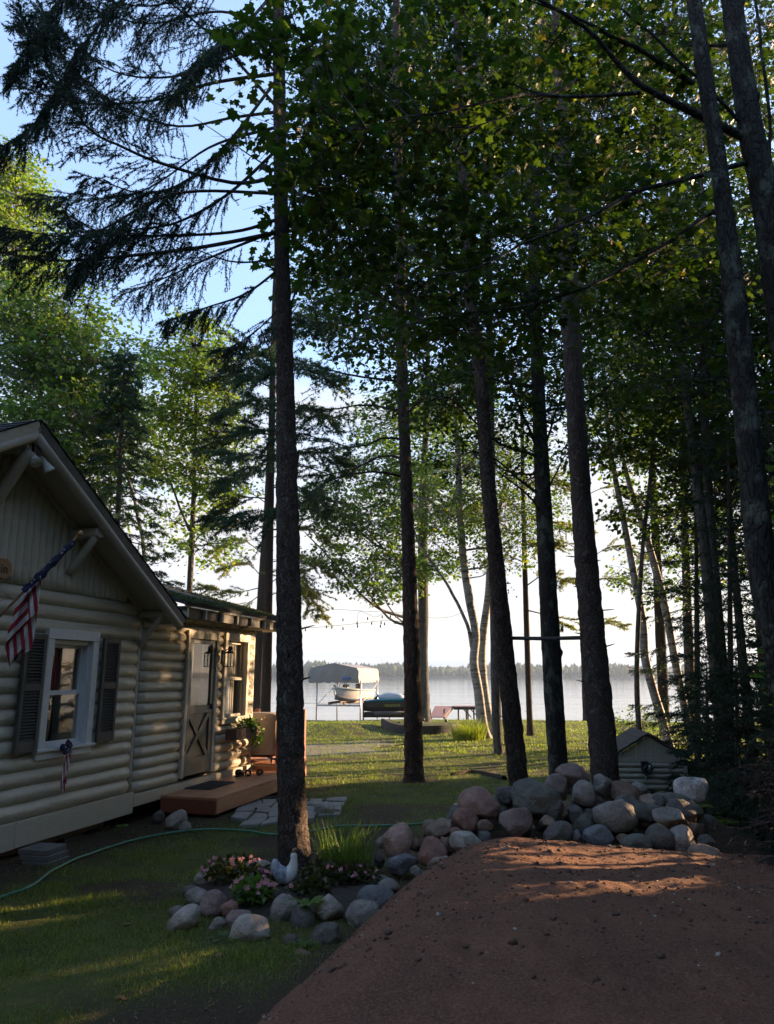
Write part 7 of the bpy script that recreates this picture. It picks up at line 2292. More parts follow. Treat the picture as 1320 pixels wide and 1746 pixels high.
def grass_clump(label, px, py, n_, ln, rad, mat_, seed, wd=0.006, lean=0.5, name='ornamental_grass', cat='grass clump'):
    c = on_ground(px, py)
    rt = empty(name, c, 0, label, cat)
    rng = np.random.default_rng(seed)
    a = rng.uniform(0, 6.283, n_)
    rr = rad * np.sqrt(rng.random(n_))
    b = np.stack([rr * np.cos(a), rr * np.sin(a), np.zeros(n_)], -1)
    od = a + rng.normal(0, 0.8, n_)
    le = lean * rng.uniform(0.2, 1.2, n_)
    L_ = ln * rng.uniform(0.5, 1.1, n_)
    K = 6
    t_ = np.linspace(0, 1, K)
    hx = (le * L_)[:, None] * t_ ** 2
    hz = L_[:, None] * (t_ - 0.35 * le[:, None] * t_ ** 3)
    P_ = b[:, None] + np.stack([np.cos(od)[:, None] * hx, np.sin(od)[:, None] * hx, hz], -1)
    wv_ = wd * (1 - 0.9 * t_ ** 1.5)
    sdv = np.stack([-np.sin(od), np.cos(od), 0 * od], -1)[:, None] * wv_[None, :, None] * 0.5
    V = np.stack([P_ - sdv, P_ + sdv], 2).reshape(-1, 3)
    base = np.arange(n_)[:, None] * (2 * K)
    j = np.arange(K - 1)[None] * 2
    F = np.stack([base + j, base + j + 1, base + j + 3, base + j + 2], -1).reshape(-1, 4)
    np_mesh('blades', V, F, mat_, rt, kind='stuff')
    return rt
grass_clump('tall arching grass clump right of the spruce foot, behind the bed', 588, 1490, 520, 0.50, 0.26, M['grass_tall'], 81, lean=0.55)
grass_clump('thin seeding grass stalks beside the flagstones', 600, 1440, 60, 0.72, 0.40, M['grass_tall'], 82, wd=0.004, lean=0.4)
grass_clump('yellow-lit shrubby grass at the foot of the white birches', 800, 1262, 620, 0.80, 0.55, M['leaf_sapling'], 83, wd=0.020, lean=0.95, name='yellow_shrub', cat='shrub')
grass_clump('loose tuft of tall grass behind the deck at the lake edge', 470, 1222, 160, 0.7, 0.7, M['leaf_aspen'], 84, wd=0.02, lean=0.4)

# ceramic hen with raised tail and neck
hen_c = at(485, 1489, 6.5)
hen = empty('ceramic_hen', hen_c, 0.25, 'white glazed ceramic hen with blue speckled tail among the pink flowers', 'figurine')
hp_ = np.array([(-0.075, 0, 0.115, 0.012), (-0.078, 0, 0.085, 0.034), (-0.068, 0, 0.045, 0.046), (-0.035, 0, 0.005, 0.062), (0.005, 0, -0.02, 0.068), (0.045, 0, 0.0, 0.060), (0.068, 0, 0.05, 0.042), (0.074, 0, 0.10, 0.029), (0.072, 0, 0.135, 0.026), (0.068, 0, 0.158, 0.012)])
P_ = smooth_path(hp_, 34)
V, F = tube_geo(P_[:, :3], P_[:, 3], 20, lobes=lambda th, tt: 1 - 0.25 * np.abs(np.cos(th)) * 0 + 0.05 * np.sin(th * 3))
V[:, 1] *= 0.85
mi = np.repeat((np.arange(33) < 15).astype(int), 20)
np_mesh('body', V, F, None, hen, smooth=True, mats=[M['ceramic'], M['ceramic_blue']], midx=mi)
mb = MB(); mb.tube([(0.066, 0, 0.15), (0.075, 0, 0.172), (0.09, 0, 0.176), (0.10, 0, 0.165)], [0.012, 0.02, 0.016, 0.006], 8); mb.build('comb', M['ceramic_red'], hen)
mb = MB(); mb.tube([(0.085, 0, 0.14), (0.115, 0, 0.13)], [0.012, 0.002], 6); mb.build('beak', M['brass'], hen)

# ferns and yellow sapling at the right edge
def fern(label, px, py, D, n_, ln, seed, group='yellow-green ferns at the right'):
    c = at(px, py, D)
    c[2] = gz(c[0], c[1]) - 0.02
    rt = empty('fern', c, 0, label, 'fern', group)
    rng = np.random.default_rng(seed)
    for k in range(n_):
        a = k * 2.399 + rng.normal(0, 0.3)
        L_ = ln * rng.uniform(0.6, 1.1)
        el_ = rng.uniform(0.5, 1.25)
        K = 16
        V, F = [], []
        for j in range(K):
            t_ = (j + 0.5) / K
            x = L_ * t_ * math.cos(el_ * (1 - 0.7 * t_))
            z = L_ * (math.sin(el_) * t_ - 0.45 * t_ * t_)
            w_ = L_ * 0.24 * math.sin(math.pi * (0.12 + 0.86 * t_)) ** 0.8
            for s in (1, -1):
                b = len(V)
                V += [(x - 0.010, 0, z), (x + 0.012 * L_ / 0.4, 0, z), (x + w_ * 0.35, s * w_, z - 0.15 * w_), (x + w_ * 0.12, s * w_ * 0.55, z)]
                F += [(b, b + 1, b + 2), (b, b + 2, b + 3)] if s > 0 else [(b, b + 2, b + 1), (b, b + 3, b + 2)]
        o = np_mesh('frond', np.array(V), np.array(F), M['leaf_fern'], rt)
        o.rotation_euler.z = a
fern('yellow-green fern clump behind the speckled boulder', 1238, 1345, 9.0, 20, 0.95, 91)
fern('fern catching the light above the hemlock at the right edge', 1280, 1355, 8.9, 20, 1.0, 92)
fern('fern low between hemlocks at the right edge', 1310, 1400, 8.6, 16, 0.8, 93)
fern('small fern right of the shed corner', 1210, 1330, 11.5, 14, 0.5, 94)
sp1 = at(1270, 1345, 12.2)
T_ = [(*(sp1 - np.array((0, 0, 0.8))), 0.012), (*(sp1 + np.array((0.03, 0, 0.0))), 0.008), (*(sp1 + np.array((0.0, 0, 0.35))), 0.003)]
leafy_tree('maple_sapling', 'bright yellow-green leafy sapling standing above the ferns at the right', 'sapling', T_, [(1268, 1318, 12.2, 0.30, 0.25, 0.12, 22), (1290, 1335, 12.2, 0.2, 0.2, 0.1, 10), (1245, 1330, 12.2, 0.2, 0.2, 0.1, 10)], M['leaf_sapling'], M['bark_grey'], 0.09, (MAPLE_T, MAPLE_F), seed=95, sides=6, step=0.1, leaves=6, length=0.2, spread=0.05, stick=0.002)
T_ = [tuple(at(1075, 1262, 22)) + (0.02,), tuple(at(1080, 1235, 22)) + (0.01,)]
leafy_tree('lakeside_bush', 'low yellow-green bush at the water edge behind the shed', 'bush', T_, [(1075, 1235, 22, 0.9, 0.8, 0.35, 46), (1120, 1230, 22, 0.7, 0.7, 0.4, 30), (1050, 1245, 21, 0.4, 0.4, 0.2, 12)], M['leaf_aspen'], M['bark_grey'], 0.09, (OVAL_T, OVAL_F), seed=96, sides=6, leaves=12, length=0.4, spread=0.1)

# ------------------------------------------------------------------ little shed
sh_c = at(1113, 1370, 12.4)
sh_c[2] = gz(sh_c[0], sh_c[1])
SHZ = math.atan2(0.11, 0.99)
shed = empty('small_shed', sh_c, -SHZ, 'small beige log-sided hutch with a dark shingled gable roof behind the rock pile', 'shed')
s_ = pxm(12.4)
hw = 60 * s_
he = at(1172, 1292, 12.4)[2] - sh_c[2]
hr = at(1105, 1254, 12.4)[2] - sh_c[2]
DP = 1.15
mb = MB(); mb.box((-hw + 0.02, 0.02, 0.0), (hw - 0.02, DP, he)); mb.build('wall', M['shed_paint'], shed)
nl = 5
for k in range(nl):
    z0 = 0.12 + (he - 0.12 - 0.07) * k / nl
    z1 = 0.12 + (he - 0.12 - 0.07) * (k + 1) / nl
    zc, r_ = (z0 + z1) / 2, (z1 - z0) / 2
    prof2 = [(0.015, z0)] + [(-0.035 * math.sin(math.pi * t_) ** 0.6, z0 + (z1 - z0) * t_) for t_ in np.linspace(0.06, 0.97, 8)] + [(0.015, z1 - 0.004)]
    mb = MB(); mb.prism(prof2, 0, -hw + 0.06, hw - 0.06); mb.build('siding_log', M['shed_paint'], shed)
for x in (-hw + 0.028, hw - 0.028):
    mb = MB(); mb.box((x - 0.028, -0.03, 0.0), (x + 0.028, 0.05, he - 0.005)); mb.build('corner_board', M['shed_paint'], shed, bevel=0.004)
mb = MB(); mb.box((-hw + 0.06, -0.022, he - 0.07), (hw - 0.06, 0.018, he)); mb.build('trim_board', M['shed_paint'], shed, bevel=0.004)
nb_ = 9
for k in range(nb_):
    x0, x1 = -hw + 2 * hw * k / nb_, -hw + 2 * hw * (k + 1) / nb_ - 0.008
    zf = lambda x: he + (hr - he) * (1 - abs(x) / hw) - 0.01
    mb = MB()
    poly = [(x0, he + 0.002), (x1, he + 0.002), (x1, max(he + 0.004, zf(x1)))] + ([(0, zf(0))] if x0 < 0 < x1 else []) + [(x0, max(he + 0.004, zf(x0)))]
    mb.prism(poly, 1, -0.008 - 0.004 * (k % 2), 0.02)
    mb.build('gable_board', M['shed_paint'], shed)
for side in (-1, 1):
    e0 = np.array((side * (hw + 0.06), he - (hr - he) / hw * 0.06 + 0.012))
    e1 = np.array((0.0, hr + 0.012))
    mb = MB()
    mb.prism([tuple(e0), tuple(e1), (e1[0], e1[1] + 0.03), (e0[0], e0[1] + 0.03)], 1, -0.07, DP + 0.06)
    mb.build('roof', M['shed_shingle'], shed)
    rp = shed.children[-1] if False else None
    nrow, ncol = 4, 6
    for r_ in range(nrow):
        for c in range(ncol):
            a, b = r_ / nrow, (r_ + 1.15) / nrow
            pa = e0 * (1 - a) + e1 * a
            pb = e0 * (1 - min(b, 1)) + e1 * min(b, 1)
            y0 = -0.078 + (DP + 0.14) * (c + 0.5 * (r_ % 2) * (c > 0)) / ncol
            y1 = -0.078 + (DP + 0.14) * (c + 1 + 0.5 * (r_ % 2)) / ncol - 0.008
            y1 = min(y1, DP + 0.062)
            mb = MB()
            o_ = 0.031
            mb.prism([(pa[0], pa[1] + o_ + 0.012), (pb[0], pb[1] + o_ + 0.002), (pb[0], pb[1] + o_ + 0.008), (pa[0], pa[1] + o_ + 0.020)], 1, y0, y1)
            mb.build('shingle', M['shed_shingle'], shed)
mb = MB(); mb.box((-0.02, -0.03, 0.0), (0.16, 0.03, 0.10)); mb.build('opening_shade', M['void_shade'], shed)  # black box painted as the shaded hole
hh_ = at(1099, 1308, 12.33)
hr_ = empty('hose_holder', hh_, -SHZ, 'black hose holder with a spray nozzle on the shed front', 'hose holder')
mb = MB(); mb.box((-0.055, -0.06, -0.10), (0.05, 0.02, 0.10)); mb.build('bracket', M['black_metal'], hr_, bevel=0.012)
mb = MB(); mb.tube([(0.05, -0.03, 0.06), (0.09, -0.05, 0.05), (0.11, -0.04, -0.02), (0.06, -0.05, -0.09), (0.0, -0.08, -0.11), (-0.03, -0.09, -0.02), (0.03, -0.08, 0.05)], 0.016, 8); mb.build('loop', M['black_metal'], hr_)
mb = MB(); mb.tube([(0.03, -0.07, -0.05), (0.07, -0.09, 0.03), (0.12, -0.08, -0.02)], [0.012, 0.018, 0.010], 8); mb.build('nozzle', M['aluminium'], hr_)
mb = MB(); mb.tube([(0.0, -0.045, -0.10), (-0.01, -0.05, -0.25), (0.0, -0.05, -0.42)], 0.010, 6); mb.build('hose_end', M['hose'], hr_)

# pole fixed between two trunks
q0, q1 = at(868, 1088, 11.55), at(1004, 1087, 10.65)
V, F = tube_geo(smooth_path([q0, q0 * 0.5 + q1 * 0.5 + np.array((0, 0, -0.01)), q1], 24), 0.028, 8, 0.1, 6)
tag(np_mesh('crossbar', V, F, M['pipe_dark'], smooth=True), 'dark pole fixed level between the leaning trunk and the thickest trunk', 'pole')

# ------------------------------------------------------------------ lakeside: raised bed, lights, string lights
rb = []
for px, py, D in ((650, 1240, 31), (668, 1249, 29.6), (700, 1254, 28.8), (740, 1256, 28.6), (772, 1254, 29.2), (783, 1247, 30.2)):
    p = at(px, py, D)
    rb.append((p[0], p[1]))
rbp = smooth_path(np.array([(x, y, 0) for x, y in rb]), 40)[:, :2]
rbed = empty('raised_bed', (rb[2][0], rb[2][1], gz(*rb[2])), 0, 'low curved retaining wall of dark timbers round a grassy bed near the lake', 'retaining wall')
off = np.array((rb[2][0], rb[2][1], gz(*rb[2])))
for j in range(3):
    V, F = [], []
    for i, (x, y) in enumerate(rbp):
        z = gz(x, y) + 0.12 * j - 0.03
        nx_, ny_ = unit(np.array((x - 1.3, y - 31.5)))
        for dx, dz in ((0.0 + 0.01 * (j % 2), 0), (0.0 + 0.01 * (j % 2), 0.113), (-0.10, 0.113), (-0.10, 0)):
            V.append((x + nx_ * dx - off[0], y + ny_ * dx - off[1], z + dz - off[2]))
    for i in range(len(rbp) - 1):
        for k in range(4):
            F.append((4 * i + k, 4 * i + (k + 1) % 4, 4 * i + 4 + (k + 1) % 4, 4 * i + 4 + k))
    mb = MB(); mb.raw(V, F + [(3, 2, 1, 0), tuple(4 * (len(rbp) - 1) + k for k in range(4))]); mb.build('timber', M['timber_dark'], rbed)
ce = rbp.mean(0)
V = [(ce[0] - off[0], ce[1] + 0.6 - off[1], gz(ce[0], ce[1]) + 0.36 - off[2])] + [(x - off[0] - 0.05 * unit(np.array((x - 1.3, y - 31.5)))[0], y - off[1] - 0.05 * unit(np.array((x - 1.3, y - 31.5)))[1], gz(x, y) + 0.27 - off[2]) for x, y in rbp] + [(rb[-1][0] - off[0], rb[-1][1] + 2.0 - off[1], 0.25), (rb[0][0] - off[0], rb[0][1] + 1.5 - off[1], 0.25)]
n_ = len(V)
mb = MB(); mb.raw(V, [(0, i, i + 1) for i in range(1, n_ - 1)] + [(0, n_ - 1, 1)]); mb.build('soil', M['lawn'], rbed)
for (px, py, lab) in ((722, 1240, 'small solar garden light on the raised bed, the left one'), (761, 1242, 'small solar garden light on the raised bed, the right one')):
    c = at(px, py, 31)
    t_ = empty('garden_light', c, 0, lab, 'garden light', 'solar garden lights')
    mb = MB(); mb.tube([(0, 0, -0.15), (0, 0, 0.24)], 0.016, 6); mb.build('stake', M['aluminium'], t_)
    mb = MB(); mb.tube([(0, 0, 0.24), (0, 0, 0.26), (0, 0, 0.34), (0, 0, 0.36)], [0.04, 0.06, 0.06, 0.02], 8); mb.build('lamp', M['black_metal'], t_)
c = at(683, 1236, 30)
bd = empty('sprinkler', c, 0, 'small black and white lawn sprinkler tilted on the raised bed edge', 'sprinkler')
mb = MB(); mb.tube([(-0.10, 0, 0.12), (-0.02, 0, 0.06), (0.04, 0, 0.0)], [0.03, 0.05, 0.03], 8); mb.build('head', M['black_metal'], bd)
mb = MB(); mb.tube([(0.0, 0, 0.06), (0.08, 0, 0.0), (0.13, 0, -0.06)], [0.045, 0.05, 0.02], 8); mb.build('base', M['lamp_white'], bd)

sl = empty('string_lights', at(600, 1055, 27), 0, 'string of small bulbs hung on a sagging wire across the lake view', 'string lights')
so = np.array(sl.location)
wires = [[(440, 1073, 27), (500, 1072, 27), (560, 1068, 27), (610, 1063, 27), (660, 1058, 27), (700, 1063, 26.5)], [(610, 1065, 27), (613, 1043, 27), (640, 1052, 27), (655, 1046, 27), (672, 1058, 27), (700, 1059, 26.5)], [(700, 1052, 27), (760, 1053, 27), (800, 1040, 27)], [(560, 1038, 27), (640, 1043, 27), (720, 1046, 27)]]
for wi in wires:
    P_ = smooth_path(np.array([at(*q) for q in wi]) - so, 40)
    V, F = tube_geo(P_, 0.006, 4)
    np_mesh('wire', V, F, M['wire'], sl)
for px, py in ((500, 1066), (521, 1074), (557, 1069), (566, 1070), (585, 1057), (585, 1072), (609, 1063), (610, 1068), (627, 1055), (634, 1063), (650, 1062), (652, 1052), (666, 1051), (675, 1051), (649, 1068), (656, 1064), (687, 1064)):
    c = at(px, py, 27) - so
    mb = MB(); mb.tube([tuple(c + np.array((0, 0, 0.07))), tuple(c + np.array((0, 0, 0.02))), tuple(c), tuple(c + np.array((0, 0, -0.05)))], [0.012, 0.022, 0.034, 0.012], 6); mb.build('bulb', M['black_metal'], sl)

# ------------------------------------------------------------------ boat lift with canopy, boat, watercraft, dock
LZ = LAKE_Z
D_L = 46.0
p_l, p_r = at(525, 1163, D_L), at(612, 1163, D_L)
lift = empty('boat_lift', ((p_l[0] + p_r[0]) / 2, D_L, LZ), -R(12.0), 'boat lift with a grey canvas canopy standing in the lake', 'boat lift')
W2 = (p_r[0] - p_l[0]) / 2 / math.cos(R(12))
ZL0 = p_l[2] - LZ
ZE = at(570, 1139, D_L)[2] - LZ
ZP = at(570, 1130.5, D_L)[2] - LZ
LL = 5.6
def canopy():
    prof3 = [(-W2, ZL0), (-W2, ZE - 0.25), (-W2 * 0.93, ZE), (0, ZP), (W2 * 0.93, ZE), (W2, ZE - 0.25), (W2, ZL0)]
    nY = 25
    V, F = [], []
    pp = []
    for k in range(len(prof3) - 1):
        for t_ in np.linspace(0, 1, 6)[:-1]:
            pp.append(np.array(prof3[k]) * (1 - t_) + np.array(prof3[k + 1]) * t_)
    pp.append(np.array(prof3[-1]))
    nP = len(pp)
    for j in range(nY):
        y = LL * j / (nY - 1)
        for i, p in enumerate(pp):
            z = p[1]
            sag = 0.05 * math.sin(j / (nY - 1) * math.pi * 4) ** 2
            if i in (0, nP - 1):
                z -= 0.06 * abs(math.sin(j * 1.3))
            V.append((p[0] * (1 - 0.015 * math.sin(j * 1.1 + i)), y, z - (sag if 5 < i < nP - 6 else 0)))
    for j in range(nY - 1):
        for i in range(nP - 1):
            F.append((j * nP + i, j * nP + i + 1, (j + 1) * nP + i + 1, (j + 1) * nP + i))
    for y, rev in ((0.0, False), (LL, True)):                     # gable ends: cloth panels with a scalloped hem
        nG = 27
        xs2 = np.linspace(-W2, W2, nG)
        b = len(V)
        zt = [np.interp(x, [p[0] for p in prof3[1:6]], [p[1] for p in prof3[1:6]]) for x in xs2]
        for r_ in range(6):
            for i, x in enumerate(xs2):
                zb = ZL0 - 0.06 * abs(math.sin(i * 0.75))
                f = r_ / 5
                V.append((x, y + (-0.03 if not rev else 0.03) * math.sin(f * math.pi) * (1 + 0.6 * math.sin(i * 0.9 + r_)), zt[i] * (1 - f) + zb * f))
        for r_ in range(5):
            for i in range(nG - 1):
                q = (b + r_ * nG + i, b + (r_ + 1) * nG + i, b + (r_ + 1) * nG + i + 1, b + r_ * nG + i + 1)
                F.append(q if not rev else q[::-1])
    mb = MB(); mb.raw(V, F, True); mb.build('canopy', M['canvas_grey'], lift)
canopy()
mb = MB()
V = ICO2[0] * np.array((0.30, 0.008, 0.10)) + np.array((W2 * 0.52, -0.075, ZL0 + 0.22))
np_mesh('emblem', V, ICO2[1], M['logo_blue'], lift, smooth=True)
zb_ = at(580, 1203, D_L)[2] - LZ
for x in (-W2 * 0.72, W2 * 1.02):
    for y in (0.35, LL - 0.6):
        mb = MB(); mb.tube([(x, y, -0.8), (x, y, ZL0 + 0.1)], 0.045, 6); mb.build('leg', M['aluminium'], lift)
for y in (0.35, LL - 0.6):
    mb = MB(); mb.box((-W2 * 0.72, y - 0.05, zb_ - 0.06), (W2 * 1.02, y + 0.05, zb_ + 0.05)); mb.build('cross_beam', M['aluminium'], lift)
for x in (-0.35, 0.6):
    mb = MB(); mb.box((x - 0.05, 0.3, zb_ + 0.052), (x + 0.05, LL - 0.5, zb_ + 0.20)); mb.build('bunk', M['old_wood'], lift)
for x in (-W2 * 0.72, W2 * 1.02):
    mb = MB(); mb.bar((x, 0.35, zb_), (x, LL - 0.6, ZL0 - 0.1), 0.03, 0.03); mb.build('brace', M['aluminium'], lift)

def hull_mesh(name, stations, mat_, parent, n_=18):
    """stations: (y, half beam, keel z, sheer z, chine factor)"""
    V, F = [], []
    for (y, b, zk, zs, cf) in stations:
        for i in range(n_):
            t_ = i / (n_ - 1) * 2 - 1
            s = 1 if t_ >= 0 else -1
            a = abs(t_)
            x = b * (min(a / 0.55, 1.0) ** 0.9 * cf if a < 0.55 else cf + (1 - cf) * (a - 0.55) / 0.45)
            z = zk + (zs - zk) * (0.30 * (a / 0.55) ** 1.2 if a < 0.55 else 0.30 + 0.70 * (a - 0.55) / 0.45)
            V.append((s * x, y, z))
    for j in range(len(stations) - 1):
        for i in range(n_ - 1):
            F.append((j * n_ + i, j * n_ + i + 1, (j + 1) * n_ + i + 1, (j + 1) * n_ + i))
    mb = MB(); mb.raw(V, F + [tuple(range((len(stations) - 1) * n_, len(stations) * n_))], True)
    return mb.build(name, mat_, parent)
bc = at(592, 1200, 47.2)
boat = empty('motor_boat', (bc[0], 47.0, LZ + zb_ + 0.22), R(-24), 'white and grey motor boat with low windscreen hoisted under the lift canopy', 'boat')
boat.scale = (0.84, 0.80, 0.84)
st = [(-1.9, 0.03, 0.42, 1.02, 0.5), (-1.6, 0.32, 0.22, 1.00, 0.62), (-1.0, 0.72, 0.05, 0.95, 0.75), (0.0, 1.0, 0.0, 0.90, 0.85), (1.4, 1.08, 0.0, 0.86, 0.9), (2.8, 1.05, 0.02, 0.84, 0.9)]
hull_mesh('hull', st, M['boat_white'], boat)
hull_mesh('bottom', [(y, b * cf * 1.012 + .004, zk - 0.015, zk + (zs - zk) * 0.42, 1.0) for y, b, zk, zs, cf in st], M['boat_grey'], boat)
mb = MB()
for s in (1, -1):
    P_ = [(s * (b + 0.015), y, zs - 0.06) for y, b, zk, zs, cf in st]
    mb.tube(smooth_path(P_, 20), 0.045, 6)
mb.build('stripe', M['boat_teal'], boat)
V, F = [], []
for (y, b, zk, zs, cf) in st:
    V += [(-b * 0.97, y, zs), (0, y, zs + 0.06), (b * 0.97, y, zs)]
F = [(3 * j + i, 3 * j + i + 1, 3 * j + 4 + i, 3 * j + 3 + i) for j in range(3) for i in range(2)]
mb = MB(); mb.raw(V, F); mb.build('foredeck', M['boat_white'], boat)
for s in (1, -1):
    mb = MB(); mb.raw([(s * 0.06, -0.5, 0.98), (s * 0.85, 0.2, 0.95), (s * 0.75, 0.45, 1.32), (s * 0.06, -0.2, 1.36)], [(0, 1, 2, 3)]); mb.build('windscreen', M['glass'], boat)
    for p, q in (((s * 0.06, -0.5, 0.98), (s * 0.06, -0.2, 1.38)), ((s * 0.85, 0.2, 0.95), (s * 0.75, 0.45, 1.34)), ((s * 0.06, -0.2, 1.37), (s * 0.75, 0.45, 1.33))):
        mb = MB(); mb.bar(p, q, 0.03, 0.03); mb.build('screen_frame', M['black_hull'], boat)
mb = MB(); mb.box((0.35, 0.7, 0.7), (0.75, 1.1, 1.25)); mb.build('seat', M['boat_grey'], boat, bevel=0.05)
mb = MB(); mb.box((-0.75, 0.7, 0.7), (-0.35, 1.1, 1.2)); mb.build('seat', M['boat_grey'], boat, bevel=0.05)
mb = MB(); mb.tube([(-0.02, -1.85, 1.05), (-0.25, -1.7, 1.16), (-0.3, -1.5, 1.12)], 0.05, 6); mb.build('cleat', M['black_hull'], boat)

# jet ski on its float
D_J = 42.5
jl, jr = at(619, 1215, D_J), at(706, 1215, D_J)
s_ = pxm(D_J)
jet = empty('jet_ski', ((jl[0] + jr[0]) / 2, D_J, at(650, 1221, D_J)[2]), 0, 'black and teal jet ski half covered by a pale grey sheet at the shore', 'jet ski')
hwj = (jr[0] - jl[0]) / 2
def band(name, z0, z1, y0, y1, x0, x1, mat_, bev=0.05):
    mb = MB(); mb.box((x0, y0, z0), (x1, y1, z1)); return mb.build(name, mat_, jet, bevel=bev)
def profile_hull(name, rows, mat_):
    """rows: (x, half width y, z0, z1)"""
    V, F = [], []
    for x, b, z0, z1 in rows:
        V += [(x, -b * 0.75, z0), (x, -b, (z0 + z1) / 2), (x, -b, z1), (x, b, z1), (x, b, (z0 + z1) / 2), (x, b * 0.75, z0)]
    for j in range(len(rows) - 1):
        for i in range(6):
            F.append((6 * j + i, 6 * j + (i + 1) % 6, 6 * j + 6 + (i + 1) % 6, 6 * j + 6 + i))
    mb = MB(); mb.raw(V, F + [(5, 4, 3, 2, 1, 0), tuple(6 * (len(rows) - 1) + k for k in range(6))])
    return mb.build(name, mat_, jet, bevel=0.02)
profile_hull('hull', [(-hwj, 0.45, 0.30, 0.74), (-hwj * 0.5, 0.58, 0.24, 0.76), (hwj * 0.4, 0.6, 0.24, 0.76), (hwj * 0.85, 0.42, 0.32, 0.80), (hwj, 0.1, 0.5, 0.84)], M['black_hull'])
profile_hull('deck', [(-hwj * 0.98, 0.42, 0.745, 0.84), (-hwj * 0.5, 0.56, 0.765, 0.92), (hwj * 0.4, 0.58, 0.765, 0.98), (hwj * 0.85, 0.40, 0.805, 1.0), (hwj, 0.1, 0.845, 0.92)], M['teal'])
V = ICO3[0] * np.array((hwj * 0.52, 0.34, 0.26))
V *= (1 + 0.22 * fbm(ICO3[0] * 2.6, 7, 3))[:, None]
V += np.array((hwj * 0.1, 0, 1.02))
np_mesh('cover_sheet', V, ICO3[1], M['sheet_grey'], jet, smooth=True)
mb = MB(); mb.tube([(-hwj * 0.55, 0, 0.9), (-hwj * 0.40, 0, 1.12), (-hwj * 0.48, 0, 1.22)], [0.08, 0.06, 0.03], 6); mb.build('handlebar', M['black_hull'], jet)
cu = bpy.data.curves.new('lettering', 'FONT')
cu.body = 'SEADOO'
cu.size = 0.215
cu.extrude = 0.006
lo = bpy.data.objects.new('lettering', cu)
link(lo, jet)
lo.location = (-hwj * 0.15, -0.615, 0.54)
lo.rotation_euler = (math.pi / 2, 0, 0)
lo.scale = (1.0, 0.8, 1)
cu.materials.append(M['lime_mark'])
font_mesh(lo)
profile_hull('float', [(-hwj * 0.95, 0.62, -0.05, 0.22), (hwj * 0.9, 0.62, -0.05, 0.22)], M['timber_dark'])
mb = MB(); mb.tube([(-hwj * 0.55, -0.66, 0.16), (hwj * 0.5, -0.66, 0.18)], 0.13, 8); mb.build('roller', M['grey_rubber'], jet)
for x in (-hwj * 0.97, hwj * 0.7):
    mb = MB(); mb.box((x - 0.04, -0.7, -0.25), (x + 0.04, -0.62, 0.75)); mb.build('stand', M['black_hull'], jet)
D_K = 45.5
jk = empty('pontoon_rail', at(688, 1203, D_K), R(8), 'dark railed watercraft moored behind the jet ski, mostly behind the pine trunk', 'watercraft')
V = ICO3[0] * np.array((1.0, 0.5, 0.28)) + np.array((0.25, 0, 0.05))
np_mesh('hull', V, ICO3[1], M['boat_grey'], jk, smooth=True)
for z, r_ in ((0.45, 0.035), (0.62, 0.03)):
    mb = MB(); mb.tube([(-0.55, -0.3, z - 0.12), (-0.3, -0.35, z), (0.4, -0.35, z + 0.12), (1.0, -0.2, z + 0.14)], r_, 6); mb.build('rail', M['pipe_dark'], jk)
for x in (-0.3, 0.2, 0.7):
    mb = MB(); mb.tube([(x, -0.35, 0.1), (x, -0.35, 0.6)], 0.025, 5); mb.build('stanchion', M['pipe_dark'], jk)

# dock: a ramp from the shore, then a level run to the right
dock = empty('dock', (0, 0, 0), 0, 'red-brown plank dock turning right above the lake behind the birches', 'dock')
q = [at(734, 1216, 43), at(758, 1216, 43), at(772, 1203.5, 48.5), at(742, 1201.5, 48.5)]
zt = [-0.62, -0.62, q[2][2], q[2][2]]
nP = 26
for k in range(nP):
    f0, f1 = k / nP, (k + 0.86) / nP
    def pt(f, s):
        a = q[0] * (1 - f) + q[3] * f
        b = q[1] * (1 - f) + q[2] * f
        p = a * (1 - s) + b * s
        z = zt[0] * (1 - f) + zt[2] * f
        return (p[0], p[1], z)
    c = [pt(f0, 0), pt(f0, 1), pt(f1, 1), pt(f1, 0)]
    mb = MB(); mb.raw([(x, y, z - 0.05) for x, y, z in c] + c, [(3, 2, 1, 0), (4, 5, 6, 7), (0, 1, 5, 4), (1, 2, 6, 5), (2, 3, 7, 6), (3, 0, 4, 7)]); mb.build('plank', M['dock_wood'], dock)
ze = q[2][2]
x0, x1 = q[2][0] - 0.02, at(812, 1203, 48.5)[0]
n2 = 12
for k in range(n2):
    a, b = x0 + 0.06 + (x1 - x0) * k / n2, x0 + 0.06 + (x1 - x0) * (k + 0.88) / n2
    mb = MB(); mb.box((a, 47.6, ze - 0.05), (b, 49.0, ze)); mb.build('plank', M['dock_wood'], dock)
for yy in (47.62, 48.96):
    mb = MB(); mb.box((x0, yy - 0.03, ze - 0.20), (x1, yy + 0.03, ze - 0.052)); mb.build('beam', M['timber_dark'], dock)
for s in (0, 1):
    mb = MB(); a, b = Vector((q[s][0], q[s][1], zt[0] - 0.12)), Vector((q[3 - s][0], q[3 - s][1], zt[2] - 0.12)); mb.bar(a, b, 0.06, 0.14); mb.build('beam', M['timber_dark'], dock)
for x, y in ((x0 + 0.3, 47.7), (x0 + 0.9, 47.7), (x1 - 0.25, 47.7), (x1 - 0.6, 48.9), (q[1][0] + 0.1, 44.5), (q[1][0] + 0.25, 46.0), (q[0][0] + 0.1, 45)):
    mb = MB(); mb.tube([(x, y, LZ - 1.0), (x, y, ze - 0.06)], 0.05, 6); mb.build('leg', M['timber_dark'], dock)
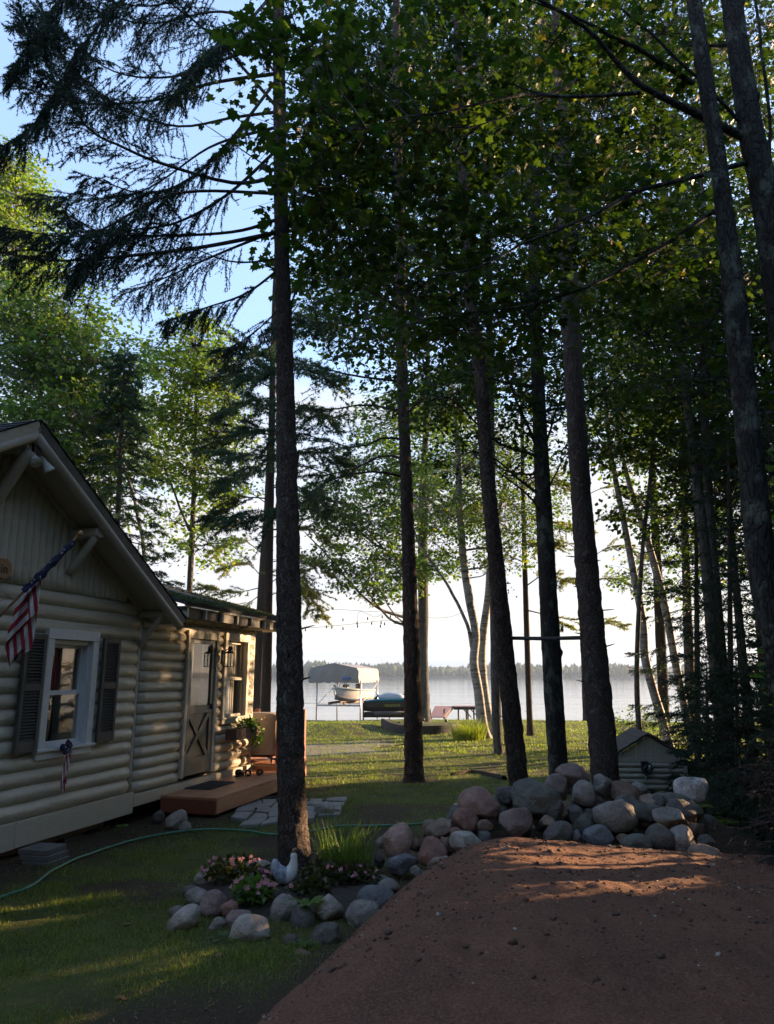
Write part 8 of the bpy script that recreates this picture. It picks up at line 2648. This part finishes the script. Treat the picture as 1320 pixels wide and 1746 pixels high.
mb = MB(); mb.bar((x0 + 1.0, 47.7, ze - 0.1), (x0 + 1.55, 47.7, LZ + 0.1), 0.06, 0.06); mb.bar((x0 + 0.55, 47.7, ze - 0.1), (x0 + 1.1, 47.7, LZ + 0.1), 0.06, 0.06); mb.build('brace', M['timber_dark'], dock)
for px, py, D in ((732, 1183, 46.5), (664, 1184, 47.5)):
    p0 = at(px, py, D)
    o = MB().tube([(0, 0, 0), (0, 0, LZ - 1 - p0[2])], 0.035, 6).build('mooring_post', M['pipe_dark'], None, loc=p0)
    tag(o, 'thin mooring post standing in the lake ' + ('beside the dock' if px > 700 else 'behind the jet ski'), 'post', 'mooring posts')
# ------------------------------------------------------------------ grass, fallen leaves, litter
def on_free(x, y):
    """true where grass may grow"""
    ok = np.ones(len(x), bool)
    dl = (x + 0.52) * 0.95 - (y - 4.55) * 0.312
    ok &= ~((dl > -0.02) & (y < 7.3))
    u = (x - C_[0]) * D_[0] + (y - C_[1]) * D_[1]
    w_ = (x - C_[0]) * N_[0] + (y - C_[1]) * N_[1]
    ok &= ~((w_ < 0.0) & (u < 3.7))
    ok &= ~((u > 0.74) & (u < 3.6) & (w_ < 0.92))
    ok &= ~((x > -2.1) & (x < -0.68) & (y > 9.9) & (y < 11.9))
    cb = on_ground(505, 1535)
    ok &= ~((((x - cb[0]) / 0.9) ** 2 + ((y - cb[1] - 0.25) / 0.75) ** 2) < 1)
    ok &= y < shore_y(x) - 0.3
    return ok
def blades(name, n_, ymin, ymax, hgt, wd, seed, K=3, dens_soil=0.12, label=None, pw=1.0):
    rng = np.random.default_rng(seed)
    y = ymin + (ymax - ymin) * rng.random(n_) ** pw
    half = 0.56 * y + 0.8
    x = rng.uniform(-1, 1, n_) * half
    keep = on_free(x, y)
    s = wear_soil(x, y)
    g = wear_gravel(x, y)
    tuft = fbm2(x, y, 3.5, 71, 3)
    keep &= rng.random(n_) < np.clip(1 - s * (1 - dens_soil) * 1.1 - g * 1.0, 0.02, 1) * np.clip(0.75 + 1.1 * tuft, 0.08, 1)
    x, y, tuft = x[keep], y[keep], tuft[keep]
    n_ = len(x)
    b = np.stack([x, y, ground_z(x, y) - 0.004], -1)
    L_ = hgt * rng.uniform(0.35, 1.15, n_) * (0.75 + 0.9 * np.clip(tuft, -0.4, 0.6))
    a = rng.uniform(0, 6.283, n_)
    le = rng.uniform(0.15, 1.1, n_)
    t_ = np.linspace(0, 1, K)
    hx = (le * L_)[:, None] * t_ ** 1.7
    hz = L_[:, None] * t_ * (1 - 0.3 * le[:, None] * t_)
    P_ = b[:, None] + np.stack([np.cos(a)[:, None] * hx, np.sin(a)[:, None] * hx, hz], -1)
    fa = a + rng.uniform(0.6, 2.5, n_)
    sv = np.stack([np.cos(fa), np.sin(fa), 0 * fa], -1)[:, None] * (wd * rng.uniform(0.6, 1.3, n_))[:, None, None] * 0.5
    wv_ = np.linspace(1, 0.0, K)[None, :, None]
    # K-1 rungs of two points, one tip
    R2 = np.stack([P_[:, :-1] - sv * wv_[:, :-1], P_[:, :-1] + sv * wv_[:, :-1]], 2).reshape(n_, -1, 3)
    V = np.concatenate([R2, P_[:, -1:]], 1)
    k = V.shape[1]
    tris = []
    for j in range(K - 2):
        tris += [(2 * j, 2 * j + 1, 2 * j + 3), (2 * j, 2 * j + 3, 2 * j + 2)]
    tris.append((2 * (K - 2), 2 * (K - 2) + 1, k - 1))
    F = (np.arange(n_)[:, None, None] * k + np.array(tris)[None]).reshape(-1, 3)
    o = np_mesh(name, V.reshape(-1, 3), F, M['grass'], kind='stuff')
    if label:
        o['label'] = label
    return o
blades('grass', 230000, 3.4, 8.5, 0.060, 0.0055, 101, 3, 0.10, 'short uneven grass of the near lawn', 0.8)
blades('grass', 150000, 8.5, 20, 0.065, 0.011, 102, 2, 0.12, 'short grass of the middle lawn', 0.9)
blades('grass', 210000, 20, 44, 0.085, 0.024, 103, 2, 0.15, 'sunlit grass of the lawn near the lake')

# clover and small broad leaves low in the near lawn
rng = np.random.default_rng(111)
n_ = 9000
y = 3.4 + 7 * rng.random(n_)
x = rng.uniform(-1, 1, n_) * (0.56 * y + 0.5)
k = on_free(x, y) & (fbm2(x, y, 1.2, 81, 3) > 0.0)
x, y = x[k], y[k]
V, F = stamp(OVAL_T, OVAL_F, np.stack([x, y, ground_z(x, y) + rng.uniform(0.005, 0.035, len(x))], -1), rng.normal(size=(len(x), 3)) * np.array((1, 1, 0.2)), np.array((0, 0, 1.0)) + rng.normal(0, 0.35, (len(x), 3)), rng.uniform(0.012, 0.032, len(x)))
o = np_mesh('clover', V, F, M['leaf_green'], kind='stuff')
o['label'] = 'small broad leaves growing low in the near lawn'
# needles, bark crumbs and dead leaves lying on the bare soil
n_ = 16000
y = 3.4 + 11 * rng.random(n_) ** 0.9
x = rng.uniform(-1, 1, n_) * (0.56 * y + 0.5)
k = on_free(x, y) & (rng.random(n_) < 0.15 + 0.85 * wear_soil(x, y))
x, y = x[k], y[k]
m_ = len(x)
V, F = stamp(np.array([(0, -0.5, 0), (1, -0.3, 0.06), (1, 0.3, 0.0), (0, 0.5, 0.05)]) * np.array((1, 0.22, 1)), np.array([[0, 1, 2], [0, 2, 3]]), np.stack([x, y, ground_z(x, y) + 0.006], -1), rng.normal(size=(m_, 3)) * np.array((1, 1, 0.1)), np.array((0, 0, 1.0)) + rng.normal(0, 0.2, (m_, 3)), rng.uniform(0.008, 0.035, m_))
o = np_mesh('litter', V, F, M['soil_litter'] if 'soil_litter' in M else M['dead_leaf'], kind='stuff')
o['label'] = 'needles and bark crumbs scattered on the bare soil'
# single fallen leaves one can pick out
fl_me = None
for i_, (px, py, lab) in enumerate(((440, 1580 - 22, None), (205, 1708, 'orange fallen leaf in the grass at the bottom left'), (222, 1578, 'pale tan fallen leaf on the lawn left of the bed'), (372, 1630, 'small pale fallen leaf in front of the bed'))):
    if lab is None:
        continue
    c = on_ground(px, py)
    if fl_me is None:
        o = np_mesh('fallen_leaf', MAPLE_T * np.array((1, 1, 2.0)), MAPLE_F, M['dead_leaf'])
        fl_me = o.data
    else:
        o = bpy.data.objects.new('fallen_leaf', fl_me)
        link(o)
    o.location = (c[0], c[1], c[2] + 0.02)
    o.scale = (0.07,) * 3
    o.rotation_euler = (0.2, 0.1, i_ * 1.7)
    tag(o, lab, 'leaf', 'fallen leaves on the grass')
# surface roots beside the pine and the leaning trunk
for i_, (pa, pb, pc, lab) in enumerate(((( 770, 1322), (810, 1318), (860, 1330), 'dark surface roots breaking the lawn between the pine and the leaning trunk'),)):
    P_ = smooth_path(np.array([on_ground(*pa), on_ground(*pb), on_ground(*pc)]), 16)
    P_[:, 2] += 0.02
    V, F = tube_geo(P_, np.linspace(0.03, 0.06, 16), 7, 0.2, 5)
    tag(np_mesh('tree_root', V, F, M['bark_pine'], smooth=True), lab, 'root')
# ------------------------------------------------------------------ thin evening haze over the lake
hm, ht, ho = new_mat('haze')
pv = ht.nodes.new('ShaderNodeVolumePrincipled')
pv.inputs['Color'].default_value = (0.62, 0.78, 1.0, 1)
pv.inputs['Density'].default_value = 0.0003
pv.inputs['Anisotropy'].default_value = 0.2
ht.links.new(pv.outputs[0], ho.inputs['Volume'])
hz = MB().box((-1750, -120, -5.5), (1750, 1150, 42)).build('haze', hm, None, kind='stuff')
hz['label'] = 'thin pale haze hanging over the lake'
